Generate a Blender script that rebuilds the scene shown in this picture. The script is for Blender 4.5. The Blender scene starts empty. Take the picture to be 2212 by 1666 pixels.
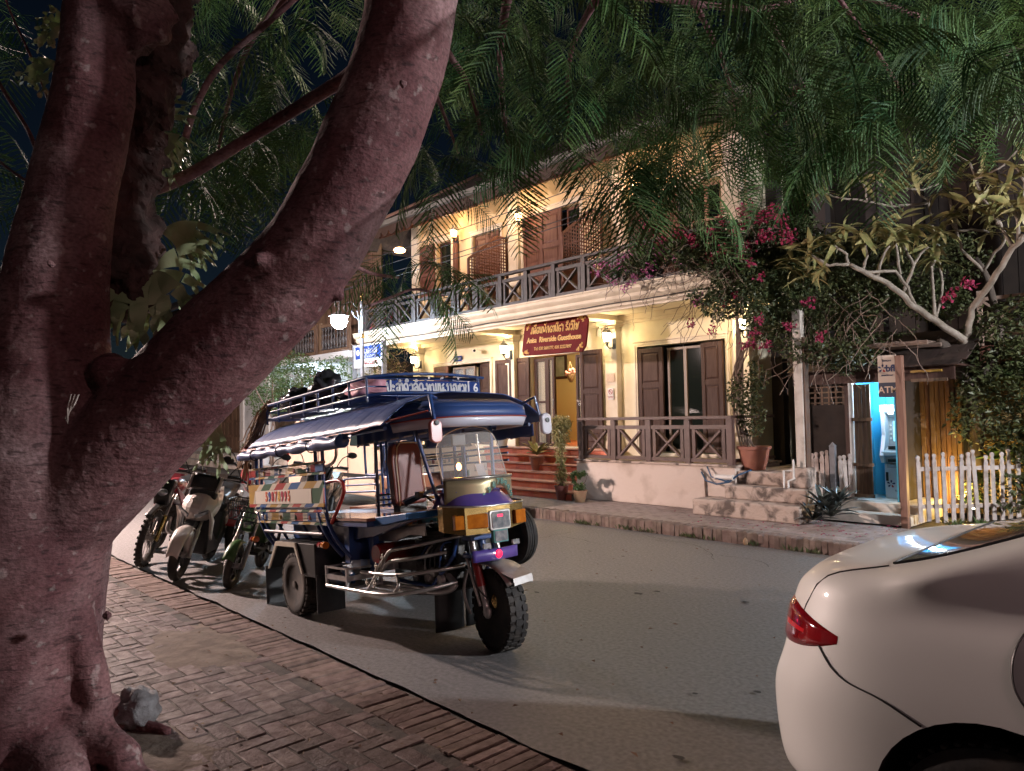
import bpy, bmesh, math, random
from math import sin, cos, pi, radians
from mathutils import Vector, Matrix, Euler, noise
from mathutils.bvhtree import BVHTree
random.seed(7)
SC = bpy.context.scene
COL = SC.collection
# ---------------------------------------------------------------- camera
F_PX, W_PX, H_PX, EYE = 1568.0, 2212.0, 1666.0, 1.6
def cam_axes(yaw, pit, roll):
    d = Vector((cos(yaw)*cos(pit), sin(yaw)*cos(pit), sin(pit)))
    r = Vector((sin(yaw), -cos(yaw), 0)); u = r.cross(d)
    return (r*cos(roll)+u*sin(roll)).normalized(), (u*cos(roll)-r*sin(roll)).normalized(), d
CR, CU, CD = cam_axes(radians(136.94), radians(2.44), radians(-1.054))
CAM = bpy.data.objects.new('camera', bpy.data.cameras.new('camera')); COL.objects.link(CAM)
m = Matrix((CR, CU, -CD)).transposed().to_4x4(); m.translation = (0, 0, EYE); CAM.matrix_world = m
CAM.data.sensor_width = 36; CAM.data.lens = F_PX/W_PX*36; CAM.data.clip_start = .05; CAM.data.clip_end = 600
SC.camera = CAM
# ---------------------------------------------------------------- night sky
W = bpy.data.worlds.new('World'); SC.world = W; W.use_nodes = True
nt = W.node_tree; sky = nt.nodes.new('ShaderNodeTexSky'); sky.sky_type = 'NISHITA'; sky.sun_disc = False
sky.sun_elevation = radians(24); sky.sun_rotation = radians(120); sky.dust_density = .3; sky.ozone_density = 5
bg = nt.nodes['Background']; nt.links.new(sky.outputs[0], bg.inputs[0]); bg.inputs[1].default_value = .0012
SUN = bpy.data.objects.new('moon_light', bpy.data.lights.new('moon_light', 'SUN')); COL.objects.link(SUN)  # soft warm fill added from behind the camera, not a moon
SUN.data.energy = .03; SUN.data.angle = radians(35); SUN.data.color = (1, .72, .66)
SUN.rotation_euler = Vector((-.62, .62, -.5)).to_track_quat('-Z', 'Y').to_euler()
vs = SC.view_settings; vs.view_transform = 'Standard'; vs.look = 'None'; vs.exposure = .65; vs.gamma = 1
SC.cycles.max_bounces = 6; SC.cycles.diffuse_bounces = 3; SC.cycles.glossy_bounces = 3
SC.cycles.transmission_bounces = 6; SC.cycles.transparent_max_bounces = 8; SC.cycles.use_denoising = True
SC.cycles.sample_clamp_indirect = 4; SC.cycles.caustics_reflective = False; SC.cycles.caustics_refractive = False

# ---------------------------------------------------------------- helpers
def at(px, py, D=None, **k):
    """world point seen at a spot of the photo (2212 wide) at a given depth or plane"""
    v = (CR*(px-1106) - CU*(py-833))/F_PX + CD
    if 'z' in k: t = (k['z']-EYE)/v.z
    elif 'Y' in k: t = k['Y']/v.y
    elif 'X' in k: t = k['X']/v.x
    else: t = D
    return Vector((0, 0, EYE)) + v*t

XF = {}
class MB:
    def __init__(s): s.v = []; s.f = []; s.mi = []; s.m = 0
    def add(s, vs, fs):
        o = len(s.v); s.v += [tuple(v) for v in vs]; s.f += [tuple(i+o for i in f) for f in fs]; s.mi += [s.m]*len(fs); return s
    def box(s, x0, x1, y0, y1, z0, z1):
        return s.add([(x0,y0,z0),(x1,y0,z0),(x1,y1,z0),(x0,y1,z0),(x0,y0,z1),(x1,y0,z1),(x1,y1,z1),(x0,y1,z1)],
                     [(0,3,2,1),(4,5,6,7),(0,1,5,4),(1,2,6,5),(2,3,7,6),(3,0,4,7)])
    def cbox(s, x0, x1, y0, y1, z0, z1, c=.006):
        vs = [(x0,y0,z0),(x1,y0,z0),(x1,y1,z0),(x0,y1,z0),(x0,y0,z1-c),(x1,y0,z1-c),(x1,y1,z1-c),(x0,y1,z1-c),
              (x0+c,y0+c,z1),(x1-c,y0+c,z1),(x1-c,y1-c,z1),(x0+c,y1-c,z1)]
        return s.add(vs, [(0,3,2,1),(0,1,5,4),(1,2,6,5),(2,3,7,6),(3,0,4,7),(4,5,9,8),(5,6,10,9),(6,7,11,10),(7,4,8,11),(8,9,10,11)])
    def bar(s, p, q, w, h=None, up=(0, 0, 1)):
        h = h or w; p = Vector(p); q = Vector(q); d = (q-p).normalized(); up = Vector(up)
        if abs(d.dot(up)) > .98: up = Vector((0, 1, 0)) if abs(d.y) < .9 else Vector((1, 0, 0))
        a = d.cross(up).normalized()*w/2; b = a.cross(d).normalized()*h/2
        vs = [p-a-b, p+a-b, p+a+b, p-a+b, q-a-b, q+a-b, q+a+b, q-a+b]
        return s.add(vs, [(0,1,2,3),(4,7,6,5),(0,4,5,1),(1,5,6,2),(2,6,7,3),(3,7,4,0)])
    def tube(s, pts, r, n=8, cap=True, closed=False):
        pts = [Vector(p) for p in pts]; k = len(pts); rs = r if isinstance(r, (list, tuple)) else [r]*k
        t0 = (pts[1]-pts[0]).normalized(); up = Vector((0,0,1)) if abs(t0.z) < .9 else Vector((1,0,0))
        a = t0.cross(up).normalized(); vs = []; prev = t0
        for i, p in enumerate(pts):
            t = (pts[min(i+1,k-1)]-pts[max(i-1,0)]).normalized() if not closed else (pts[(i+1)%k]-pts[i-1]).normalized()
            q = prev.rotation_difference(t); a = q @ a; a = (a - t*a.dot(t)).normalized(); b = t.cross(a); prev = t
            vs += [p + (a*cos(2*pi*j/n)+b*sin(2*pi*j/n))*rs[i] for j in range(n)]
        fs = []
        for i in range(k if closed else k-1):
            for j in range(n):
                i2 = (i+1) % k; fs.append((i*n+j, i*n+(j+1)%n, i2*n+(j+1)%n, i2*n+j))
        if cap and not closed: fs += [tuple(range(n))[::-1], tuple(range((k-1)*n, k*n))]
        return s.add(vs, fs)
    def lathe(s, prof, n=16, c=(0,0,0), ax='z'):
        c = Vector(c); vs = []; k = len(prof)
        for r, z in prof:
            for j in range(n):
                a = 2*pi*j/n; u, v = r*cos(a), r*sin(a)
                vs.append(c + (Vector((u,v,z)) if ax == 'z' else Vector((u,z,-v)) if ax == 'y' else Vector((z,u,v))))
        fs = [(i*n+j, i*n+(j+1)%n, (i+1)*n+(j+1)%n, (i+1)*n+j) for i in range(k-1) for j in range(n)]
        fs += [tuple(range(n))[::-1], tuple(range((k-1)*n, k*n))]
        return s.add(vs, fs)
    def prism(s, poly, a, b, pl='xz'):
        n = len(poly)
        def P(u, v, w): return (u, w, v) if pl == 'xz' else (u, v, w) if pl == 'xy' else (w, u, v)
        return s.add([P(u,v,a) for u,v in poly]+[P(u,v,b) for u,v in poly],
                     [tuple(range(n)), tuple(range(2*n-1, n-1, -1))]+[(i,(i+1)%n+0,(i+1)%n+n,i+n) for i in range(n)])
    def ball(s, c, r, n=12, m=8, jit=0):
        if not isinstance(r, (tuple, list)): r = (r, r, r)
        vs = []
        for i in range(m+1):
            th = pi*i/m
            for j in range(n):
                ph = 2*pi*j/n; d = Vector((sin(th)*cos(ph), sin(th)*sin(ph), cos(th)))
                k = 1 + (jit*noise.noise(d*2.3+Vector(c)) if jit else 0)
                vs.append((c[0]+r[0]*d.x*k, c[1]+r[1]*d.y*k, c[2]+r[2]*d.z*k))
        return s.add(vs, [(i*n+j, (i+1)*n+j, (i+1)*n+(j+1)%n, i*n+(j+1)%n) for i in range(m) for j in range(n)])
    def grid(s, fn, nu, nv, flip=False):
        vs = [fn(i/nu, j/nv) for i in range(nu+1) for j in range(nv+1)]
        fs = [(i*(nv+1)+j, (i+1)*(nv+1)+j, (i+1)*(nv+1)+j+1, i*(nv+1)+j+1) for i in range(nu) for j in range(nv)]
        if flip: fs = [f[::-1] for f in fs]
        return s.add(vs, fs)
    def mesh(s, name, mats=(), smooth=False, xf=None):
        me = bpy.data.meshes.new(name); me.from_pydata(s.v, [], s.f)
        for mt in (mats if isinstance(mats, (list, tuple)) else [mats]): me.materials.append(mt)
        if any(s.mi): me.polygons.foreach_set('material_index', s.mi)
        if xf is not None: me.transform(xf)
        me.validate(clean_customdata=False)
        bm = bmesh.new(); bm.from_mesh(me)
        bmesh.ops.recalc_face_normals(bm, faces=bm.faces); bm.to_mesh(me); bm.free()
        if smooth:
            me.polygons.foreach_set('use_smooth', [True]*len(me.polygons))
            if smooth is not True: me.set_sharp_from_angle(angle=radians(smooth))
        return me
    def build(s, name, mats, parent=None, smooth=False, bevel=0, sub=0, label=None, solid=0, xf=None):
        x = xf if xf is not None else (XF.get(parent.name) if parent else None)
        o = bpy.data.objects.new(name, s.mesh(name, mats, smooth, x)); COL.objects.link(o)
        if parent: o.parent = parent; XF[o.name] = x
        if solid: md = o.modifiers.new('s', 'SOLIDIFY'); md.thickness = solid; md.offset = 0
        if bevel: md = o.modifiers.new('b', 'BEVEL'); md.width = bevel; md.segments = 2; md.limit_method = 'ANGLE'; md.harden_normals = False
        if sub: md = o.modifiers.new('u', 'SUBSURF'); md.levels = sub; md.render_levels = sub
        if label: o['label'] = label
        return o
def tag(o, label, cat, group=None, kind=None):
    if label: o['label'] = label
    if cat: o['category'] = cat
    if group: o['group'] = group
    if kind: o['kind'] = kind
    return o
def thing(name, label, cat, loc=(0,0,0), rz=0, group=None, world=True, xf=None):
    """an Empty at the base of a thing; with world=True its parts are given in world coordinates"""
    o = bpy.data.objects.new(name, None); COL.objects.link(o); o.location = loc; o.rotation_euler = (0,0,rz)
    o.empty_display_size = .1
    XF[o.name] = xf if xf is not None else ((Matrix.Translation(loc) @ Matrix.Rotation(rz,4,'Z')).inverted() if world else None)
    return tag(o, label, cat, group)
def part(name, parent, loc=(0,0,0)):
    o = bpy.data.objects.new(name, None); COL.objects.link(o); o.parent = parent; o.empty_display_size = .05
    XF[o.name] = XF.get(parent.name); return o
def struct(o, kind='structure'): o['kind'] = kind; return o
def piece(mesh, name, parent, loc, rot=(0,0,0), scale=(1,1,1)):
    o = bpy.data.objects.new(name, mesh); COL.objects.link(o)
    x = XF.get(parent.name) if parent else None
    if parent: o.parent = parent
    M = Matrix.LocRotScale(Vector(loc), Matrix.Rotation(rot[2],3,'Z')@Matrix.Rotation(rot[1],3,'Y')@Matrix.Rotation(rot[0],3,'X'), Vector(scale))
    o.matrix_local = (x @ M) if x is not None else M
    return o
def copy_tree(o, parent=None):
    c = o.copy(); COL.objects.link(c)
    if parent: c.parent = parent
    for ch in list(o.children): copy_tree(ch, c)
    return c
def txt(s, size, mt, ext=.002, name='lettering', sx=1, bold=0):
    cu = bpy.data.curves.new(name, 'FONT'); cu.body = s; cu.size = size; cu.extrude = ext; cu.align_x = 'CENTER'; cu.align_y = 'CENTER'
    cu.offset = bold; cu.resolution_u = 3
    o = bpy.data.objects.new(name, cu); COL.objects.link(o); bpy.context.view_layer.update()
    me = bpy.data.meshes.new_from_object(o); bpy.data.objects.remove(o); me.materials.clear(); me.materials.append(mt)
    me.transform(Matrix.Diagonal((sx,1,1,1))); me.name = name
    return me

MATS = {}
def mat(name, col, rough=.6, metal=0, col2=None, ns=6, lo=.35, hi=.65, bump=0, bs=40, rand=0, coat=0, emit=None, es=0,
        trans=0, stretch=None, spec=.5, alpha=1, rvar=0, detail=5, dist=0):
    mt = bpy.data.materials.new(name); mt.use_nodes = True; n = mt.node_tree.nodes; L = mt.node_tree.links
    b = n['Principled BSDF']; c = tuple(col)+(1,)
    b.inputs['Base Color'].default_value = c; b.inputs['Roughness'].default_value = rough; b.inputs['Metallic'].default_value = metal
    b.inputs['Specular IOR Level'].default_value = spec
    if coat: b.inputs['Coat Weight'].default_value = coat; b.inputs['Coat Roughness'].default_value = .06
    if trans: b.inputs['Transmission Weight'].default_value = trans
    if emit: b.inputs['Emission Color'].default_value = tuple(emit)+(1,); b.inputs['Emission Strength'].default_value = es
    if alpha < 1: b.inputs['Alpha'].default_value = alpha
    if col2 or bump or rvar:
        g = n.new('ShaderNodeNewGeometry'); src = g.outputs['Position']
        if stretch:
            mp = n.new('ShaderNodeVectorMath'); mp.operation = 'MULTIPLY'; mp.inputs[1].default_value = stretch; L.new(src, mp.inputs[0]); src = mp.outputs[0]
    last = None
    if col2:
        t = n.new('ShaderNodeTexNoise'); t.inputs['Scale'].default_value = ns; t.inputs['Detail'].default_value = detail; t.inputs['Distortion'].default_value = dist; L.new(src, t.inputs['Vector'])
        r = n.new('ShaderNodeValToRGB'); r.color_ramp.elements[0].position = lo; r.color_ramp.elements[1].position = hi
        r.color_ramp.elements[0].color = c; r.color_ramp.elements[1].color = tuple(col2)+(1,)
        L.new(t.outputs['Fac'], r.inputs[0]); last = r.outputs[0]
        if rvar:
            mr = n.new('ShaderNodeMapRange'); mr.inputs[1].default_value = lo; mr.inputs[2].default_value = hi
            mr.inputs[3].default_value = rough; mr.inputs[4].default_value = max(.03, min(1, rough+rvar)); L.new(t.outputs['Fac'], mr.inputs[0]); L.new(mr.outputs[0], b.inputs['Roughness'])
    if rand:
        oi = n.new('ShaderNodeObjectInfo'); mr = n.new('ShaderNodeMapRange'); mr.inputs[3].default_value = 1-rand; mr.inputs[4].default_value = 1+rand
        L.new(oi.outputs['Random'], mr.inputs[0]); hs = n.new('ShaderNodeHueSaturation'); L.new(mr.outputs[0], hs.inputs['Value'])
        mh = n.new('ShaderNodeMapRange'); mh.inputs[3].default_value = .5-rand*.05; mh.inputs[4].default_value = .5+rand*.04
        wn = n.new('ShaderNodeTexWhiteNoise'); wn.noise_dimensions = '1D'; L.new(oi.outputs['Random'], wn.inputs['W']); L.new(wn.outputs['Value'], mh.inputs[0]); L.new(mh.outputs[0], hs.inputs['Hue'])
        if last: L.new(last, hs.inputs['Color'])
        else: hs.inputs['Color'].default_value = c
        last = hs.outputs[0]
    if last: L.new(last, b.inputs['Base Color'])
    if bump:
        t = n.new('ShaderNodeTexNoise'); t.inputs['Scale'].default_value = bs; t.inputs['Detail'].default_value = 4; L.new(src, t.inputs['Vector'])
        bp = n.new('ShaderNodeBump'); bp.inputs['Strength'].default_value = min(1, bump); bp.inputs['Distance'].default_value = .01 if bs > 15 else .03
        L.new(t.outputs['Fac'], bp.inputs['Height']); L.new(bp.outputs[0], b.inputs['Normal'])
    MATS[name] = mt; return mt
def lamp(name, loc, power, col, r=.04, parent=None, spot=None):
    l = bpy.data.lights.new(name, 'SPOT' if spot else 'POINT'); l.energy = power; l.color = col; l.shadow_soft_size = r
    o = bpy.data.objects.new(name, l); COL.objects.link(o)
    if spot: l.spot_size = radians(spot[1]); l.spot_blend = .6; o.rotation_euler = Vector(spot[0]).to_track_quat('-Z','Y').to_euler()
    if parent:
        o.parent = parent; M = XF.get(parent.name) or Matrix(); o.location = M @ Vector(loc)
    else: o.location = loc
    return o
def soil(): pass
# ---------------------------------------------------------------- materials
asphalt = mat('asphalt', (.11,.104,.103), .56, col2=(.215,.203,.20), ns=34, lo=.22, hi=.78, bump=.5, bs=260, rvar=-.15, detail=15)
gutter_m = mat('gutter_concrete', (.07,.062,.056), .8, col2=(.13,.115,.10), ns=5, bump=.5)
brick_m = mat('paver_brick', (.09,.062,.056), .75, spec=.2, col2=(.17,.13,.12), ns=14, bump=.55, bs=60, rand=.3, rvar=-.18)
brick_k = mat('kerb_brick', (.125,.086,.072), .8, spec=.2, col2=(.21,.15,.13), ns=14, bump=.6, bs=50, rand=.2)
farbrick = mat('far_paver', (.22,.17,.155), .6, col2=(.32,.26,.24), ns=8, bump=.4, rand=.2)
farkerb = mat('far_kerb_brick', (.13,.088,.072), .8, col2=(.21,.155,.13), ns=10, bump=.6, rand=.25)
mortar = mat('mortar', (.035,.028,.024), .9, col2=(.085,.068,.056), ns=12, bump=.6)
dirt_m = mat('dirt', (.10,.074,.056), .95, col2=(.17,.13,.10), ns=9, bump=.8, bs=30)
cream = mat('cream_wall', (.74,.67,.50), .75, col2=(.64,.57,.42), ns=2.2, bump=.12, bs=20)
creamw = mat('cream_trim', (.74,.66,.52), .6, col2=(.64,.55,.42), ns=4, bump=.15, bs=30)
pinkwall = mat('porch_plaster', (.64,.54,.48), .8, col2=(.44,.34,.28), ns=3.2, lo=.5, hi=.78, detail=8, bump=.2, bs=15)
dkwood = mat('dark_shutter_wood', (.050,.024,.018), .62, spec=.25, col2=(.075,.042,.034), ns=8, stretch=(5,5,.6), bump=.15)
mdwood = mat('brown_shutter_wood', (.12,.05,.036), .55, spec=.3, col2=(.17,.08,.055), ns=8, stretch=(5,5,.6), bump=.15)
railwood = mat('rail_wood', (.085,.045,.036), .5, col2=(.12,.068,.055), ns=9, bump=.2, rand=.1)
blkwood = mat('black_rail_wood', (.042,.036,.036), .5, col2=(.07,.06,.06), ns=9, bump=.2, rand=.1)
oldwood = mat('old_wood', (.09,.055,.035), .7, col2=(.17,.105,.065), ns=7, stretch=(4,4,.5), bump=.35, rand=.2)
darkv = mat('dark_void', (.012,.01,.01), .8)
glassd = mat('dark_glass', (.01,.014,.012), .05, spec=.3)
tile_r = mat('red_step_tile', (.58,.14,.08), .5, col2=(.66,.19,.11), ns=6, rand=.14, bump=.1)
tile_n = mat('step_nosing', (.50,.24,.17), .5, col2=(.58,.30,.22), ns=6, rand=.1)
white = mat('white_paint', (.72,.70,.68), .5, col2=(.62,.59,.56), ns=5)
whited = mat('weathered_white', (.62,.56,.50), .75, col2=(.30,.24,.19), ns=5, lo=.45, hi=.8, bump=.3)
stoneold = mat('old_plaster_steps', (.50,.40,.34), .85, col2=(.13,.10,.085), ns=5.5, lo=.47, hi=.62, dist=.6, bump=.7, bs=14)
terra = mat('terracotta', (.36,.15,.10), .6, col2=(.28,.11,.08), ns=6)
terrag = mat('mossy_pot', (.30,.21,.12), .7, col2=(.36,.18,.11), ns=6)
leaf_d = mat('leaf_dark', (.035,.052,.016), .55, col2=(.095,.105,.036), ns=14)
leaf_m = mat('leaf_mid', (.05,.10,.028), .45, col2=(.10,.15,.05), ns=14)
leaf_y = mat('leaf_olive', (.17,.19,.065), .45, col2=(.36,.30,.13), ns=9, rand=.3)
leaf_p = mat('frond_green', (.018,.065,.018), .65, spec=.2, col2=(.08,.145,.038), ns=3, rand=.4)
leaf_f = mat('fern_green', (.22,.32,.15), .5, col2=(.38,.42,.24), ns=6)
leaf_c = mat('bark_fern', (.085,.045,.04), .85, col2=(.035,.022,.018), ns=14, bump=1, bs=30)
leaf_r = mat('cordyline_leaf', (.03,.035,.035), .3, col2=(.09,.11,.10), ns=9, rand=.4)
magenta = mat('magenta_bract', (.22,.012,.045), .7, col2=(.38,.03,.10), ns=14)
mauve = mat('mauve_bract', (.48,.12,.36), .6, col2=(.60,.2,.42), ns=14)
twig = mat('twig', (.16,.11,.09), .8, col2=(.24,.17,.13), ns=12)
def bark_material():
    mt = bpy.data.materials.new('tree_bark'); mt.use_nodes = True; N = mt.node_tree.nodes; L = mt.node_tree.links; b = N['Principled BSDF']
    g = N.new('ShaderNodeNewGeometry'); src = g.outputs['Position']
    def noi(sc, st, det=6, dist=0):
        mp = N.new('ShaderNodeVectorMath'); mp.operation = 'MULTIPLY'; mp.inputs[1].default_value = st; L.new(src, mp.inputs[0])
        t = N.new('ShaderNodeTexNoise'); t.inputs['Scale'].default_value = sc; t.inputs['Detail'].default_value = det; t.inputs['Distortion'].default_value = dist; L.new(mp.outputs[0], t.inputs['Vector']); return t.outputs['Fac']
    def ramp(f, a, c, ca, cc):
        r = N.new('ShaderNodeValToRGB'); r.color_ramp.elements[0].position = a; r.color_ramp.elements[1].position = c; r.color_ramp.elements[0].color = (*ca,1); r.color_ramp.elements[1].color = (*cc,1); L.new(f, r.inputs[0]); return r.outputs[0]
    def mul(a, c, f=1):
        m = N.new('ShaderNodeMix'); m.data_type = 'RGBA'; m.blend_type = 'MULTIPLY'; m.inputs[0].default_value = f; L.new(a, m.inputs[6]); L.new(c, m.inputs[7]); return m.outputs[2]
    big = ramp(noi(3.2,(1,1,1),5,.6), .38, .66, (.13,.058,.062), (.25,.16,.158)); fine = ramp(noi(60,(1,1,1.4),6), .32, .62, (.45,.42,.4), (1,1,1))
    len_ = ramp(noi(13,(1,1,4.2),3,.3), .33, .42, (.28,.25,.25), (1,1,1)); lich = ramp(noi(19,(1,1,1),8), .62, .70, (0,0,0), (.16,.16,.145))
    pat = ramp(noi(1.5,(1,1,.8),4,.8), .44, .60, (1.0,.80,.81), (1.0,1.0,1.0)); gr = ramp(noi(2.3,(1,1,.7),5,1), .55, .66, (1,.95,.95), (1.45,1.6,1.6)); c = mul(mul(mul(mul(big, fine, .8), len_, .75), pat), gr); m = N.new('ShaderNodeMix'); m.data_type = 'RGBA'; m.blend_type = 'ADD'; m.inputs[0].default_value = .8; L.new(c, m.inputs[6]); L.new(lich, m.inputs[7]); L.new(m.outputs[2], b.inputs['Base Color'])
    b.inputs['Roughness'].default_value = .82
    f1 = noi(70,(1,1,1.4),6); f2 = noi(15,(1,1,3),4,.4); ad = N.new('ShaderNodeMath'); ad.operation = 'MULTIPLY_ADD'; ad.inputs[1].default_value = 2.2; L.new(f2, ad.inputs[0]); L.new(f1, ad.inputs[2])
    bp = N.new('ShaderNodeBump'); bp.inputs['Strength'].default_value = .6; bp.inputs['Distance'].default_value = .005; L.new(ad.outputs[0], bp.inputs['Height']); L.new(bp.outputs[0], b.inputs['Normal']); return mt
bark = bark_material()
palebark = mat('pale_bark', (.34,.29,.24), .8, col2=(.22,.18,.14), ns=9, bump=.5)
blackm = mat('black_plastic', (.012,.012,.013), .4, col2=(.02,.02,.02), ns=20)
rubber = mat('tyre_rubber', (.022,.020,.019), .75, col2=(.06,.048,.038), ns=9, lo=.45, hi=.8, bump=.2)
dustyr = mat('dusty_rubber', (.075,.056,.043), .9, col2=(.03,.026,.024), ns=7)
rimgrey = mat('dusty_rim', (.12,.10,.082), .7, col2=(.07,.055,.045), ns=12)
chrome = mat('chrome', (.55,.53,.51), .30, .95, col2=(.40,.37,.34), ns=14)
steel = mat('brushed_steel', (.5,.49,.48), .36, .55, col2=(.38,.35,.33), ns=14)
gunmetal = mat('engine_metal', (.09,.09,.09), .45, .8, col2=(.03,.025,.02), ns=20)
blue_v = mat('blue_vinyl', (.035,.08,.25), .46, col2=(.025,.06,.20), ns=4, coat=.08)
blue_p = mat('blue_paint', (.02,.07,.24), .35, col2=(.03,.05,.14), ns=8, coat=.3)
blue_b = mat('bright_blue_paint', (.018,.12,.32), .4, col2=(.018,.08,.24), ns=6)
leather = mat('maroon_vinyl', (.19,.05,.035), .42, coat=.15, col2=(.15,.036,.028), ns=5)
tanv = mat('tan_vinyl', (.42,.19,.10), .35, coat=.3, col2=(.34,.15,.08), ns=5)
creamv = mat('cream_piping', (.7,.62,.48), .5)
red_p = mat('red_paint', (.33,.018,.018), .35, coat=.3)
yel_p = mat('yellow_paint', (.42,.26,.05), .4, col2=(.34,.2,.04), ns=9)
grn_p = mat('green_paint', (.03,.10,.055), .35)
wht_p = mat('cream_paint', (.56,.52,.43), .45, col2=(.46,.41,.33), ns=7)
gold = mat('brass_sheet', (.62,.42,.16), .26, 1, col2=(.48,.32,.12), ns=10, bump=.12, bs=20)
goldb = mat('champagne_band', (.36,.30,.18), .38, .7)
purple = mat('purple_paint', (.075,.05,.26), .35, coat=.4, col2=(.12,.07,.30), ns=7)
silver = mat('silver_text', (.62,.60,.68), .35)
amber = mat('amber_lens', (.55,.17,.015), .12, coat=.6, col2=(.40,.11,.01), ns=22)
redlens = mat('red_lens', (.30,.008,.012), .1, coat=.8, col2=(.17,.004,.008), ns=10)
clearl = mat('headlamp_glass', (.32,.36,.40), .1, coat=.6, col2=(.7,.7,.7), ns=24, metal=.6)
carwhite = mat('white_car_paint', (.78,.78,.75), .48, coat=.55)
carglass = mat('car_glass', (.02,.03,.03), .04, coat=.5)
teal = mat('teal_plastic', (.05,.22,.2), .4)
yello = mat('gold_letter', (.85,.56,.18), .5)
maroon = mat('maroon_sign', (.16,.018,.018), .7, col2=(.12,.012,.012), ns=6, spec=.15)
signblue = mat('sign_blue', (.02,.05,.22), .7, spec=.15)
plastic_b = mat('bottle_plastic', (.62,.70,.76), .08, alpha=.7)
bagblack = mat('black_bag', (.02,.02,.025), .18, col2=(.05,.05,.06), ns=9, bump=.7, bs=18)
pinkcloth = mat('pink_cloth', (.60,.25,.32), .6, col2=(.68,.36,.42), ns=12, bump=.4)
straw = mat('straw', (.34,.22,.12), .8, col2=(.2,.12,.07), ns=20)
vanc = mat('cream_van_paint', (.60,.48,.38), .35, coat=.6, col2=(.54,.42,.33), ns=3)
screenp = mat('windscreen_plastic', (.85,.78,.72), .12, alpha=.30)
bluewall = mat('booth_blue', (.06,.38,.58), .5)
atmgrey = mat('atm_grey', (.34,.36,.38), .4)
atmlite = mat('atm_white', (.62,.63,.66), .4)
dkletter = mat('dark_lettering', (.03,.045,.12), .5)
# ================================================================ GROUND
g = MB().box(-130, 70, -60, 150, -.5, -.12).build('ground', mat('bare_ground', (.05,.042,.034), .95, col2=(.09,.075,.06), ns=2, bump=.5)); struct(g)
rd = MB()
nx = 90
rd.grid(lambda u, v: (-70+95*u, 2.50+.03*noise.noise((u*260,0,3))*(1 if v == 0 else 0)+5.58*v, .012*noise.noise((u*30, v*4, 0))*(v*(1-v)*4)), 1100, 8)
rd.v += [(-70,2.5,-.12),(25,2.5,-.12)]
rd = rd.build('road', asphalt, smooth=True); struct(rd)
g2 = MB().box(-70, 25, 2.2, 2.66, -.15, -.03).build('gutter', gutter_m); struct(g2)
pv = MB().box(-60, 25, -6, 1.975, -.1, .1360).build('pavement', mortar); struct(pv)
kb = MB().box(-60, 25, 1.975, 2.235, -.1, .130).build('kerb', mortar); struct(kb)
def brickmesh(lx, ly, lz, c=.006, seed=0, nm='brick', mt=None):
    b = MB().cbox(-lx/2, lx/2, -ly/2, ly/2, -lz, 0, c)
    rr = random.Random(seed); b.v = [(x+rr.uniform(-.0025,.0025), y+rr.uniform(-.0025,.0025), z+(rr.uniform(-.002,.002) if z > -.01 else 0)) for x, y, z in b.v]
    return b.mesh(nm, mt)
kms = [brickmesh(.064, .275, .12, .005, i, 'kerb_brick', brick_k) for i in range(5)]
x = -14.5; n = 0
while x < -1.0:
    piece(random.choice(kms), 'kerb_brick', kb, (x, 2.112+random.uniform(-.008,.008), .142+random.uniform(-.005,.005)), (random.uniform(-.02,.02), random.uniform(-.05,.05), random.uniform(-.02,.02)))
    x += .0705; n += 1
# herringbone pavers: near ones single, far ones joined
pms = [brickmesh(.187, .089, .05, .0035, 10+i, 'paver', brick_m) for i in range(6)]
cand = []
u = .098
for i in range(-40, 110):
    for j in range(-40, 110):
        # 90 degree herringbone: L pairs stepping along the diagonal
        bx, by = i*u, j*u
        k = (i - j) % 4
        if k == 0: cand.append((bx+u, by+u/2, 0))      # brick along x covers i,i+1
        elif k == 3: cand.append((bx+u/2, by+u, pi/2))    # brick along y covers j,j+1 
sel = []
for cx, cy, a in cand:
    x = -9.9+cx; y = -3.0+cy
    if x > -.6 or y > 1.93 or y < -2.6: continue
    sel.append((Vector((x, y, 0)).length, x, y, a))
def inframe(x, y, z=.14, pad=60):
    v = Vector((x, y, z-EYE)); D = v.dot(CD)
    if D < .3: return False
    px = 1106+F_PX*v.dot(CR)/D; py = 833-F_PX*v.dot(CU)/D
    return 215-pad < px < 2212+pad and -pad < py < 1666+pad
vis = sorted([q for q in sel if inframe(q[1], q[2])]); rest = vis[300:]
dirtc = at(440, 1395, z=.14)
def mudz(x, y): return .012*max(0, 1-((x-dirtc.x)/.75)**2-((y-dirtc.y)/.42)**2)
for d, x, y, a in vis[:300]:
    rz = random.uniform(-.03,.03); sunk = .022*max(0, 1-((x-dirtc.x)/.5)**2-((y-dirtc.y)/.3)**2)
    piece(random.choice(pms), 'paver', pv, (x, y, .14+random.uniform(-.002,.002)-sunk), (random.uniform(-.014,.014), random.uniform(-.014,.014), a+rz))
b = MB()
for d, x, y, a in rest:
    hx, hy = (.093,.044) if a == 0 else (.044,.093)
    b.cbox(x-hx, x+hx, y-hy, y+hy, .1, .139+random.uniform(-.002,.002), .004)
o = b.build('paver_field', brick_m, pv); o['kind'] = 'stuff'
b = MB()
def mound(cx, cy, rx, ry, h, seed=0, n=22, z0=.128):
    def fn(u, v):
        a = 2*pi*u; r = v*(1+.35*noise.noise((cos(a)*1.3+seed, sin(a)*1.3, seed)))
        x = cx+rx*r*cos(a); y = cy+ry*r*sin(a)
        return (x, y, z0+h*(1-v*v)+.010*noise.noise((x*9, y*9, 1)))
    b.grid(fn, n*2, n//2)
mound(dirtc.x, dirtc.y, .75, .36, .022, 3); q = at(300, 1640, z=.14); mound(q.x, q.y, .5, .4, .02, 8)
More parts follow.
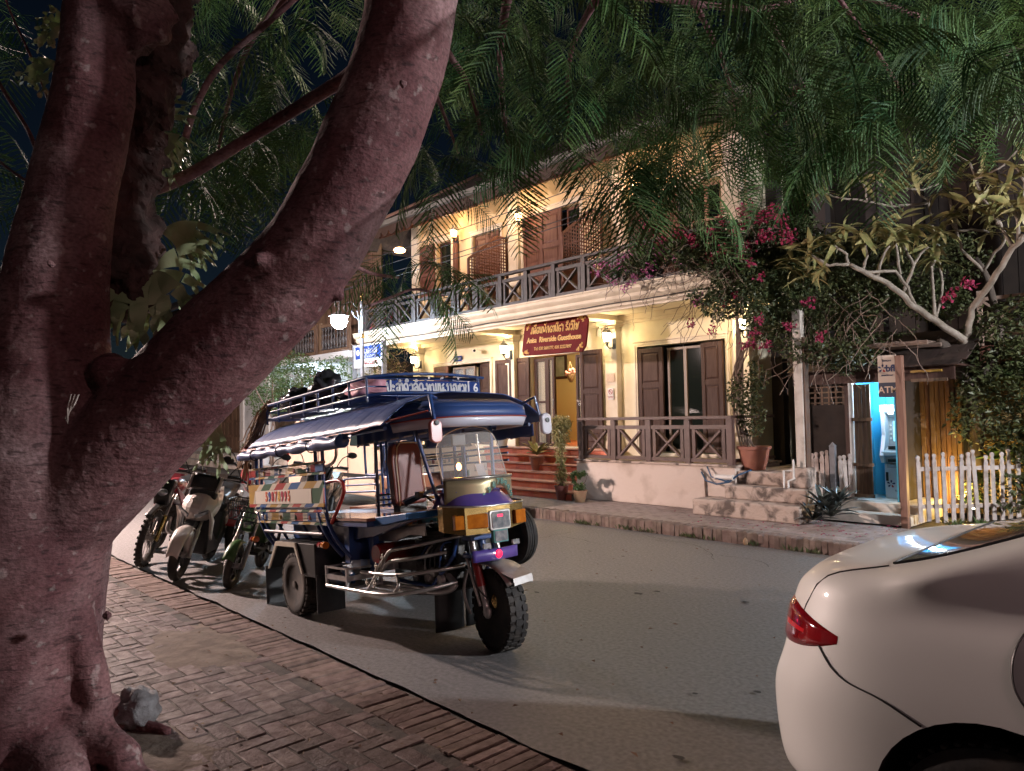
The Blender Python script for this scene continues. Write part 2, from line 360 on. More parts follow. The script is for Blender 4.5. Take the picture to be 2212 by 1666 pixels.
o = b.build('dirt', dirt_m, None, True); o['kind'] = 'stuff'
# sandy joint behind the kerb
b = MB(); rr = random.Random(3)
for i in range(1400):
    x = rr.uniform(-9, -3.3); y = 1.955+rr.gauss(0, .02); s_ = rr.uniform(.004,.011)
    b.ball((x, y, .128), (s_, s_, s_*.8), 5, 3)
o = b.build('gravel', mat('joint_sand', (.34,.24,.15), .9), None); o['kind'] = 'stuff'
# fallen leaves and petals
b = MB(); rr = random.Random(5)
def leaflet(b, c, d, n_, L, w, fold=.3):
    d = d.normalized(); sd = d.cross(n_).normalized(); up = sd.cross(d)
    b.add([c, c+d*L*.45+sd*w/2+up*fold*w, c+d*L, c+d*L*.45-sd*w/2+up*fold*w, c+d*L*.5], [(0,1,4),(1,2,4),(2,3,4),(3,0,4)])
for i in range(60):
    x, y = rr.uniform(-6,-1.8), rr.uniform(2.6, 7.5); a = rr.uniform(0,6.28)
    leaflet(b, Vector((x,y,.015)), Vector((cos(a),sin(a),.1)), Vector((0,0,1)), rr.uniform(.02,.06), rr.uniform(.01,.03))
for i in range(60):
    x, y = rr.uniform(-7,-2.5), rr.uniform(.4, 1.9); a = rr.uniform(0,6.28)
    leaflet(b, Vector((x,y,.148)), Vector((cos(a),sin(a),.1)), Vector((0,0,1)), rr.uniform(.02,.05), rr.uniform(.01,.025))
o = b.build('fallen_leaves', mat('dry_leaf', (.16,.09,.05), .8, rand=.2)); o['kind'] = 'stuff'
b = MB()
for i in range(110):
    x, y = rr.gauss(-4.2,.8), rr.uniform(8.3, 9.6); a = rr.uniform(0,6.28)
    leaflet(b, Vector((x,y,.158)), Vector((cos(a),sin(a),.15)), Vector((0,0,1)), rr.uniform(.025,.045), rr.uniform(.02,.035))
o = b.build('fallen_petals', magenta); o['kind'] = 'stuff'
# far pavement
fp = MB().box(-60, 25, 8.2, 30, -.1, .128).build('far_pavement', mortar); struct(fp)
fk = MB().box(-60, 25, 8.08, 8.2, -.1, .125).build('far_kerb', mortar); struct(fk)
fkm = [brickmesh(.064, .17, .17, .01, 30+i, 'kerb_brick', farkerb) for i in range(4)]
x = -12.5
while x < -2.9:
    piece(random.choice(fkm), 'kerb_brick', fk, (x, 8.145+random.uniform(-.008,.008), .152+random.uniform(-.007,.006)), (random.uniform(-.03,.03), random.uniform(-.04,.04), 0)); x += .069
fpm = [brickmesh(.212, .103, .03, .006, 40+i, 'paver', farbrick) for i in range(4)]
lst = []
for j in range(12):
    for i in range(60):
        x = -12.6+i*.2185+(j%2)*.109; y = 8.29+j*.11
        lst.append((0 if x > -9.5 else 1, x, y))
lst.sort(key=lambda q: (q[0], q[1]*-1)); b = MB()
for k, (_, x, y) in enumerate(lst):
    if k < 300: piece(random.choice(fpm), 'paver', fp, (x, y, .15+random.uniform(-.003,.003)), (random.uniform(-.015,.015), random.uniform(-.015,.015), random.uniform(-.02,.02)))
    else: b.cbox(x-.105, x+.105, y-.05, y+.05, .12, .15, .006)
o = b.build('paver_field', farbrick, fp); o['kind'] = 'stuff'
# weeds along the far kerb
b = MB(); rr = random.Random(9)
for i in range(420):
    x = rr.uniform(-7.5,-3.2); 
    if noise.noise((x*2.2,0,0)) < -.05: continue
    a = rr.uniform(0, 6.28); L = rr.uniform(.03,.1)
    leaflet(b, Vector((x, 8.06+rr.uniform(-.05,.02), .0)), Vector((cos(a)*.6, -abs(sin(a))*.5, 1)), Vector((0,1,.1)), L, L*.3)
o = b.build('weeds', leaf_d); o['kind'] = 'stuff'
b = MB(); p = at(2990*.0+1618*1.0, 1178, z=0)
b.lathe([(.0,0),(.022,.005),(.03,.03),(.028,.055),(.016,.075),(.012,.085),(.003,.09)], 10, (p.x,p.y-.08,0.01))
tag(b.build('drink_cup', straw, smooth=True), 'small pale crumpled cup lying in the gutter by the far kerb', 'cup')

# ================================================================ GUESTHOUSE
YF = 10.9
gh = thing('guesthouse', 'cream two storey guesthouse with dark shutters, white cornice and wooden balcony', 'guesthouse', (-10.5, 10.9, .15))
def wall_boxes(b, x0, x1, z0, z1, y0, y1, holes):
    holes = sorted(holes); x = x0
    for hx0, hx1, hz0, hz1 in holes:
        if hx0 > x: b.box(x, hx0, y0, y1, z0, z1)
        if hz0 > z0: b.box(hx0, hx1, y0, y1, z0, hz0)
        if hz1 < z1: b.box(hx0, hx1, y0, y1, hz1, z1)
        x = hx1
    b.box(x, x1, y0, y1, z0, z1)
LW = (-14.42, -12.36, .96, 2.86); DR = (-11.02, -9.52, .96, 2.86); RW = (-8.22, -6.40, .9, 2.84)
b = MB(); wall_boxes(b, -15.35, -6.0, .15, 3.47, YF, YF+.22, [LW, DR, RW]); b.build('wall', cream, gh)
U1 = (-14.31, -13.71, 4.6, 5.93); U2 = (-12.9, -11.93, 3.66, 5.84); U3 = (-11.2, -9.55, 3.66, 5.9); U4 = (-8.37, -6.38, 3.66, 5.6)
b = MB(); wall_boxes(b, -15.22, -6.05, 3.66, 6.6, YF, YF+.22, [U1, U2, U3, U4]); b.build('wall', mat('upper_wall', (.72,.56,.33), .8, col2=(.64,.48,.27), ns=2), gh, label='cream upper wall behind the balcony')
b = MB(); b.box(-15.22, -15.0, 11.12, 20, .15, 6.6); b.box(-6.27, -6.05, 11.12, 20, .15, 6.6); b.box(-15.2,-6.1, 19.8, 20, .15, 6.6); b.build('side_wall', cream, gh)
# ---- slab, cornice and beams
b = MB(); b.box(-15.3, -5.25, 9.32, YF+.2, 3.46, 3.655); b.build('balcony_floor', creamw, gh)
prof = [(9.34,3.30),(9.30,3.30),(9.30,3.33),(9.26,3.36),(9.26,3.42),(9.22,3.44),(9.20,3.47),(9.20,3.52),(9.15,3.55),(9.13,3.58),(9.13,3.625),(9.11,3.64),(9.11,3.66),(9.34,3.66)]
b = MB(); b.prism(prof, -15.35, -5.2, 'yz'); b.build('cornice', creamw, gh, 30)
b = MB(); b.prism([(x, z) for x, z in [(-5.2,3.3),(-5.16,3.3),(-5.1,3.45),(-5.0,3.58),(-5.0,3.66),(-5.2,3.66)]], 9.15, YF+.2, 'xz'); b.build('cornice', creamw, gh)
b = MB(); b.box(-15.3,-5.3, YF-.10, YF, 3.36, 3.458); b.box(-15.3,-5.3, YF-.05, YF, 3.30, 3.36); b.build('crown_moulding', creamw, gh)
pills = [-15.05, -11.58, -8.76, -6.05]
for cx in pills:
    b = MB(); b.box(cx-.14, cx+.14, YF-.14, YF-.001, .16, 3.18); b.box(cx-.16, cx+.16, YF-.16, YF-.001, .16, 1.1); b.build('column', creamw, gh)
    b = MB()
    for k, (w, z0, z1) in enumerate([(.16,3.18,3.21),(.145,3.21,3.25),(.20,3.25,3.29),(.235,3.29,3.335),(.27,3.335,3.36)]): b.box(cx-w, cx+w, YF-w-.02, YF-.002, z0, z1)
    b.build('capital', creamw, gh)
    b = MB(); b.box(cx-.17, cx+.17, 9.345, YF-.11, 3.362, 3.459); b.build('ceiling_beam', creamw, gh)
# ---- shutters and frames
def framed(name, parent, x0, x1, z0, z1, y, mt, npan=(3,), t=.045, ang=0, hinge=None, label=None, arched=False):
    """a panelled leaf: stiles, rails and raised panels; hinge = x about which it swings by ang"""
    b = MB(); w = x1-x0; sw = min(.075, w*.2)
    zs = [z0] ; tot = sum(npan); zz = z0
    cuts = [z0]
    for k in npan: zz += (z1-z0)*k/tot; cuts.append(zz)
    b.box(x0, x0+sw, y, y+t, z0, z1); b.box(x1-sw, x1, y, y+t, z0, z1)
    for i, c in enumerate(cuts):
        a0 = max(z0, c-.045) if i < len(cuts)-1 else z1-.085; a1 = min(z1, c+.045) if i else z0+.085
        b.box(x0+sw, x1-sw, y+.001, y+t-.001, a0, a1)
    pb = MB()
    for i in range(len(npan)):
        p0 = cuts[i]+(.085 if i == 0 else .045); p1 = cuts[i+1]-(.085 if i == len(npan)-1 else .045)
        pb.box(x0+sw, x1-sw, y+.018, y+t-.012, p0, p1)
        if x1-x0-2*sw > .1 and p1-p0 > .12:
            pb.add([(x0+sw+.02,y+.016,p0+.02),(x1-sw-.02,y+.016,p0+.02),(x1-sw-.02,y+.016,p1-.02),(x0+sw+.02,y+.016,p1-.02),
                    (x0+sw+.045,y+.004,p0+.045),(x1-sw-.045,y+.004,p0+.045),(x1-sw-.045,y+.004,p1-.045),(x0+sw+.045,y+.004,p1-.045)],
                   [(0,1,5,4),(1,2,6,5),(2,3,7,6),(3,0,4,7),(4,5,6,7)])
    if ang:
        R = Matrix.Translation((hinge, y, 0)) @ Matrix.Rotation(ang, 4, 'Z') @ Matrix.Translation((-hinge, -y, 0))
        for q in (b, pb): q.v = [tuple(R @ Vector(v)) for v in q.v]
    o = b.build(name, mt, parent, label=label, bevel=.004); pb.build('panel', mt, o); return o
def surround(x0, x1, z0, z1, y, w=.09, t=.035, sill=False):
    b = MB(); b.box(x0-w, x0, y-t, y-.002, z0, z1+w); b.box(x1, x1+w, y-t, y-.002, z0, z1+w); b.box(x0, x1, y-t, y-.002, z1, z1+w)
    b.box(x0-w-.02, x1+w+.02, y-t-.03, y-.002, z1+w, z1+w+.03); b.box(x0-w+.02, x0-w+.045, y-t-.012, y-t, z0, z1+w-.02); b.box(x1+w-.045, x1+w-.02, y-t-.012, y-t, z0, z1+w-.02)
    b.box(x0-w+.045, x1+w-.045, y-t-.012, y-t, z1+w-.045, z1+w-.02); b.build('window_surround', creamw, gh)
def casement(x0, x1, z0, z1, y, mt, n=2, bars=0, glass=glassd, fr=.05, name='window'):
    f = MB(); f.box(x0, x0+fr, y, y+.06, z0, z1); f.box(x1-fr, x1, y, y+.06, z0, z1); f.box(x0+fr, x1-fr, y+.001, y+.059, z1-fr, z1); f.box(x0+fr, x1-fr, y+.001, y+.059, z0, z0+fr)
    for i in range(1, n):
        xm = x0+(x1-x0)*i/n; f.box(xm-fr*.7, xm+fr*.7, y+.002, y+.058, z0+fr, z1-fr)
    for i in range(1, bars+1):
        zm = z0+(z1-z0)*i/(bars+1); f.box(x0+fr, x1-fr, y+.003, y+.057, zm-.02, zm+.02)
    o = f.build(name, mt, gh, bevel=.004)
    for i in range(n):
        a, c = x0+(x1-x0)*i/n+.04, x0+(x1-x0)*(i+1)/n-.04
        MB().box(a, c, y+.028, y+.034, z0+.04, z1-.04).build('pane', glass, o)
    return o
def curtain(x0, x1, z0, z1, y, mt, parent=gh):
    b = MB(); n = int((x1-x0)/.012)
    b.grid(lambda u, v: (x0+(x1-x0)*u, y+.022*sin(u*(x1-x0)*60)+.008*sin(u*40), z0+(z1-z0)*v), n, 1); return b.build('curtain', mt, parent, True)
curt = mat('cream_curtain', (.62,.52,.34), .9, col2=(.7,.6,.4), ns=10); dcurt = mat('dark_curtain', (.03,.035,.03), .9)
greyalu = mat('window_frame_grey', (.22,.17,.14), .5)
# left window
surround(LW[0], LW[1], LW[2], LW[3], YF, .07)
framed('shutter', gh, -14.40, -13.84, .97, 2.84, YF-.09, mdwood, (1,2,1.6))
casement(-13.8, -12.98, .97, 2.80, YF+.05, greyalu, 2, 0, mat('window_glass', (.35,.38,.40), .06, alpha=.35)); curtain(-13.75,-13.02,.98,2.78,YF+.19,curt)
framed('shutter', gh, -12.95, -12.40, .97, 2.84, YF-.03, dkwood, (1,2,1.6), ang=-.35, hinge=-12.40)
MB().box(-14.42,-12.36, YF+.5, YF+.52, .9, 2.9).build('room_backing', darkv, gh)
# door
surround(DR[0], DR[1], DR[2], DR[3], YF, .06)
framed('door_shutter', gh, -12.03, -11.53, .97, 2.85, YF-.14, dkwood, (.8,1.7,2.2), ang=.06, hinge=-11.53)
framed('door_shutter', gh, -11.52, -11.03, .97, 2.86, YF-.10, dkwood, (.8,1.7,2.2), ang=-.10, hinge=-11.03)
framed('door_shutter', gh, -9.47, -8.93, .97, 2.86, YF-.22, dkwood, (.8,1.9,2.0), ang=.0)
dglass = mat('door_glass', (.5,.5,.45), .05, alpha=.25)
casement(-10.98, -10.60, .97, 2.82, YF+.02, dkwood, 1, 1, dglass, .07, 'glazed_door'); curtain(-10.92,-10.66,1.0,2.78,YF+.12,curt)
casement(-10.58, -10.36, .97, 2.82, YF-.02, dkwood, 1, 0, dglass, .06, 'glazed_door')
casement(-9.80, -9.50, .97, 2.82, YF+.02, dkwood, 1, 1, dglass, .06, 'glazed_door'); curtain(-9.76,-9.55,1.0,2.78,YF+.12,mat('grey_curtain', (.28,.22,.18), .9))
b = MB(); b.box(-10.40,-10.385,YF-.04,YF-.02,1.75,1.95); b.build('handle', chrome, gh)
for (x, z, t, s_) in ((-9.64, 1.95, 'Welcome\nOPEN', .07),):
    m_ = txt(t, s_, white, .001); piece(m_, 'lettering', gh, (x, YF+.005, z-.1), (pi/2,0,0))
# lobby
b = MB(); b.box(-15.0,-14.9,11.5,14,.9,3.3); b.box(-15.0,-12.2,11.46,11.5,.9,3.3); b.box(-8.9,-8.8,11.12,14,.9,3.3); b.box(-15.0,-8.8,14,14.1,.9,3.3); b.box(-15.0,-8.8,11.0,14,3.2,3.3); b.build('lobby_wall', mat('lobby_wall', (.70,.58,.30), .8), gh)
b = MB(); b.box(-15.0,-8.8,10.92,14,.90,.955); b.build('lobby_floor', tile_r, gh)
lamp('lobby_light', (-11.2, 12.5, 2.9), 40, (1,.80,.48), .15)
# right window
surround(RW[0], RW[1], RW[2], RW[3], YF, .08)
framed('shutter', gh, -8.18, -7.66, .92, 2.80, YF-.06, dkwood, (1.2,1.6,1.6), ang=.05, hinge=-8.18)
framed('shutter', gh, -6.86, -6.42, .92, 2.80, YF-.10, dkwood, (1.2,1.6,1.6), ang=-.12, hinge=-6.42)
casement(-7.62, -6.88, .92, 2.78, YF+.06, greyalu, 2, 0, glassd, .045); curtain(-7.6,-6.9,.95,2.75,YF+.13,dcurt)
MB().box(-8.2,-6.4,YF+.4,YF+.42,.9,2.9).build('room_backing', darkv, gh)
MB().box(-8.18,-6.42,YF-.03,YF+.05,.84,.90).build('window_sill', creamw, gh)
# ---- upper openings
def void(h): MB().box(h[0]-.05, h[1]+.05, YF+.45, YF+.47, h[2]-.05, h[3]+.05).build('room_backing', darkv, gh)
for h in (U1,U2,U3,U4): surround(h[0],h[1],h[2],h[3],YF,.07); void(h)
framed('shutter', gh, -14.93,-14.33, 4.62, 5.93, YF-.08, mdwood, (1,1.2)); framed('shutter', gh, -13.70,-13.42, 4.62, 5.93, YF-.10, mdwood, (1,1.2), ang=-.3, hinge=-13.42)
casement(U1[0],U1[1],U1[2],U1[3],YF+.1,dkwood,1,1)
framed('door', gh, -12.88,-12.42, 3.68, 5.82, YF+.04, mdwood, (1,1.4,1.2)); framed('door', gh, -12.41,-11.95, 3.68, 5.82, YF+.04, mdwood, (1,1.4,1.2))
framed('door', gh, -11.95,-11.22, 3.68, 5.90, YF-.16, dkwood, (1,1.4,1.2), ang=.0) if False else None
framed('shutter', gh, -11.18,-10.66, 3.68, 5.88, YF-.04, mdwood, (1,1.4,1.2)); framed('shutter', gh, -10.62,-10.06, 3.68, 5.88, YF-.10, mdwood, (1,1.4,1.2), ang=.12, hinge=-10.62)
casement(-10.0,-9.57,3.68,5.86,YF+.08,mdwood,1,2)
framed('shutter', gh, -8.35,-7.79, 3.68, 5.58, YF-.02, dkwood, (1,1.4,1.2)); framed('shutter', gh, -7.76,-7.22, 3.68, 5.58, YF-.12, mdwood, (1,1.4,1.2), ang=.1, hinge=-7.76)
casement(-7.05,-6.42,3.68,5.56,YF+.06,mat('pale_wood', (.35,.2,.13), .5),2,2)
for cx in (-11.45, -8.55, -6.15, -15.1):
    b = MB(); b.box(cx-.16, cx+.16, YF-.1, YF-.001, 3.66, 6.5); b.box(cx-.12, cx+.12, YF-.115, YF-.1, 3.7, 6.4); b.build('column', creamw, gh)
# lattice privacy screens standing out from the wall
for sx in (-11.72, -9.0):
    scr = part('lattice_screen', gh); b = MB()
    y1, y0, za, zb_ = YF-.03, YF-1.15, 5.55, 4.95
    ztop = lambda y: za if y > y1-.3 else za-(y1-.3-y)*(za-zb_)/(y1-.3-y0)
    b.bar((sx,y1,3.68),(sx,y1,za),.04); b.bar((sx,y0,3.68),(sx,y0,zb_),.04); b.bar((sx,y0,zb_),(sx,y1-.3,za),.04); b.bar((sx,y1-.3,za),(sx,y1,za),.04); b.bar((sx,y0,4.3),(sx,y1,4.3),.04)
    b.build('frame', mdwood, scr)
    n = 0
    for k in range(16):
        y = y0+.03+k*(y1-y0-.06)/15; MB().box(sx-.008,sx+.004,y-.012,y+.012,4.3,ztop(y)).build('slat', mdwood, scr)
    for k in range(18):
        z = 4.33+k*.068; ya = y0 if z < zb_ else min(y1-.3, y0+(z-zb_)/(za-zb_)*(y1-.3-y0)) 
        MB().box(sx-.004,sx+.008,ya,y1,z-.011,z+.011).build('slat', mdwood, scr)
    MB().box(sx-.02,sx+.02,y0+.02,y1-.02,3.72,4.28).build('panel', mdwood, scr)
# ---- railings
def railing(parent, name, xs, y, z0, z1, mt, xb=.55):
    r = part(name, parent); h = z1-z0; zm = z0+h*.78
    MB().box(xs[0]-.05, xs[-1]+.05, y-.055, y+.055, z1-.05, z1).build('handrail', mt, r, bevel=.006)
    MB().box(xs[0], xs[-1], y-.03, y+.03, zm-.04, zm+.02).build('rail', mt, r)
    MB().box(xs[0], xs[-1], y-.03, y+.03, z0+.02, z0+.075).build('rail', mt, r)
    for x in xs: MB().box(x-.048, x+.048, y-.046, y+.046, z0-.03, z1-.051).build('post', mt, r, bevel=.004)
    for a, c in zip(xs[:-1], xs[1:]):
        w = c-a; i0, i1 = a+.06+.045, c-.06-.045
        for x in (i0, i1): MB().box(x-.028, x+.028, y-.024, y+.024, z0+.076, zm-.041).build('stile', mt, r)
        ax, cx_ = i0+.04, i1-.04; za, zb2 = z0+.095, zm-.06
        MB().bar((ax,y-.008,za),(cx_,y-.008,zb2),.03,.075,up=(0,1,0)).build('brace', mt, r)
        MB().bar((ax,y+.008,zb2),(cx_,y+.008,za),.03,.075,up=(0,1,0)).build('brace', mt, r)
    return r
railing(gh, 'balcony_railing', [-8.07+.70*k for k in range(-10, 5)], 9.27, 3.665, 4.32, blkwood)
railing(gh, 'porch_railing', [-8.52,-7.79,-7.07,-6.34,-5.62], 9.62, .835, 1.555, railwood)
b = MB(); b.box(-5.66,-5.58,9.66,YF,1.51,1.555); b.box(-5.65,-5.59,9.66,YF,.86,.91); b.build('handrail', railwood, gh)
# ---- porch base
b = MB(); b.box(-8.6,-5.52,9.55,YF,.15,.80); b.build('porch_base', pinkwall, gh, bevel=.01)
b = MB(); b.box(-8.63,-5.48,9.52,YF-.001,.801,.835); b.build('porch_floor', stoneold, gh, bevel=.008)
b = MB(); b.box(-15.35,-12.1,9.6,YF-.001,.15,.80); b.build('porch_base', pinkwall, gh, bevel=.01)
# ---- eaves, fringe, roof
b = MB(); x0, x1 = -15.9, -4.6
b.add([(x0,8.95,5.93),(x1,8.95,5.93),(x1-2,13.2,8.4),(x0+2,13.2,8.4),(x0,8.95,5.98),(x1,8.95,5.98),(x1-2,13.2,8.45),(x0+2,13.2,8.45)],[(0,1,2,3),(4,7,6,5),(0,4,5,1),(1,5,6,2),(2,6,7,3),(3,7,4,0)])
b.build('roof', mat('roof_tile', (.05,.04,.038), .8, col2=(.09,.07,.06), ns=12, bump=.5), gh)
b = MB(); b.add([(x0,8.95,5.9),(x0,20,5.9),(x0+2,13.2,8.4)],[(0,1,2)]); b.build('roof', MATS['roof_tile'], gh, solid=.05); b = MB(); b.add([(x1,8.95,5.9),(x1,20,5.9),(x1-2,13.2,8.4)],[(0,2,1)]); b.build('roof', MATS['roof_tile'], gh, solid=.05)
b = MB(); b.tube([(x0-.02,8.93,5.97),(x0+1.0,11.1,7.22),(x0+2,13.2,8.46)], .07, 8); b.build('hip_ridge', mat('ridge', (.32,.2,.16), .7), gh, True)
b = MB(); b.box(x0,x1,8.86,8.95,5.90,6.0); b.build('gutter', mat('zinc', (.16,.16,.15), .5), gh)
b = MB(); b.box(x0,x1,8.97,YF+.1,5.905,5.925); b.build('soffit', mat('soffit_board', (.45,.3,.2), .7), gh) if False else None
b = MB(); b.add([(x0,8.97,5.90),(x1,8.97,5.90),(x1,YF+.05,6.55),(x0,YF+.05,6.55)],[(0,1,2,3)]); b.build('soffit', mat('soffit_board', (.20,.13,.09), .7), gh, solid=.02)
for y in (9.4, 10.1):
    b = MB(); zz = 5.86+(y-8.97)*.336; b.box(x0,x1,y-.03,y+.03,zz-.06,zz+.005); b.build('rafter', mdwood, gh)
poly = [(x0,5.94)]; n = 38; w = (x1-x0)/n
for k in range(n):
    for j in range(7):
        a = pi*j/6; poly.append((x0+w*(k+.5)-w*.46*cos(a), 5.80-.11*sin(a)))
poly.append((x1,5.94))
b = MB(); b.prism(poly, 8.955, 8.975, 'xz'); b.build('scalloped_fringe', mat('backlit_fringe_wood', (.045,.026,.02), .7), gh)  # wood colour darkened to stand in for a backlit silhouette
# small things on the facade
no = thing('wall_notice', 'round no smoking notice with small print on the middle column', 'notice', (-8.76,YF-.17,1.97))
b = MB(); b.box(-8.83,-8.69,YF-.166,YF-.162,1.88,2.10); b.build('sheet', white, no)
b = MB(); b.tube([(-8.76+.045*cos(a),YF-.168,2.03+.045*sin(a)) for a in [k*pi/8 for k in range(16)]], .006, 5, closed=True); b.bar((-8.79,YF-.168,2.06),(-8.73,YF-.168,2.0),.008); b.box(-8.785,-8.735,YF-.17,YF-.166,2.025,2.035); b.build('symbol', red_p, no)
piece(txt('NO SMOKING\nLOBBY AREA', .022, red_p, .001), 'lettering', no, (-8.76,YF-.168,1.93), (pi/2,0,0))
b = MB(); b.box(-8.85,-8.66,YF-.165,YF-.162,2.22,2.38); tag(b.build('paper_flyer', mat('faded_paper', (.62,.50,.40), .8, col2=(.5,.38,.3), ns=40)), 'faded flyer pasted high on the middle column', 'flyer')
sp = thing('house_number_plate', 'small blue house number plate above the far shuttered window', 'plate', (-13.45,YF-.06,2.95)); b = MB(); b.box(-13.62,-13.32,YF-.07,YF-.055,2.93,3.06); b.build('plate', signblue, sp)
b = MB(); b.box(-11.28,-11.10,9.0+1.7,10.72,1.5,1.6); 
cc = thing('security_camera', 'white bullet security camera under the balcony ceiling', 'camera', (-12.55,YF-.02,3.12))
b = MB(); b.tube([(-12.65,YF-.25,3.12),(-12.5,YF-.36,3.10)], .045, 10); b.build('housing', white, cc, 40); b = MB(); b.tube([(-12.6,YF,3.14),(-12.6,YF-.27,3.14)], .015, 6); b.build('bracket', white, cc); b = MB(); b.tube([(-12.5,YF-.36,3.10),(-12.495,YF-.363,3.099)], .03, 10); b.build('lens', glassd, cc)
jb = thing('junction_box', 'white junction box and conduit beside the middle column capital', 'box', (-9.02,YF-.06,3.2)); b = MB(); b.box(-9.12,-8.98,YF-.09,YF-.002,3.12,3.26); b.build('box', white, jb, bevel=.006); b = MB(); b.tube([(-9.1,YF-.05,3.26),(-9.12,YF-.05,3.38),(-9.2,YF-.2,3.42)],.012,6); b.build('conduit', blackm, jb)
cb = thing('facade_cable', 'black cable sagging along the white cornice', 'cable', (-15.3,9.24,3.40)); b = MB(); b.tube([(x,9.235-.01,3.41-.012*abs(sin(x*2.1))) for x in [-15.3+.4*k for k in range(26)]],.009,5); b.build('cable', blackm, cb, True)
# picture, flower basket, table in the lobby
pc = thing('framed_picture', 'framed picture hanging on the lobby wall seen through the door', 'picture', (-11.1,13.96,2.6))
p0, p1 = at(1198,767,Y=13.97), at(1225,818,Y=13.97)
b = MB(); b.box(p0.x,p1.x,13.95,13.99,p1.z,p0.z); b.build('frame', dkwood, pc, bevel=.01); b = MB(); b.box(p0.x+.07,p1.x-.07,13.94,13.949,p1.z+.07,p0.z-.07); b.build('print', mat('landscape_print', (.25,.32,.25), .5, col2=(.5,.55,.5), ns=4), pc)
fb = thing('flower_basket', 'woven basket of pink flowers hanging beside the framed picture', 'basket', tuple(at(1233,812,Y=12.6)))
c = at(1233,806,Y=12.6); b = MB(); b.lathe([(.03,-.22),(.07,-.15),(.10,-.05),(.10,-.03)],10,tuple(c)); b.tube([(c.x-.1,c.y,c.z-.03),(c.x-.02,c.y,c.z+.28),(c.x+.1,c.y,c.z-.03)],.008,5); b.build('basket', straw, fb, 40)
b = MB(); [b.ball((c.x+random.uniform(-.12,.12),c.y+random.uniform(-.08,.08),c.z+random.uniform(-.04,.1)),.035,6,4) for k in range(22)]; b.build('flowers', mat('pale_flower',(.6,.3,.28),.6), fb, True)

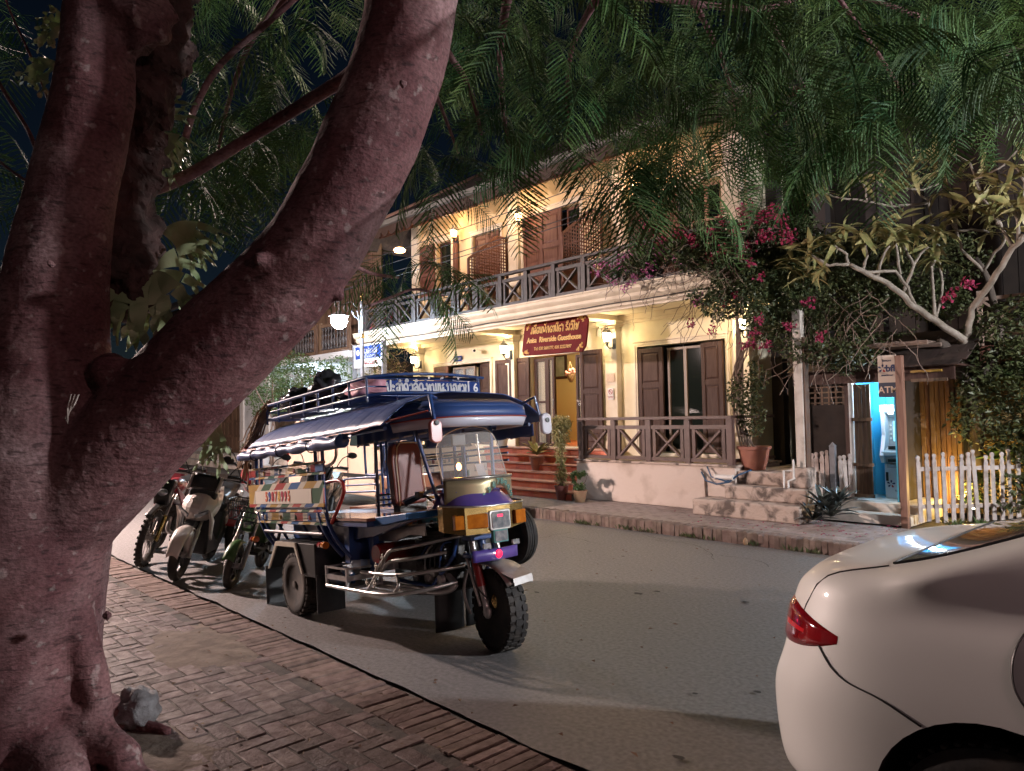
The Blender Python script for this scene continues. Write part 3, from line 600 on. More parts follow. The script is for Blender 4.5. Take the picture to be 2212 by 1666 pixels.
# hanging name board: Lao line, name, telephone
LAO = {  # each glyph: width, strokes on a 1 high grid
 'e':(.42,[[(.12,.25),(.05,.12),(.14,.0),(.28,.05),(.26,.2),(.16,.22)],[(.26,.2),(.26,.95),(.3,1)]]),
 'ae':(.72,[[(.12,.25),(.05,.12),(.14,.0),(.24,.05),(.24,.95)],[(.46,.25),(.39,.12),(.48,.0),(.58,.05),(.58,.95)]]),
 'h':(.8,[[(.12,.95),(.05,.85),(.12,.75),(.18,.85),(.18,0),(.35,.05),(.5,.5),(.66,.6),(.66,0)],[(.5,.75),(.7,.95)]]),
 'o':(.75,[[(.62,.3),(.52,.2),(.42,.35),(.55,.45),(.66,.3),(.6,.02),(.2,.02),(.1,.4),(.2,.8),(.45,.95),(.66,.75),(.66,.6)]]),
 'n':(.75,[[(.12,.95),(.05,.82),(.14,.72),(.2,.85),(.2,.05),(.4,.05),(.58,.3),(.58,.95)],[(.58,.2),(.7,.0)]]),
 'ph':(.85,[[(.12,.95),(.05,.82),(.14,.72),(.2,.85),(.2,.05),(.42,.5),(.62,.05),(.66,1.0)]]),
 'k':(.75,[[(.1,.7),(.3,.95),(.58,.85),(.62,0)],[(.1,.7),(.28,.55),(.14,.35),(.14,0)]]),
 'a':(.42,[[(.05,.8),(.18,.95),(.3,.8),(.3,0)]]),
 's':(.8,[[(.6,.35),(.45,.45),(.4,.3),(.6,.25),(.64,.1),(.5,0),(.14,.05),(.1,.6),(.3,.9),(.55,.8),(.75,1.05)]]),
 'r':(.65,[[(.5,.9),(.3,.98),(.12,.8),(.2,.6),(.5,.5),(.52,.15),(.35,.0),(.2,.08),(.25,.22)]]),
 'w':(.62,[[(.1,.75),(.3,.95),(.52,.75),(.52,.15),(.35,0),(.18,.08),(.2,.22),(.34,.22)]]),
 'ai':(.42,[[(.1,1.35),(.02,1.2),(.15,1.1),(.25,1.3),(.25,.1),(.15,0)]]),
 'x':(.8,[[(.2,.6),(.1,.75),(.25,.95),(.4,.7),(.15,.1),(.3,0),(.55,.1),(.6,.7),(.72,1.0)]]),
 'p':(.8,[[(.12,.95),(.05,.82),(.14,.72),(.2,.85),(.2,.05),(.62,.05),(.62,1.2)]]),
 'u':(.45,[[(.12,.75),(.05,.6),(.2,.5),(.3,.65)],[(.12,.25),(.05,.1),(.2,0),(.3,.15)]]),
 'ch':(.7,[[(.3,.5),(.15,.4),(.2,.2),(.35,.3),(.35,0),(.58,.05),(.58,.8),(.4,.95),(.15,.8)]]),
 'kh':(.8,[[(.1,.75),(.3,.95),(.62,.85),(.62,0)],[(.1,.75),(.14,.05),(.3,.05),(.4,.3),(.28,.42)]]),
 'l':(.75,[[(.1,.8),(.3,.98),(.6,.85),(.62,0)],[(.6,.55),(.3,.6),(.1,.3),(.2,0),(.38,.15),(.3,.3)]]),
 'd':(.75,[[(.1,.6),(.12,.0),(.35,.1),(.3,.35)],[(.1,.6),(.2,.9),(.45,.98),(.62,.8),(.62,0)]]),
 't':(.8,[[(.12,.95),(.05,.82),(.14,.72),(.2,.85),(.2,.0),(.5,.9),(.64,.75),(.64,0)]]),
 'ng':(.65,[[(.5,.95),(.35,.85),(.4,.7),(.55,.8),(.55,.2),(.35,0),(.08,.3)]]),
 'm':(.9,[[(.12,.95),(.05,.82),(.14,.72),(.2,.85),(.2,.05),(.36,.4),(.5,.05),(.52,.8)],[(.52,.1),(.75,.1),(.78,.95)]]),
 'y':(.75,[[(.1,.9),(.25,.8),(.12,.55),(.12,.1),(.3,0),(.62,.05),(.62,1.15)]]),
 ' ':(.35,[]), '-':(.35,[[(.05,.4),(.28,.4)]]), '.':(.2,[[(.05,.02),(.08,.08)]]),
 'I':(0,[[(-.5,1.15),(-.4,1.35),(-.15,1.35),(-.08,1.15),(-.5,1.15)]]),
 'II':(0,[[(-.5,1.15),(-.4,1.35),(-.15,1.35),(-.08,1.15),(-.5,1.15)],[(-.08,1.15),(-.06,1.42)]]),
 'A':(0,[[(-.5,1.3),(-.38,1.15),(-.2,1.2),(-.05,1.4)]]), 'T':(0,[[(-.32,1.5),(-.3,1.7)]]), 'V':(0,[[(-.45,1.5),(-.3,1.62),(-.25,1.5),(-.1,1.72)]]), 'O':(0,[[(-.4,1.15),(-.3,1.38),(-.15,1.2),(-.4,1.15)]]), 'am':(.42,[[(.05,.8),(.18,.95),(.3,.8),(.3,0)],[(-.1,1.15),(-.02,1.32),(.08,1.15),(-.1,1.15)]]),
}
def lao(tokens, h, mt, sw=.10, flat=.004, width=None):
    """joined stroke lettering lying in the XY plane, centred"""
    b = MB(); x = 0; segs = []
    for t in tokens:
        w, ss = LAO[t]
        for st in ss: segs.append([(x+p, q) for p, q in st])
        x += w
    k = (width/(x*h)) if width else 1
    for st in segs:
        pts = [((p-x/2)*h*k, (q-.5)*h) for p, q in st]
        # smooth
        out = [pts[0]]
        for i in range(len(pts)-1):
            a, c = pts[i], pts[i+1]
            if len(pts) > 2: out += [((a[0]*.75+c[0]*.25),(a[1]*.75+c[1]*.25)), ((a[0]*.25+c[0]*.75),(a[1]*.25+c[1]*.75))]
        out.append(pts[-1])
        for (ax, ay), (cx, cy) in zip(out[:-1], out[1:]):
            if abs(ax-cx)+abs(ay-cy) < 1e-6: continue
            b.bar((ax,ay,flat/2),(cx,cy,flat/2), sw*h, flat)
        for (ax, ay) in out: b.lathe([(sw*h*.5, 0),(sw*h*.5, flat)], 6, (ax,ay,0))
    return b.mesh('lettering', mt)
lao_plate = lao(['h','d','w','n','x','a'], .05, white, .18, .002, .24)
piece(lao_plate, 'lettering', sp, (-13.47,YF-.074,2.995), (pi/2,0,0))
sg = thing('name_board', 'maroon carved board with gold Lao and English guesthouse name over the door', 'sign', (-9.02, 9.5, 3.04), 0, world=False)
sg.rotation_euler = (radians(-9), radians(1.2), 0)
b = MB(); b.prism([(-.79,-.24),(-.79,.24),(-.72,.33),(.72,.33),(.79,.24),(.79,-.24),(.72,-.33),(-.72,-.33)], -.02, .02, 'xz'); b.build('board', maroon, sg, bevel=.006)
piece(lao(['e','h','II','o','n','ph','A','k','o','a','n','I','s','a',' ','r','I','e','w','I','ai','x','V'], .125, yello, .15, .01, 1.2), 'lettering', sg, (-.0,-.022,.135), (pi/2,0,0))
piece(txt('Anisa  Riverside Guesthouse', .145, yello, .005, sx=.80, bold=.0025), 'lettering', sg, (0,-.025,-.055), (pi/2,0,0))
piece(txt('Tel: 030 5601777, 020 22227897', .085, yello, .004, sx=.82), 'lettering', sg, (0,-.025,-.22), (pi/2,0,0))
rr = random.Random(2)
for sx in (-1,1):
    for sz in (-1,1):
        b = MB()
        for k in range(11):
            u = rr.uniform(0,1); v = rr.uniform(0,1-u); c = (sx*(.76-.16*u), -.024, sz*(.30-.2*v))
            b.tube([(c[0]+.022*(1-j/9)*cos(j*.9+k), c[1], c[2]+.022*(1-j/9)*sin(j*.9+k)) for j in range(8)], .006, 5)
        b.build('corner_scroll', yello, sg)
b = MB(); b.tube([(-.6,0,.33),(-.6,.05,.5)],.008,5); b.tube([(.6,0,.33),(.6,.05,.5)],.008,5); b.build('hanger', blackm, sg)

# ---- wall lanterns
lit_w = mat('lantern_glass_lit', (1,.9,.7), .3, emit=(1,.82,.52), es=22)
lit_o = mat('lantern_glass_amber', (1,.7,.4), .3, emit=(1,.50,.20), es=14)
def lantern(x, y, z, label, up=False, pw=14, col=(1,.74,.38), lit=lit_w, s=1.0):
    t = thing('wall_lantern', label, 'lantern', (x, YF-.14, z), 0, 'lit wall lanterns on the guesthouse', world=False); dy = y-(YF-.14)
    b = MB(); b.lathe([(.0,-.21),(.035,-.20),(.02,-.18),(.05,-.15),(.065,-.14)], 8, (0,dy,0)); b.build('base', blackm, t)
    b = MB(); b.lathe([(.06,-.139),(.085,.02),(.05,.06)], 6, (0,dy,0)); o = b.build('glass', lit, t)
    b = MB()
    for k in range(6):
        a = k*pi/3; b.bar((.062*cos(a),dy+.062*sin(a),-.14),(.088*cos(a),dy+.088*sin(a),.022),.008)
    b.build('cage', blackm, t)
    b = MB(); b.lathe([(.10,.022),(.105,.03),(.06,.08),(.03,.10),(.035,.12),(.012,.14),(.012,.17),(.0,.18)], 8, (0,dy,0)); b.build('cap', blackm, t)
    b = MB(); b.tube([(0,dy,-.2),(0,dy+.06,-.26),(0,-.06,-.24),(0,0,-.15)], .012, 6); b.box(-.04,.04,-.012,0,-.26,-.06); b.build('bracket', blackm, t)
    # the bulb glows through every pane: light placed just in front of the glass
    lamp('bulb', (0, dy-.16, -.05), pw, col, .03, t)
    if pw: lamp('bulb', (0, dy+.02, .26), pw*.35, col, .03, t)
    return t
lantern(-8.66, YF-.36, 3.10, 'lit lantern on the middle column right of the name board', pw=17)
lantern(-11.52, YF-.36, 3.10, 'lit lantern on the column left of the name board', pw=17)
lantern(-14.85, YF-.36, 3.10, 'lit lantern on the leftmost column of the ground floor', pw=13)
lantern(-5.90, YF-.36, 3.05, 'lit lantern half hidden by bougainvillea at the right corner', pw=15)
lantern(-13.31, YF-.26, 5.99, 'small amber lantern glowing above the balcony window shutter', pw=15, col=(1,.66,.34), lit=lit_o)
lantern(-11.05, YF-.30, 5.90, 'star bright amber lantern beside the balcony column', pw=15, col=(1,.66,.34), lit=lit_o)
lantern(-7.95, YF-.30, 5.88, 'amber lantern glimpsed behind the hanging fronds', pw=15, col=(1,.66,.34), lit=lit_o)

# ================================================================ ENTRY STAIRS
st = thing('entry_steps', 'red tiled entry steps with pale nosings leading up to the open door', 'steps', (-10, 9.2, .15))
tm = MB().cbox(-.148,.148,-.012,0,-.06,.055,.002).mesh('riser_tile', tile_r)
xs0, xs1 = -12.05, -8.42
for k in range(6):
    y0 = 9.2+.24*k; z1 = .15+.135*(k+1); r_ = xs1-(.0 if k == 0 else .18)
    MB().box(xs0, r_, y0+.012, YF-.25 if k == 5 else 9.2+.24*(k+1)+.02, .15 if k == 0 else z1-.16, z1-.031).build('step', mortar, st)
    MB().box(xs0-.01, r_+.012, y0-.03, YF-.2 if k == 5 else y0+.27, z1-.03, z1).build('nosing', tile_n, st, bevel=.008)
    for j in range(int((r_-xs0)/.15)):
        x = r_-.075-j*.15
        piece(tm, 'riser_tile', st, (x, y0+.006, z1-.09), (0,0,0), (.5,1,.95))

# cracks and drips on the road
b = MB(); rr = random.Random(41)
def crack(x, y, a, n):
    P_ = [Vector((x,y,.012))]
    for k in range(n): a += rr.gauss(0,.22); P_.append(P_[-1]+Vector((cos(a)*.07, sin(a)*.07, 0)))
    for i in range(n):
        d = (P_[i+1]-P_[i]).normalized(); sd = Vector((-d.y,d.x,0))*rr.uniform(.002,.006); b.add([P_[i]-sd,P_[i]+sd,P_[i+1]+sd*.7,P_[i+1]-sd*.7],[(0,1,2,3)])
for (x,y,a,n) in ((-5.6,7.6,-.1,22),(-4.6,7.2,.4,14),(-6.6,7.0,.0,12),(-7.2,6.6,.2,16),(-5.0,7.75,3.0,14)): crack(x,y,a,n)
for k in range(16):
    x, y = rr.uniform(-6,-1.8), rr.uniform(2.8,7.4); r0 = rr.uniform(.012,.045); b.add([(x+r0*cos(a)*rr.uniform(.7,1.4), y+r0*.7*sin(a)*rr.uniform(.7,1.3), .011) for a in [q*pi/5 for q in range(10)]], [tuple(range(10))])
o = b.build('road_cracks', mat('crack_tar', (.03,.027,.026), .7)); o['kind'] = 'stuff'

b = MB(); rr = random.Random(55)
for i in range(420):
    x = rr.uniform(-9,-1.6); y = 2.25+abs(rr.gauss(0,.16)) if rr.random() < .7 else rr.uniform(1.2,2.3); a = rr.uniform(0,6.28); z = -.05 if 2.24 < y < 2.5 else (.006 if y > 2.5 else .150)
    leaflet(b, Vector((x,y,z)), Vector((cos(a),sin(a),rr.uniform(-.05,.2))), Vector((0,0,1)), rr.uniform(.012,.05), rr.uniform(.006,.022))
o = b.build('leaf_litter', mat('litter_leaf', (.12,.075,.045), .85, col2=(.2,.14,.08), ns=25)); o['kind'] = 'stuff'
def curve_(P_):
    P_ = [Vector(p) for p in P_]; return [P_[i].lerp(P_[i+1], k/3) for i in range(len(P_)-1) for k in range(3)]+[P_[-1]]
# ================================================================ STREET LAMPS
globe_m = mat('lamp_globe_lit', (1,1,1), .3, emit=(.80,.90,1), es=30)
lamppost = mat('lamp_post_grey', (.20,.20,.22), .45, col2=(.14,.14,.15), ns=9)
def street_lamp(x, y, label, pw, col, sgn=-1, arm=.55):
    gm = mat('lamp_globe_lit', (1,1,1), .3, emit=col, es=pw)
    t = thing('street_lamp', label, 'street lamp', (x, y, .15), 0, None, world=False)
    b = MB(); b.lathe([(.09,0),(.09,.12),(.06,.16),(.05,.5),(.045,2.0),(.04,4.0)], 14); b.build('pole', lamppost, t, 40)
    b = MB(); b.lathe([(.05,3.2),(.055,3.22),(.055,3.28),(.05,3.30)], 14); b.lathe([(.05,2.05),(.055,2.07),(.055,2.11),(.05,2.13)], 14); b.build('collar', gold, t, 40)
    b = MB(); b.lathe([(.02,4.0),(.045,4.03),(.02,4.06),(.035,4.10),(.03,4.14),(.0,4.2)], 12); b.build('finial', gold, t, True)
    b = MB(); b.tube([(0,sgn*.06,3.25),(0,sgn*.07,3.62),(0,sgn*.12,3.85),(0,sgn*.24,3.97),(0,sgn*.38,3.93),(0,sgn*.44,3.82),(0,sgn*.38,3.74),(0,sgn*.31,3.79),(0,sgn*.33,3.86)], .016, 6)
    b.tube([(0,sgn*.38,3.93),(0,sgn*.5,3.86),(0,sgn*arm,3.95),(0,sgn*(arm+.1),3.92),(0,sgn*(arm+.1),3.84),(0,sgn*(arm+.03),3.83)], .014, 6)
    b.tube([(0,sgn*.07,3.60),(0,sgn*.2,3.68),(0,sgn*.24,3.78),(0,sgn*.18,3.82)], .012, 6); b.tube([(0,sgn*arm,3.9),(0,sgn*arm,3.72)],.014,6); b.build('scroll_arm', lamppost, t, True)
    gz = 3.53
    b = MB(); b.lathe([(.03,.22),(.07,.19),(.19,.12),(.205,.10),(.19,.105),(.05,.17)], 20, (0,sgn*arm,gz)); b.build('shade', lamppost, t, 30)
    b = MB(); b.lathe([(.16,.09),(.172,.03),(.165,-.04),(.13,-.11),(.07,-.155),(.0,-.17)], 20, (0,sgn*arm,gz)); o = b.build('globe', gm, t, True); return t
street_lamp(-13.63, 8.32, 'street lamp with a glowing round globe on a scrolled arm', 260, (.66,.84,1))
# added lamp with no source in view: reddish fill from behind the camera
street_lamp(5.5, 1.2, 'added fill street lamp on the near pavement behind the viewer to the right', 150, (1,.60,.60), 1, .55)
street_lamp(-12.6, .5, 'assumed street lamp on the near pavement beyond the left edge of the view', 2900, (1,.76,.68), 1, .55)  # unseen lamp, assumed from the light and shadows coming from the left
street_lamp(5.2, 8.5, 'added street lamp on the far pavement beyond the right edge of the view', 2300, (.95,.96,1), -1, .55)  # unseen lamp, added to brighten the taxi front and the road

# ================================================================ LEFT NEIGHBOUR
nb = thing('neighbour_house', 'old house with dark wooden upper floor and pale shop front behind creepers', 'house', (-22, 10.5, .15))
bluewhite = mat('pale_shopfront', (.62,.64,.66), .7, col2=(.5,.52,.54), ns=2)
Yn = 10.3
b = MB(); wall_boxes(b, -34, -16.0, .15, 3.15, Yn, Yn+.2, [(-33,-31.5,.5,2.7),(-26.9,-24.9,.5,2.65),(-22.3,-20.6,.5,2.7)]); b.build('wall', bluewhite, nb)
b = MB(); b.box(-34,-16.0,Yn+.2,18,.15,3.1); b.build('inner_block', darkv, nb)
for x0, x1 in ((-33,-31.5),(-26.9,-24.9),(-22.3,-20.6)):
    w = (x1-x0)/3
    for k in range(3):
        b = MB(); b.box(x0+k*w+.01,x0+(k+1)*w-.01,Yn+.04,Yn+.08,.5,2.65); o = b.build('door', oldwood, nb)
        for i in range(2):
            for j in range(4): MB().box(x0+k*w+.08+i*(w-.1)/2, x0+k*w+.02+(i+1)*(w-.1)/2, Yn+.025, Yn+.04, .62+j*.52, 1.05+j*.52).build('panel', oldwood, o)
for x in (-27.2,-24.6,-22.6,-20.3,-18.6,-16.2): MB().box(x-.12,x+.12,Yn-.06,Yn-.001,.15,3.15).build('pilaster', white, nb)
b = MB(); b.box(-34,-15.9,9.3,Yn+.2,3.15,3.32); b.build('floor_band', bluewhite, nb)
b = MB(); b.box(-34,-15.8,Yn-.1,Yn,3.33,6.2); b.build('upper_wall', darkv, nb)
x = -33.9
while x < -15.9:
    MB().box(x,x+.185,Yn-.125-random.uniform(0,.012),Yn-.101,3.34,6.2).build('plank', oldwood, nb); x += .2
br = part('balustrade', nb)
balm = MB().lathe([(.03,0),(.03,.06),(.016,.09),(.035,.17),(.04,.22),(.018,.30),(.014,.34),(.03,.40),(.014,.44),(.012,.50),(.028,.56),(.03,.6)], 8).mesh('baluster', blkwood, True)
for (a, c) in ((-20.6,-19.3),(-19.1,-17.75),(-17.4,-16.05)):
    MB().box(a-.08,a,9.36,9.44,3.33,4.15).build('post', oldwood, br); MB().box(c,c+.08,9.36,9.44,3.33,4.15).build('post', oldwood, br)
    MB().box(a,c,9.37,9.43,4.02,4.1).build('rail', oldwood, br); MB().box(a,c,9.37,9.43,3.34,3.42).build('rail', oldwood, br)
    n = 9
    for k in range(n): piece(balm, 'baluster', br, (a+(c-a)*(k+.5)/n, 9.4, 3.42), (0,0,0), (1.3,1.3,1))
b = MB(); b.add([(-35,8.7,5.6),(-15.4,8.7,5.6),(-15.4,13,8),(-35,13,8)],[(0,1,2,3)]); b.build('roof', MATS['roof_tile'], nb, solid=.06)
b = MB(); b.box(-34,-15.6,8.9,10.3,.15,.34); b.build('front_step', whited, nb); b = MB(); b.box(-34,-15.6,9.3,10.3,.34,.5); b.build('front_step', whited, nb)
fl = lamp('shop_light', (-19, 9.9, 2.9), 90, (.75,.88,1), .3)
q = thing('eave_lantern', 'small amber lamp under the dark neighbour eave at the left', 'lantern', tuple(at(863,540,Y=9.6)), world=False)
b = MB(); b.lathe([(0,-.06),(.12,-.05),(.14,0),(.1,.04),(0,.05)], 12); b.build('shade', lit_o, q, True); b = MB(); b.tube([(0,0,.05),(0,.2,.4)],.01,5); b.build('stem', blackm, q)
# street sign on the pavement
ss = thing('shop_sign', 'blue and white shop sign on a frame behind the street lamp pole', 'sign', (-14.45, 9.0, .15))
b = MB(); b.box(-15.07,-13.82,8.97,9.03,2.80,3.33); b.build('panel', white, ss); b = MB(); b.box(-14.98,-13.9,8.962,8.969,3.0,3.29); b.build('blue_field', signblue, ss)
b = MB(); b.box(-15.1,-15.05,8.95,9.05,2.0,3.36); b.box(-13.85,-13.8,8.95,9.05,2.0,3.36); b.build('frame', lamppost, ss)
b = MB(); b.lathe([(.07,0),(.07,.004)], 14, (-14.86,8.958,3.15), 'y'); b.build('emblem', white, ss)
piece(lao(['d','h','ng','h','A','k','w','d','I','n'], .12, white, .15, .004, .7), 'lettering', ss, (-14.38,8.96,3.17), (pi/2,0,0))
piece(lao(['p','a','s','I','n','a','k','o','n'], .06, white, .16, .004, .6), 'lettering', ss, (-14.4,8.96,3.05), (pi/2,0,0))
piece(lao(['t','a','m','o','n','l','a','w'], .09, red_p, .16, .004, .7), 'lettering', ss, (-14.4,8.966,2.90), (pi/2,0,0))
b = MB(); b.tube([(-15.07,9,.15),(-15.07,9,2.1)],.025,6); b.tube([(-13.83,9,.15),(-13.83,9,2.1)],.025,6); b.build('leg', lamppost, ss)

# ================================================================ PLANTS
def leafmass(b, blobs, n, L, W, rr, up=.3, droop=0):
    tot = sum(q[3]*q[4]*q[5] for q in blobs)
    for (cx, cy, cz, rx, ry, rz) in blobs:
        for i in range(int(n*rx*ry*rz/tot)):
            while True:
                u = Vector((rr.uniform(-1,1), rr.uniform(-1,1), rr.uniform(-1,1)))
                if u.length < 1: break
            if u.length < .5 and rr.random() < .5: u = u.normalized()*rr.uniform(.7,1)
            p = Vector((cx+u.x*rx, cy+u.y*ry, cz+u.z*rz))
            if noise.noise(p*2.3) < -.22: continue
            d = Vector((rr.gauss(0,1), rr.gauss(0,1), rr.gauss(0,.7)-droop)); k = rr.uniform(.6,1.3)
            leaflet(b, p, d, Vector((rr.gauss(0,.6), rr.gauss(0,.6)-.3, 1)), L*k, W*k)
def bracts(b, pts, rr, s=.03):
    for p in pts:
        for i in range(4):
            d = Vector((rr.gauss(0,1), rr.gauss(0,1), rr.gauss(0,1)))
            leaflet(b, Vector(p)+Vector((rr.gauss(0,.02),rr.gauss(0,.02),rr.gauss(0,.02))), d, Vector((rr.gauss(0,1),rr.gauss(0,1),1)), s*rr.uniform(.8,1.4), s*rr.uniform(.7,1.1))
def cluster(c, r, n, rr): return [(c[0]+rr.gauss(0,r), c[1]+rr.gauss(0,r*.6), c[2]+rr.gauss(0,r*.8)) for _ in range(n)]
def wander(p, d, n, step, rr, g=-.02, j=.35):
    pts = [Vector(p)]; d = Vector(d).normalized()
    for i in range(n):
        d = (d+Vector((rr.gauss(0,j),rr.gauss(0,j),rr.gauss(0,j)+g))).normalized(); pts.append(pts[-1]+d*step)
    return pts
rr = random.Random(21)
# creeper in front of the left house
hv = thing('creeper', 'leafy green creeper climbing in front of the pale shop front at left', 'creeper', (-17.5, 9.1, .15))
b = MB(); leafmass(b, [(-19.5,9.0,2.4,1.0,.5,.7),(-18.2,9.0,2.7,1.0,.5,.75),(-17.0,9.0,2.5,.9,.5,.7),(-16.0,9.0,2.5,.7,.5,.7),(-20.4,9.1,2.1,.8,.4,.5),(-18.5,8.9,3.3,.3,.3,.5)], 9000, .075, .045, rr)
o = b.build('foliage', leaf_m, hv); o['kind'] = 'stuff'
b = MB()
for x in (-19.6,-18.3,-17.1,-16.1):
    for k in range(3): b.tube(wander((x,9.05,.15),(rr.gauss(0,.1),0,1),12,.22,rr,.1,.12),.02,5)
b.build('stems', twig, hv)
bv = thing('bougainvillea', 'thin leggy bougainvillea with a few magenta flowers beside the street lamp', 'bougainvillea', (-14.6, 9.6, .15))
b = MB(); leafmass(b, [(-14.5,9.5,2.9,.55,.4,.75),(-14.2,9.5,3.7,.4,.35,.4),(-15.1,9.5,2.3,.5,.4,.6),(-14.6,9.5,2.0,.5,.4,.5)], 2600, .06, .035, rr)
o = b.build('foliage', mat('olive_small_leaf', (.16,.17,.05), .5, col2=(.30,.24,.09), ns=11), bv); o['kind'] = 'stuff'
b = MB()
for k in range(46): b.tube(wander((-14.6+rr.gauss(0,.15),9.5,2.2+rr.uniform(0,1.2)),(rr.gauss(0,.6),rr.gauss(0,.3),1),9,.12,rr,-.05,.35),.006,4)
for k in range(4): b.tube(wander((-14.6+rr.gauss(0,.1),9.6,.15),(0,0,1),12,.2,rr,.1,.1),.018,5)
b.build('stems', twig, bv)
b = MB(); bracts(b, sum([cluster(tuple(at(x,y,Y=9.3)), .05, 5, rr) for x,y in ((845,682),(826,692),(795,700),(800,718),(812,728),(790,752),(803,741),(812,838),(790,900),(856,690))],[]), rr, .05)
o = b.build('blossom', magenta, bv); o['kind'] = 'stuff'
# balcony bougainvillea (right)
bb = thing('bougainvillea', 'large bougainvillea with magenta and mauve flowers spilling over the right balcony railing', 'bougainvillea', (-5.3, 9.1, .15))
bl = []
def blob(px, py, Y, r, ry=.35, k=.8):
    p = at(px, py, Y=Y); bl.append((p.x, p.y, p.z, r, ry, r*k))
for a in ((1400,560,9.05,.28),(1480,540,9.05,.3),(1550,520,9.05,.36),(1610,530,9.1,.40),(1660,560,9.2,.42),(1640,640,9.1,.42),(1600,600,9.1,.35),(1700,620,9.4,.45),(1560,660,9.0,.28),(1520,640,9.0,.2),(1720,520,9.6,.45),(1660,500,9.4,.4)): blob(*a)
for a in ((1330,590,9.05,.18),(1380,575,9.05,.22),(1440,545,9.05,.25),(1500,560,9.05,.28),(1560,580,9.05,.3),(1600,560,9.0,.35)): blob(*a)
b = MB(); leafmass(b, bl, 17000, .062, .04, rr, droop=.2); o = b.build('foliage', mat('bougainvillea_leaf', (.03,.055,.018), .5, col2=(.085,.10,.035), ns=12), bb); o['kind'] = 'stuff'
b = MB()
for k in range(120):
    px = rr.uniform(1300,1640); py = 560+rr.gauss(0,30)-(px-1450)*.12
    b.tube(wander(at(px,py,Y=9.05),(rr.gauss(-.3,.8),rr.gauss(-.2,.3),rr.gauss(.1,.7)),9,.085,rr,-.12,.3),.0045,4)
for k in range(26):
    px = rr.uniform(1490,1620); b.tube(wander(at(px,640,Y=9.0),(rr.gauss(-.5,.5),rr.gauss(-.2,.3),-.6),9,.09,rr,-.1,.3),.004,4)
for k in range(4): b.tube(curve_([(-5.85+.04*k,10.4,.8),(-5.95+.05*k,10.3,1.6),(-5.75+.03*k,10.1,2.4),(-5.5,9.7,3.1),(-5.3,9.2,3.6)]),.018,5)
b.build('stems', twig, bb)
red_pts = [(1480,508),(1540,500),(1560,470),(1590,500),(1610,455),(1640,470),(1570,540),(1610,540),(1650,510),(1690,480),(1700,510),(1665,460),(1620,570),(1640,600),(1560,655),(1590,640),(1640,690),(1500,520),(1430,520),(1410,500),(1395,490),(1460,505),(1530,560),(1540,720),(1630,720),(1490,700)]
b = MB()
for x,y in red_pts: bracts(b, cluster(tuple(at(x,y,Y=8.85)), .055 if y < 560 else .03, 16 if y < 560 else 5, rr), rr, .045)
o = b.build('blossom', magenta, bb, label='magenta flowers'); o['kind'] = 'stuff'
b = MB()
for x,y in [(1360,545),(1390,530),(1420,545),(1350,580),(1370,600),(1395,590),(1300,575),(1315,585),(1325,605),(1440,530),(1460,560),(1340,560),(1355,620),(1510,650),(1405,575),(1290,590)]: bracts(b, cluster(tuple(at(x,y,Y=8.9)), .04, 7, rr), rr, .042)
o = b.build('blossom', mauve, bb, label='mauve flowers'); o['kind'] = 'stuff'
# pergola creeper over the kiosk
pg = thing('pergola_creeper', 'dense dark creeper with a few red blossoms hanging over the kiosk roof', 'creeper', (-4.3, 9.9, .15)); bl = []
for a in ((1650,700,9.7,.30),(1700,720,9.7,.35),(1760,700,9.8,.38),(1820,700,9.9,.38),(1880,700,10,.38),(1930,690,10.2,.35),(1750,640,9.9,.38),(1820,630,10.1,.42),(1890,620,10.3,.42),(1700,660,9.8,.36),(1730,760,9.6,.22),(1790,760,9.7,.26),(1850,755,9.8,.2),(1640,640,9.7,.3),(1960,620,10.6,.45),(2030,650,10.9,.4),(2060,560,11.2,.5),(1980,540,11.0,.45),(1890,540,10.6,.45),(1790,560,10.3,.45),(1790,775,10.0,.22),(1830,785,10.05,.2),(1870,765,10.05,.22),(1660,600,9.6,.4),(1720,590,9.9,.4)):
    a = (a[0],a[1],a[2]+.55*max(0,min(1,(a[0]-1740)/80)) if a[1] < 735 else a[2],a[3]); blob(*a)
b = MB(); leafmass(b, bl, 21000, .062, .042, rr, droop=.3); o = b.build('foliage', leaf_d, pg); o['kind'] = 'stuff'
b = MB()
for x,y in [(1700,705),(1775,728),(1620,745),(1640,690),(1745,655),(2095,612),(2050,640),(1655,745)]: bracts(b, cluster(tuple(at(x,y,Y=9.35)), .035, 7, rr), rr, .05)
o = b.build('blossom', magenta, pg); o['kind'] = 'stuff'
b = MB()
for k in range(7): b.tube([(-4.7+.25*k,9.75+.05*k,2.45),(-4.7+.25*k,11.3,2.5)],.03,6)
for k in range(3): b.tube([(-4.75,9.8+.5*k,2.42),(-3.0,9.8+.5*k,2.42)],.03,6)
for k in range(60): b.tube(wander((rr.uniform(-5.2,-3.2),9.75,rr.uniform(2.3,3.2)),(rr.gauss(0,.6),-.3,-.5),8,.09,rr,-.2,.3),.005,4)
b.build('stems', twig, pg)

def potted(name, label, x, y, z, r, h, mt, rim=True, group=None):
    t = thing(name, label, 'plant', (x, y, z), 0, group, world=False)
    b = MB(); b.lathe([(r*.66,0),(r*.86,h*.45),(r*.97,h*.86),(r*1.06,h*.87),(r*1.08,h),(r*.9,h),(r*.85,h*.9)], 20); b.build('pot', mt, t, 40)
    b = MB(); b.lathe([(r*.86,h*.89),(0,h*.92)], 16); b.build('soil', mortar, t); return t
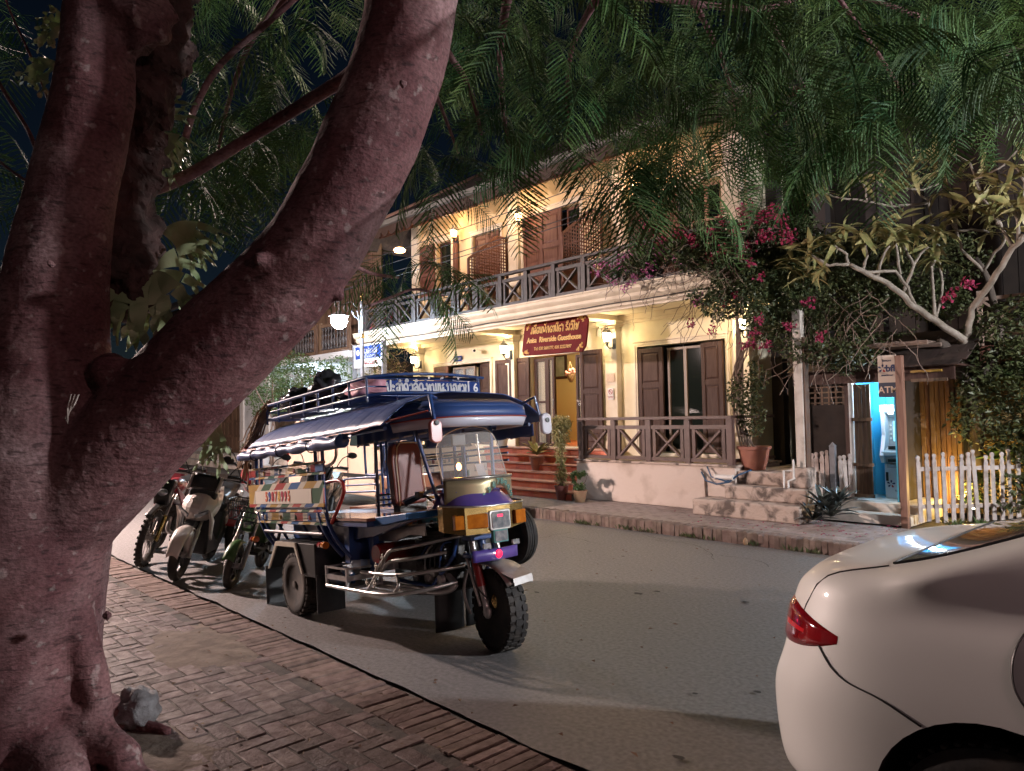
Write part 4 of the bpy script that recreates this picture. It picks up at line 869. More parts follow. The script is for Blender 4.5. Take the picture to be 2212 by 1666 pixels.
# big terracotta pot with a climbing bougainvillea
t = potted('potted_climber', 'big terracotta pot with a bare-stemmed climber at the top of the plaster steps', -5.38, 9.85, .76, .23, .34, terra)
b = MB()
for k in range(5):
    p = [Vector((rr.gauss(0,.04),rr.gauss(0,.03),.3))]; ph = k*1.2
    for j in range(10): p.append(Vector((-.12-.22*sin(j*.35)+.05*cos(j*.8+ph), .1+.03*sin(j+ph), .35+.17*j)))
    b.tube(p,.012,6)
b.build('stems', twig, t); b = MB(); leafmass(b, [(0,0,.75,.22,.18,.3),(-.15,0,1.1,.25,.2,.3),(.05,0,1.35,.2,.2,.25)], 1100, .06, .04, rr); o = b.build('foliage', leaf_d, t); o['kind'] = 'stuff'
# plants at the entry
t = potted('potted_ficus', 'tall slim potted shrub with pale leaves beside the entry steps', -8.62, 9.18, .15, .12, .25, mat('maroon_pot', (.20,.07,.06), .6))
b = MB(); [b.tube([(rr.gauss(0,.02),rr.gauss(0,.02),.2),(.02*cos(k),.02*sin(k),.6),(.03*cos(k+1),.03*sin(k+1),1.3)],.008,5) for k in range(4)]; b.build('stems', twig, t)
b = MB(); leafmass(b, [(0,0,.42,.10,.1,.16),(0,0,.75,.08,.08,.25),(0,0,1.1,.14,.12,.22),(0,0,1.32,.22,.18,.13)], 2100, .085, .022, rr, droop=.5); o = b.build('foliage', mat('dracaena_leaf', (.20,.20,.07), .5, col2=(.34,.28,.12), ns=10), t); o['kind'] = 'stuff'
t = potted('heart_topiary', 'small potted creeper trained into a heart shape before the porch wall', -8.16, 9.13, .15, .12, .2, terrag)
b = MB(); hp = []
for k in range(40):
    a = 2*pi*k/40; hp.append(Vector((.0095*16*sin(a)**3, 0, .37+.0095*(13*cos(a)-5*cos(2*a)-2*cos(3*a)-cos(4*a)))))
b.tube(hp,.006,5,closed=True); b.tube([(0,0,.18),(0,0,.25)],.01,5); b.build('wire_heart', twig, t)
b = MB(); [leafmass(b, [(p.x,0,p.z,.035,.03,.035)], 30, .035, .024, rr) for p in hp]; leafmass(b, [(0,0,.22,.09,.08,.05)], 120, .05,.03, rr); o = b.build('foliage', leaf_m, t); o['kind'] = 'stuff'
b = MB(); b.lathe([(.16,0),(.17,.015),(.15,.02)],14,(-8.16,9.13,.13)); 
def rosette(b, c, n, L, W, rr, lift=.7, droop=.5, seg=4):
    c = Vector(c)
    for k in range(n):
        a = 2*pi*k/n*2.4+rr.gauss(0,.2); e = rr.uniform(.25,1)*lift; d = Vector((cos(a),sin(a),0)); l = L*rr.uniform(.7,1.15); w = W*rr.uniform(.8,1.2)
        sd = Vector((-sin(a),cos(a),0)); vs = []; 
        for i in range(seg+1):
            t_ = i/seg; p = c + d*(l*t_*cos(e)) + Vector((0,0,l*(t_*sin(e)-droop*t_*t_*.5))); ww = w*.5*(sin(pi*min(1,t_*.85+.13))**.8) if i < seg else .001
            vs += [p-sd*ww+Vector((0,0,ww*.35)), p-Vector((0,0,ww*.15)), p+sd*ww+Vector((0,0,ww*.35))]
        b.add(vs, [(3*i+j,3*i+j+1,3*i+j+4,3*i+j+3) for i in range(seg) for j in range(2)])
t = thing('cordyline', 'dark spiky rosette plant growing by the foot of the plaster steps', 'plant', (-4.12,9.22,.15), world=False)
b = MB(); [rosette(b, (rr.gauss(0,.13),rr.gauss(0,.1),.05+.06*k), 13, .42, .055, rr, 1.15, .55, 5) for k in range(5)]; o = b.build('leaves', mat('oyster_leaf', (.025,.03,.028), .3, col2=(.10,.12,.11), ns=9, lo=.42, hi=.6), t, True); o['kind'] = 'stuff'
# plants left of the stairs by the door
t = potted('potted_palm', 'spiky potted plant on the steps left of the open door', -9.98, 9.95, .55, .14, .25, terra); b = MB(); rosette(b, (0,0,.3), 16, .45, .09, rr, 1.0, .5); o = b.build('leaves', leaf_y, t, True); o['kind'] = 'stuff'
t = potted('potted_palm', 'pale spiky plant on a stand behind the yellowish windscreen', -10.9, 9.9, .96, .12, .3, white); b = MB(); rosette(b, (0,0,.35), 20, .34, .04, rr, 1.1, .5); o = b.build('leaves', leaf_y, t, True); o['kind'] = 'stuff'
t = potted('potted_herb', 'small bright green bush on a table inside the doorway', -9.72, 11.5, 1.5, .07, .1, white); b = MB(); leafmass(b,[(0,0,.2,.13,.1,.1)],260,.05,.03,rr); o = b.build('foliage', leaf_m, t); o['kind']='stuff'
tb = thing('lobby_table', 'dark metal table and chair just inside the open door', 'table', (-9.8,11.5,.955)); b = MB(); b.box(-10.1,-9.5,11.25,11.75,1.47,1.5); b.build('tabletop', dkwood, tb)
for dx in (-.27,.27):
    for dy in (-.2,.2): b = MB(); b.tube([(-9.8+dx,11.5+dy,.96),(-9.8+dx*.9,11.5+dy*.9,1.47)],.012,6); b.build('leg', blackm, tb)
# pots by the left house
for (x, h_, lab, L, W, n, pm) in ((-20.3,.42,'broad leaved potted plant on the pale shop steps',.40,.16,12,bluewhite),(-21.6,.3,'small leafy plant in a grey pot on the shop steps',.3,.06,22,whited),(-18.8,.3,'low potted shrub on the shop steps behind the rope bundle',.35,.07,18,whited)):
    t = potted('potted_plant', lab, x, 9.1, .34, .2, h_, pm); b = MB(); rosette(b, (0,0,h_), n, L, W, rr, 1.2, .4); rosette(b, (0,0,h_+.12), n, L*.8, W, rr, 1.3, .3); o = b.build('leaves', leaf_m, t, True); o['kind'] = 'stuff'

# ================================================================ RIGHT SIDE
t = thing('plaster_steps', 'stained old plaster steps leading up to the dark side passage', 'steps', (-5.1, 9.05, .15))
for k, (x0, x1, y0, y1, z0, z1) in enumerate([(-5.92,-4.33,9.03,9.5,.15,.375),(-5.56,-4.36,9.30,9.8,.375,.565),(-5.50,-4.5,9.58,12.5,.565,.755)]): 
    b = MB(); n = 14
    b.box(x0,x1,y0,y1,z0,z1); o = b.build('step', stoneold, t, bevel=.02)
b = MB(); b.box(-4.66,-4.40,9.46,9.72,.565,.84); b.build('pier', stoneold, t, bevel=.03)
wp = thing('gate_post', 'tall white post standing on the stained pier beside the steps', 'post', (-4.535,9.6,.84)); b = MB(); b.box(-4.595,-4.475,9.54,9.66,.84,3.0); b.build('shaft', whited, wp, bevel=.008); b = MB(); b.box(-4.474,-4.45,9.56,9.68,.84,2.6); b.build('board', oldwood, wp)
pp_ = thing('water_pipes', 'white plastic water pipes rising by the steps', 'pipe', (-4.75,9.5,.3)); b = MB(); b.tube([(-4.72,9.42,.38),(-4.72,9.42,.80),(-4.62,9.46,.80)],.014,6); b.tube([(-4.66,9.42,.38),(-4.66,9.42,.66),(-4.58,9.46,.70)],.014,6); b.tube([(-4.6,9.46,.7),(-4.6,9.46,.95)],.014,6); b.build('pipe', white, pp_)
hs = thing('hose', 'dark blue hose looped from the porch to the plaster steps', 'hose', (-5.6,9.4,.6)); b = MB()
b.tube([(-6.05,9.5,.72),(-5.95,9.45,.60),(-5.75,9.42,.56),(-5.55,9.42,.60),(-5.45,9.5,.70),(-5.3,9.62,.77)],.014,6); b.tube([(-5.95,9.5,.8),(-5.85,9.44,.66),(-5.6,9.42,.61),(-5.5,9.5,.64)],.012,6); b.build('tube', mat('hose_blue', (.03,.08,.16), .4), hs, True)
pi_ = thing('plastic_drain', 'white capped drain pipe lying at the end of the porch', 'pipe', (-5.6,9.45,.66)); b = MB(); b.tube([(-5.8,9.46,.66),(-5.5,9.46,.66)],.04,12); b.build('pipe', white, pi_, 40)
dp = thing('down_pipe', 'thin grey pipe down the end of the porch wall', 'pipe', (-5.98,9.53,.15)); b = MB(); b.tube([(-6.0,9.53,.16),(-6.02,9.53,.7),(-6.08,9.53,.76)],.012,6); b.build('pipe', twig, dp)
# dark timber house behind
dh = thing('timber_house', 'dark timber house in shadow behind the creeper and kiosk', 'house', (-3.5, 13, .15))
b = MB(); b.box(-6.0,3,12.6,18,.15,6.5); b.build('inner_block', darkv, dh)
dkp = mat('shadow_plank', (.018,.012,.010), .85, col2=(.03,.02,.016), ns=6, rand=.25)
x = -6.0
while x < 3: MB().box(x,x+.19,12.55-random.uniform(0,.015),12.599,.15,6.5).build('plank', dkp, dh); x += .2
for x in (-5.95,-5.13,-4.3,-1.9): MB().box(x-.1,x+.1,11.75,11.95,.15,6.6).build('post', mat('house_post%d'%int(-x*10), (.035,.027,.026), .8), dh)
b = MB(); b.add([(-6.6,11.3,6.3),(3,11.3,6.3),(3,15,8.6),(-6.6,15,8.6)],[(0,1,2,3)]); b.build('roof', MATS['roof_tile'], dh, solid=.08)
bal = part('side_balcony', dh); palew = mat('pale_rail_wood', (.42,.30,.24), .6, col2=(.32,.22,.17), ns=8)
MB().box(-3.05,1.2,12.2,12.6,2.25,2.50).build('deck_beam', mdwood, bal); MB().box(-3.05,1.2,12.15,12.19,2.62,2.67).build('rail', palew, bal); MB().box(-3.05,1.2,12.15,12.19,3.15,3.2).build('rail', palew, bal)
for k in range(7):
    x = -3.02+.6*k; MB().box(x-.03,x+.03,12.14,12.2,2.5,3.3).build('post', palew, bal)
    if k < 6: MB().bar((x+.03,12.16,2.67),(x+.57,12.16,3.15),.03,.05,(0,1,0)).build('brace', palew, bal); MB().bar((x+.03,12.18,3.15),(x+.57,12.18,2.67),.03,.05,(0,1,0)).build('brace', palew, bal)
b = MB(); b.box(-2.4,-1.9,12.52,12.54,2.6,4.0); b.build('lit_doorway', mat('warm_interior', (.4,.2,.12), .8, emit=(.8,.35,.2), es=.25), dh)
# pale pillar lit by a cool tube above the balcony end
pl = thing('lit_pillar', 'pale concrete pillar washed by a cold tube light behind the bougainvillea', 'pillar', (-6.35,12.2,.15)); b = MB(); b.box(-6.72,-6.3,12.0,12.4,.15,6.6); b.build('shaft', bluewhite, pl)
tl = thing('tube_light', 'cold white tube light fixed high on the pale pillar', 'lamp', (-6.5,11.9,6.2)); b = MB(); b.tube([(-6.75,11.93,6.25),(-6.2,11.93,6.05)],.025,8); b.build('tube', mat('cold_tube', (1,1,1), .3, emit=(.6,.95,1), es=14), tl); lamp('tube_lamp', (-6.5,11.6,5.8), 90, (.55,.92,1), .2)
# plank wall, kiosk
ks = thing('cash_kiosk', 'small timber cash machine booth with a blue interior and shingled roof', 'kiosk', (-3.6, 10.4, .15))
MB().box(-4.35,-3.25,9.72,11.4,.15,.27).build('step', whited, ks); MB().box(-4.2,-3.25,9.98,11.4,.27,.385).build('platform', whited, ks)
MB().box(-4.14,-3.56,11.02,11.06,.385,2.1).build('back_wall', bluewall, ks); MB().box(-4.16,-4.13,10.42,11.06,.385,2.1).build('side_wall', bluewall, ks)
MB().box(-3.56,-3.54,10.2,11.02,.385,2.1).build('side_wall', bluewall, ks); MB().box(-3.539,-3.50,10.2,11.06,.385,2.1).build('side_wall', dkp, ks); MB().box(-4.14,-3.5,10.42,11.06,2.1,2.13).build('ceiling', bluewall, ks)
for i, x in enumerate((-3.95,-3.83)): MB().box(x-.004,x+.004,11.012,11.019,.385,2.1).build('seam', mat('seam%d'%i, (.02,.15,.32), .5), ks)
MB().box(-4.24,-4.13,10.30,10.42,.2,2.2).build('post', dkwood, ks); MB().box(-4.9,-4.8,10.30,10.42,.2,2.2).build('post', dkwood, ks)
MB().box(-4.95,-2.85,10.24,10.30,1.97,2.16).build('lintel', dkwood, ks); MB().box(-3.34,-2.92,10.20,10.238,1.95,1.99).build('trim', oldwood, ks); MB().box(-3.34,-2.98,10.19,10.238,2.07,2.10).build('trim', yel_p, ks)
rf = part('roof', ks); shm = MB().cbox(-.055,.055,-.12,.12,-.01,.006,.003).mesh('shingle', mat('shingle', (.055,.034,.027), .8, rand=.3))
for j in range(8):
    for i in range(22): piece(shm, 'shingle', rf, (-4.9+.1*i+(j%2)*.05+random.uniform(-.008,.008), 10.18+.14*j, 2.20+.062*j), (.42,random.uniform(-.05,.05),random.uniform(-.05,.05)))
MB().box(-4.95,-2.8,10.2,11.3,2.14,2.165).build('deck', dkwood, rf)
# open door leaf made of planks
dl = part('door', ks)
for k in range(4): MB().box(-4.07+.055*k,-4.02+.055*k,10.185,10.205,.42,1.95).build('plank', oldwood, dl)
for z in (1.45,.84,.42): MB().box(-4.09,-3.83,10.15,10.184,z,z+.045).build('crossbar', oldwood, dl)
MB().box(-4.13,-4.08,10.17,10.23,.30,1.97).build('stile', white, dl)
# lattice window and dark board left of the kiosk
lt = thing('lattice_panel', 'dark latticed timber screen between the white post and the kiosk', 'screen', (-4.5,10.4,.15)); MB().box(-4.8,-4.24,10.38,10.41,.2,1.68).build('board', dkp, lt)
for k in range(6): MB().box(-4.8+.1*k,-4.775+.1*k,10.38,10.40,1.68,1.97).build('slat', oldwood, lt)
for k in range(4): MB().box(-4.8,-4.24,10.37,10.379,1.70+.075*k,1.72+.075*k).build('slat', oldwood, lt)
# cash machine
am = thing('cash_machine', 'grey and white cash machine glowing under its lamp inside the blue booth', 'cash machine', (-3.62, 10.6, .385))
b = MB(); b.box(-3.86,-3.57,10.62,11.0,.386,.86); b.build('lower_door', atmlite, am, bevel=.01)
b = MB(); b.prism([(10.60,.87),(10.60,.95),(10.52,.97),(10.52,1.02),(10.62,1.05),(10.74,1.10),(10.76,1.48),(10.60,1.56),(10.60,1.66),(11.0,1.66),(11.0,.87)], -3.86, -3.57, 'yz'); b.build('upper_body', atmgrey, am, bevel=.006)
for x0, x1 in ((-3.88,-3.83),(-3.60,-3.565)): b = MB(); b.prism([(10.56,.87),(10.50,.97),(10.56,1.08),(10.62,1.25),(10.58,1.56),(10.57,1.665),(11.0,1.665),(11.0,.87)], x0, x1, 'yz'); b.build('cheek', atmlite, am, bevel=.006)
b = MB(); b.box(-3.87,-3.57,10.56,10.599,1.57,1.66); b.build('header', mat('lit_header', (.8,.85,.9), .4, emit=(.55,.8,1), es=2.2), am)
b = MB(); b.box(-3.77,-3.62,10.738,10.75,1.16,1.44); b.build('screen', mat('atm_screen', (.1,.3,.45), .2, emit=(.25,.6,.8), es=1.0, col2=(.3,.6,.7), ns=12), am)
for k in range(4): b = MB(); b.lathe([(.014,0),(.014,-.012)],10,(-3.80,10.745,1.2+.06*k),'y'); b.build('key', white, am)
b = MB(); b.box(-3.79,-3.66,10.59,10.63,1.055,1.10); b.build('card_slot', blackm, am); b = MB(); b.box(-3.80,-3.62,10.585,10.597,.88,.92); b.build('cash_slot', blackm, am)
b = MB(); b.box(-3.82,-3.60,10.60,10.619,.80,.85); b.build('shelf', atmgrey, am); b = MB(); b.box(-3.84,-3.81,10.608,10.619,.62,.74); b.build('lock', blackm, am)
b = MB(); b.lathe([(.035,0),(.03,-.02)],12,(-3.75,10.62,1.56)); b.build('downlight', mat('lit_spot', (1,1,1), .3, emit=(.8,.95,1), es=14), am)
def petal(parent, c, s, y=0):
    for k, mtp in enumerate((dkletter,dkletter,dkletter,red_p,dkletter)):
        a = pi/2+2*pi*k/5; p = [(c[0]+s*(.12*cos(a)), c[2]+s*.12*sin(a))]; q = []
        poly = [(c[0]+s*(r_*cos(a+o_)), c[2]+s*r_*sin(a+o_)) for r_, o_ in ((.1,0),(.35,-.45),(.5,-.2),(.45,.15),(.25,.25))]
        MB().prism(poly, c[1]-.003, c[1], 'xz').build('emblem', mtp, parent)
petal(am, (-3.78,10.617,.58), .11); piece(txt('bfl', .12, dkletter, .001, bold=.004), 'lettering', am, (-3.65,10.616,.58), (pi/2,0,0)); piece(txt('BANQUE', .035, dkletter, .001), 'lettering', am, (-3.66,10.616,.49), (pi/2,0,0))
lamp('booth_lamp', (-3.70,10.60,1.98), 26, (.58,.84,1), .1); lamp('machine_fill', (-3.74,10.32,1.75), 11, (.85,.94,1), .03)  # second light is added ahead of the machine to brighten its lower front
# sign board and its post
sb = thing('bank_sign', 'white and navy bank sign reading ATM fixed beside a brown post', 'sign', (-3.45,9.72,1.75))
MB().box(-3.56,-3.345,9.705,9.735,1.94,2.285).build('panel', mat('sign_cream', (.62,.52,.44), .5), sb); MB().box(-3.56,-3.345,9.703,9.737,1.755,1.939).build('panel', mat('sign_navy', (.04,.05,.09), .5), sb)
petal(sb, (-3.505,9.703,2.12), .11); piece(txt('bfl', .115, dkletter, .001, bold=.004), 'lettering', sb, (-3.41,9.702,2.115), (pi/2,0,0)); piece(txt('ATM', .115, mat('sign_letter', (.72,.58,.45), .5), .001, bold=.002), 'lettering', sb, (-3.445,9.70,1.845), (pi/2,0,0))
piece(txt('BANQUE', .026, dkletter, .001, bold=.001), 'lettering', sb, (-3.45,9.702,2.215), (pi/2,0,0)); piece(txt('FRANCO LAO', .022, dkletter, .001, bold=.001), 'lettering', sb, (-3.45,9.702,2.03), (pi/2,0,0))
po = thing('sign_post', 'tall brown timber post at the corner of the picket fence', 'post', (-3.29,9.7,.15)); MB().box(-3.343,-3.262,9.66,9.75,.13,2.27).build('shaft', mat('post_wood', (.20,.10,.07), .6, col2=(.26,.14,.10), ns=9, stretch=(4,4,.5), bump=.2), po, bevel=.006)
# lit plank wall
pw = thing('plank_wall', 'vertical plank wall glowing amber from a garden spotlight', 'wall', (-3.2,11.0,.15)); pwm = mat('amber_plank', (.22,.12,.06), .6, col2=(.30,.17,.09), ns=8, stretch=(4,4,.5), rand=.25)
for k in range(11): MB().box(-3.68+.062*k,-3.68+.062*k+.054,11.0-(k%2)*.018,11.05,.2,1.99).build('plank', pwm, pw)
MB().box(-3.7,-2.95,11.051,11.07,.2,2.0).build('backing', darkv, pw)
yw = thing('garden_wall', 'short ochre garden wall catching the spotlight behind the tree', 'wall', (-2.8,11.4,.15)); MB().box(-3.0,-1.6,11.5,11.6,.15,2.0).build('wall', mat('ochre_wall', (.45,.30,.12), .8, col2=(.35,.22,.08), ns=4), yw)
gs = thing('garden_spotlight', 'small garden spotlight hidden among leaves behind the picket fence', 'lamp', (-2.85,10.75,.15)); b = MB(); b.lathe([(.03,0),(.03,.1),(.06,.12),(.06,.2)],10,(-2.85,10.75,.1)); b.build('body', blackm, gs); b = MB(); b.lathe([(.05,.205),(.0,.21)],10,(-2.85,10.75,.1)); b.build('lens', lit_w, gs); lamp('garden_bulb', (-2.95,10.72,.55), 26, (1,.66,.18), .05)
# picket fences
pkm = {}
def picket_mesh(h, mt):
    w = .026; pts = [(-w,0),(-w,h-.10),(-w*.62,h-.085),(-w*.62,h-.07)]+[(-w*cos(a),h-.04+w*sin(a)) for a in (0,.5,1.0,pi/2)]
    pts += [(-x,z) for x,z in pts[::-1][1:]]
    return MB().prism(pts, -.009, .009, 'xz').mesh('picket', mt)
pkt = mat('picket_paint', (.46,.39,.36), .75, col2=(.22,.17,.14), ns=9, lo=.45, hi=.75, rand=.12)
def fence(name, label, a, c, n, z, h, extra=0):
    t = thing(name, label, 'fence', ((a[0]+c[0])/2,(a[1]+c[1])/2,z)); ang = math.atan2(c[1]-a[1],c[0]-a[0]); nv = Vector((-sin(ang),cos(ang)))
    for zz in (.22,.76):
        MB().bar((a[0]+nv.x*.022,a[1]+nv.y*.022,z+h*zz),(c[0]+nv.x*.022,c[1]+nv.y*.022,z+h*zz),.022,.05).build('rail', pkt, t)
    for k in range(n):
        u = k/(n-1); hh = h*random.uniform(.975,1.02); key = k % 4
        if (name,key) not in pkm: pkm[(name,key)] = picket_mesh(h*(.97+.02*key), pkt)
        piece(pkm[(name,key)], 'picket', t, (a[0]+(c[0]-a[0])*u, a[1]+(c[1]-a[1])*u, z+random.uniform(-.012,.012)), (random.uniform(-.03,.03),random.uniform(-.035,.035),ang+random.uniform(-.05,.05)))
    return t
fence('picket_fence', 'white picket fence right of the brown sign post', (-3.17,9.83), (-2.36,10.78), 13, .2, .86)
gt = fence('picket_gate', 'short white picket panel between the white post and the kiosk', (-4.62,10.05), (-4.40,10.05), 4, .45, .60)
gt2 = fence('picket_gate', 'narrow picket panel set edge on beside the kiosk door', (-4.22,10.06), (-4.13,10.15), 3, .42, .62)
gp = thing('fence_post', 'pointed grey post between the two small picket panels', 'post', (-4.32,10.05,.4)); b = MB(); b.box(-4.355,-4.285,10.02,10.09,.4,1.11); b.add([(-4.36,10.015,1.11),(-4.28,10.015,1.11),(-4.28,10.095,1.11),(-4.36,10.095,1.11),(-4.32,10.055,1.17)],[(0,1,4),(1,2,4),(2,3,4),(3,0,4),(0,3,2,1)]); b.build('shaft', lamppost, gp)
# garden undergrowth
b = MB(); rr = random.Random(77)
for k in range(26): rosette(b, (rr.uniform(-2.9,-1.2), rr.uniform(10.7,11.4), rr.uniform(.3,1.1)), 9, .34, .10, rr, 1.1, .7)
for k in range(10): rosette(b, (rr.uniform(-2.6,-1.4), rr.uniform(10.9,11.4), rr.uniform(1.2,2.2)), 7, .42, .16, rr, .9, .9)
for k in range(12): rosette(b, (rr.uniform(-3.1,-2.2), rr.uniform(9.9,10.3), .16), 10, .16, .02, rr, 1.2, .5)
o = b.build('undergrowth', leaf_m, None, True); o['kind'] = 'stuff'
b = MB(); leafmass(b, [(-2.4,10.9,.5,.6,.4,.4),(-1.8,11.2,1.4,.6,.4,.7)], 2500, .09, .05, rr); leafmass(b, [(-2.75,10.75,1.5,.35,.25,.5),(-2.5,10.8,2.0,.5,.3,.5),(-2.0,10.9,1.2,.6,.3,.5),(-2.3,10.9,2.6,.6,.3,.4)], 4200, .08, .045, rr); o = b.build('shrubbery', leaf_d); o['kind'] = 'stuff'

# ================================================================ FRANGIPANI
fr = thing('frangipani_tree', 'frangipani tree with bare pale limbs and whorls of long leaves at right', 'tree', (-2.75,11.0,.15)); rr = random.Random(4)
FY = lambda x: .95*max(0,min(1,(2062-x)/220))
def limb(pts, r0, r1, b, j=.0):
    P_ = [at(x,y,Y=Y-FY(x)) for x,y,Y in pts]; sm = [P_[0]]
    for a, c in zip(P_[:-1], P_[1:]):
        for k in (1,2,3): sm.append(a.lerp(c,k/3)+Vector((rr.gauss(0,j),rr.gauss(0,j),rr.gauss(0,j))))
    b.tube(sm, [r0+(r1-r0)*i/(len(sm)-1) for i in range(len(sm))], 8); return sm
b = MB(); limb([(2105,1010,11.0),(2110,900,11.0),(2085,830,10.9),(2065,770,10.8),(2030,740,10.7)], .095,.06, b, .012); limb([(2090,850,10.95),(2140,790,11),(2160,730,11),(2140,620,11.1),(2110,560,11.1)], .065,.035,b,.01)
b.build('trunk', mat('mossy_bark', (.07,.055,.045), .9, col2=(.13,.10,.08), ns=7, bump=1, bs=18), fr, True)
tips = []
def L(pts, r0, r1, tip=True):
    b = MB(); sm = limb(pts, r0, r1, b, .006); b.build('limb', palebark, fr, True)
    if tip: tips.append(sm[-1])
    return sm
R_ = lambda x, y, Y=10.4: ((3000+.66*x)*.54216, (400+.66*y)*.54216, Y)
L([(2062,765,10.8),R_(1280,1450,10.7),R_(1110,1330,10.6),R_(960,1240,10.5),R_(900,1170,10.4),R_(760,1080,10.3),R_(660,1035,10.2),R_(580,990,10.2)], .05,.026,False)
L([R_(580,990,10.2),R_(460,995,10.1),R_(340,930,10.0)],.022,.016); L([R_(580,990,10.2),R_(560,930,10.2),R_(480,870,10.1)],.022,.014); L([R_(660,1035,10.2),R_(690,940,10.2),R_(680,860,10.2)],.02,.014)
L([R_(660,1035,10.2),R_(860,1030,10.3),R_(930,1130,10.4),R_(975,1235,10.5)],.018,.022,False); L([R_(750,1075,10.3),R_(780,960,10.3),R_(820,880,10.3)],.018,.014); L([R_(890,1050,10.3),R_(870,900,10.3),R_(850,830,10.3)],.018,.014)
L([R_(905,1170,10.4),R_(970,1000,10.4),R_(1010,930,10.4),R_(1060,880,10.4)],.022,.014); L([R_(970,1000,10.4),R_(920,900,10.4),R_(900,830,10.4)],.018,.013)
L([R_(1105,1320,10.6),R_(1095,1200,10.6),R_(1080,1010,10.6),R_(1100,960,10.5)],.025,.014); L([R_(1085,1020,10.6),R_(1060,960,10.6)],.014,.012)
s1 = L([(2062,765,10.8),R_(1290,1400,10.7),R_(1320,1260,10.6),R_(1430,1110,10.4),R_(1500,1000,10.3),R_(1570,890,10.2),R_(1640,820,10.1)],.045,.03,False)
L([R_(1390,1030,10.5),R_(1450,940,10.4),R_(1500,870,10.3),R_(1540,800,10.3)],.02,.014); L([R_(1570,890,10.2),R_(1500,760,10.2),R_(1440,700,10.2)],.02,.014); L([R_(1600,860,10.2),R_(1600,720,10.1),R_(1560,640,10.1)],.022,.014)
L([R_(1390,1030,10.5),R_(1260,900,10.4),R_(1230,790,10.4),R_(1180,720,10.4)],.02,.013); L([R_(1230,790,10.4),R_(1320,780,10.4),R_(1420,800,10.3)],.018,.013)
L([R_(1100,1330,10.6),R_(1150,1100,11),R_(1050,600,10.9),R_(960,540,10.8),R_(900,480,10.8)],.02,.013); L([R_(840,640,10.8),R_(800,560,10.8),R_(740,480,10.8)],.016,.01); L([R_(1050,620,10.9),R_(850,640,10.8),R_(690,610,10.7),R_(510,590,10.6),R_(430,560,10.6)],.018,.01)
L([R_(690,610,10.7),R_(680,520,10.7),R_(640,480,10.7)],.012,.009); L([R_(1230,790,10.4),R_(1190,600,10.5),R_(1150,500,10.5),R_(1110,430,10.5)],.02,.012); L([R_(1500,760,10.2),R_(1400,600,10.3),R_(1330,480,10.3)],.02,.012); L([R_(1600,720,10.1),R_(1640,500,10.1),R_(1590,400,10.1)],.02,.012)
L([R_(1150,500,10.5),R_(1020,540,10.5),R_(900,530,10.5)],.015,.01); L([R_(1400,600,10.3),R_(1300,380,10.4),R_(1180,300,10.5)],.015,.01); L([R_(1330,480,10.3),R_(1480,420,10.3),R_(1600,300,10.3)],.014,.01)
b = MB(); lf = []
rr = random.Random(6)
extra = [at(*R_(x,y)[:2],Y=Y-FY(R_(x,y)[0])) for x,y,Y in ((230,960,10.1),(300,870,10.1),(420,830,10.1),(560,770,10.2),(640,800,10.2),(740,750,10.2),(820,790,10.3),(960,790,10.3),(1040,770,10.4),(350,1060,10.1),(420,1020,10.1),(240,1020,10.1),(1120,800,10.4),(1200,680,10.4),(1300,640,10.3),(1380,570,10.3),(1450,640,10.2),(1250,460,10.4),(1400,420,10.3),(1020,360,10.5),(1100,300,10.5),(1550,480,10.1),(1620,560,10.1),(1480,520,10.2),(960,430,10.5),(1600,650,10.1),(1130,560,10.5),(900,700,10.3))]
lm = [MB() for _ in range(6)]
for i, q in enumerate(lm):
    w = .042+.006*i; Lf = .23+.012*i; vs = []
    for k in range(6):
        u_ = k/5; ww = w*.5*(sin(pi*min(1,u_*.8+.14))) if k < 5 else .001; z = -.10*u_*u_*(i*.35+.4); vs += [(Lf*u_,-ww,z+ww*.3),(Lf*u_,0,z),(Lf*u_,ww,z+ww*.3)]
    q.add(vs, [(3*a+c,3*a+c+1,3*a+c+4,3*a+c+3) for a in range(5) for c in range(2)])
lmm = [q.mesh('leaf', leaf_y, True) for q in lm]; cnt = 0; rest = MB()
for c in tips+extra:
    for k in range(rr.randint(8,12)):
        a = rr.uniform(0,2*pi); e = rr.gauss(.15,.45); s_ = rr.uniform(.75,1.2)
        cc_ = Vector(c)+Vector((rr.gauss(0,.02),rr.gauss(0,.02),rr.gauss(0,.02)))
        if cnt < 300: piece(lmm[cnt % 6], 'leaf', fr, cc_, (rr.gauss(0,.4), -e, a), (s_,)*3)
        else:
            M = Matrix.Translation(cc_) @ (Matrix.Rotation(a,4,'Z')@Matrix.Rotation(-e,4,'Y')@Matrix.Rotation(rr.gauss(0,.4),4,'X')) @ Matrix.Scale(s_,4); q = lm[cnt % 6]; rest.add([M@Vector(v) for v in q.v], q.f)
        cnt += 1
o = rest.build('foliage', leaf_y, fr, True); o['kind'] = 'stuff'
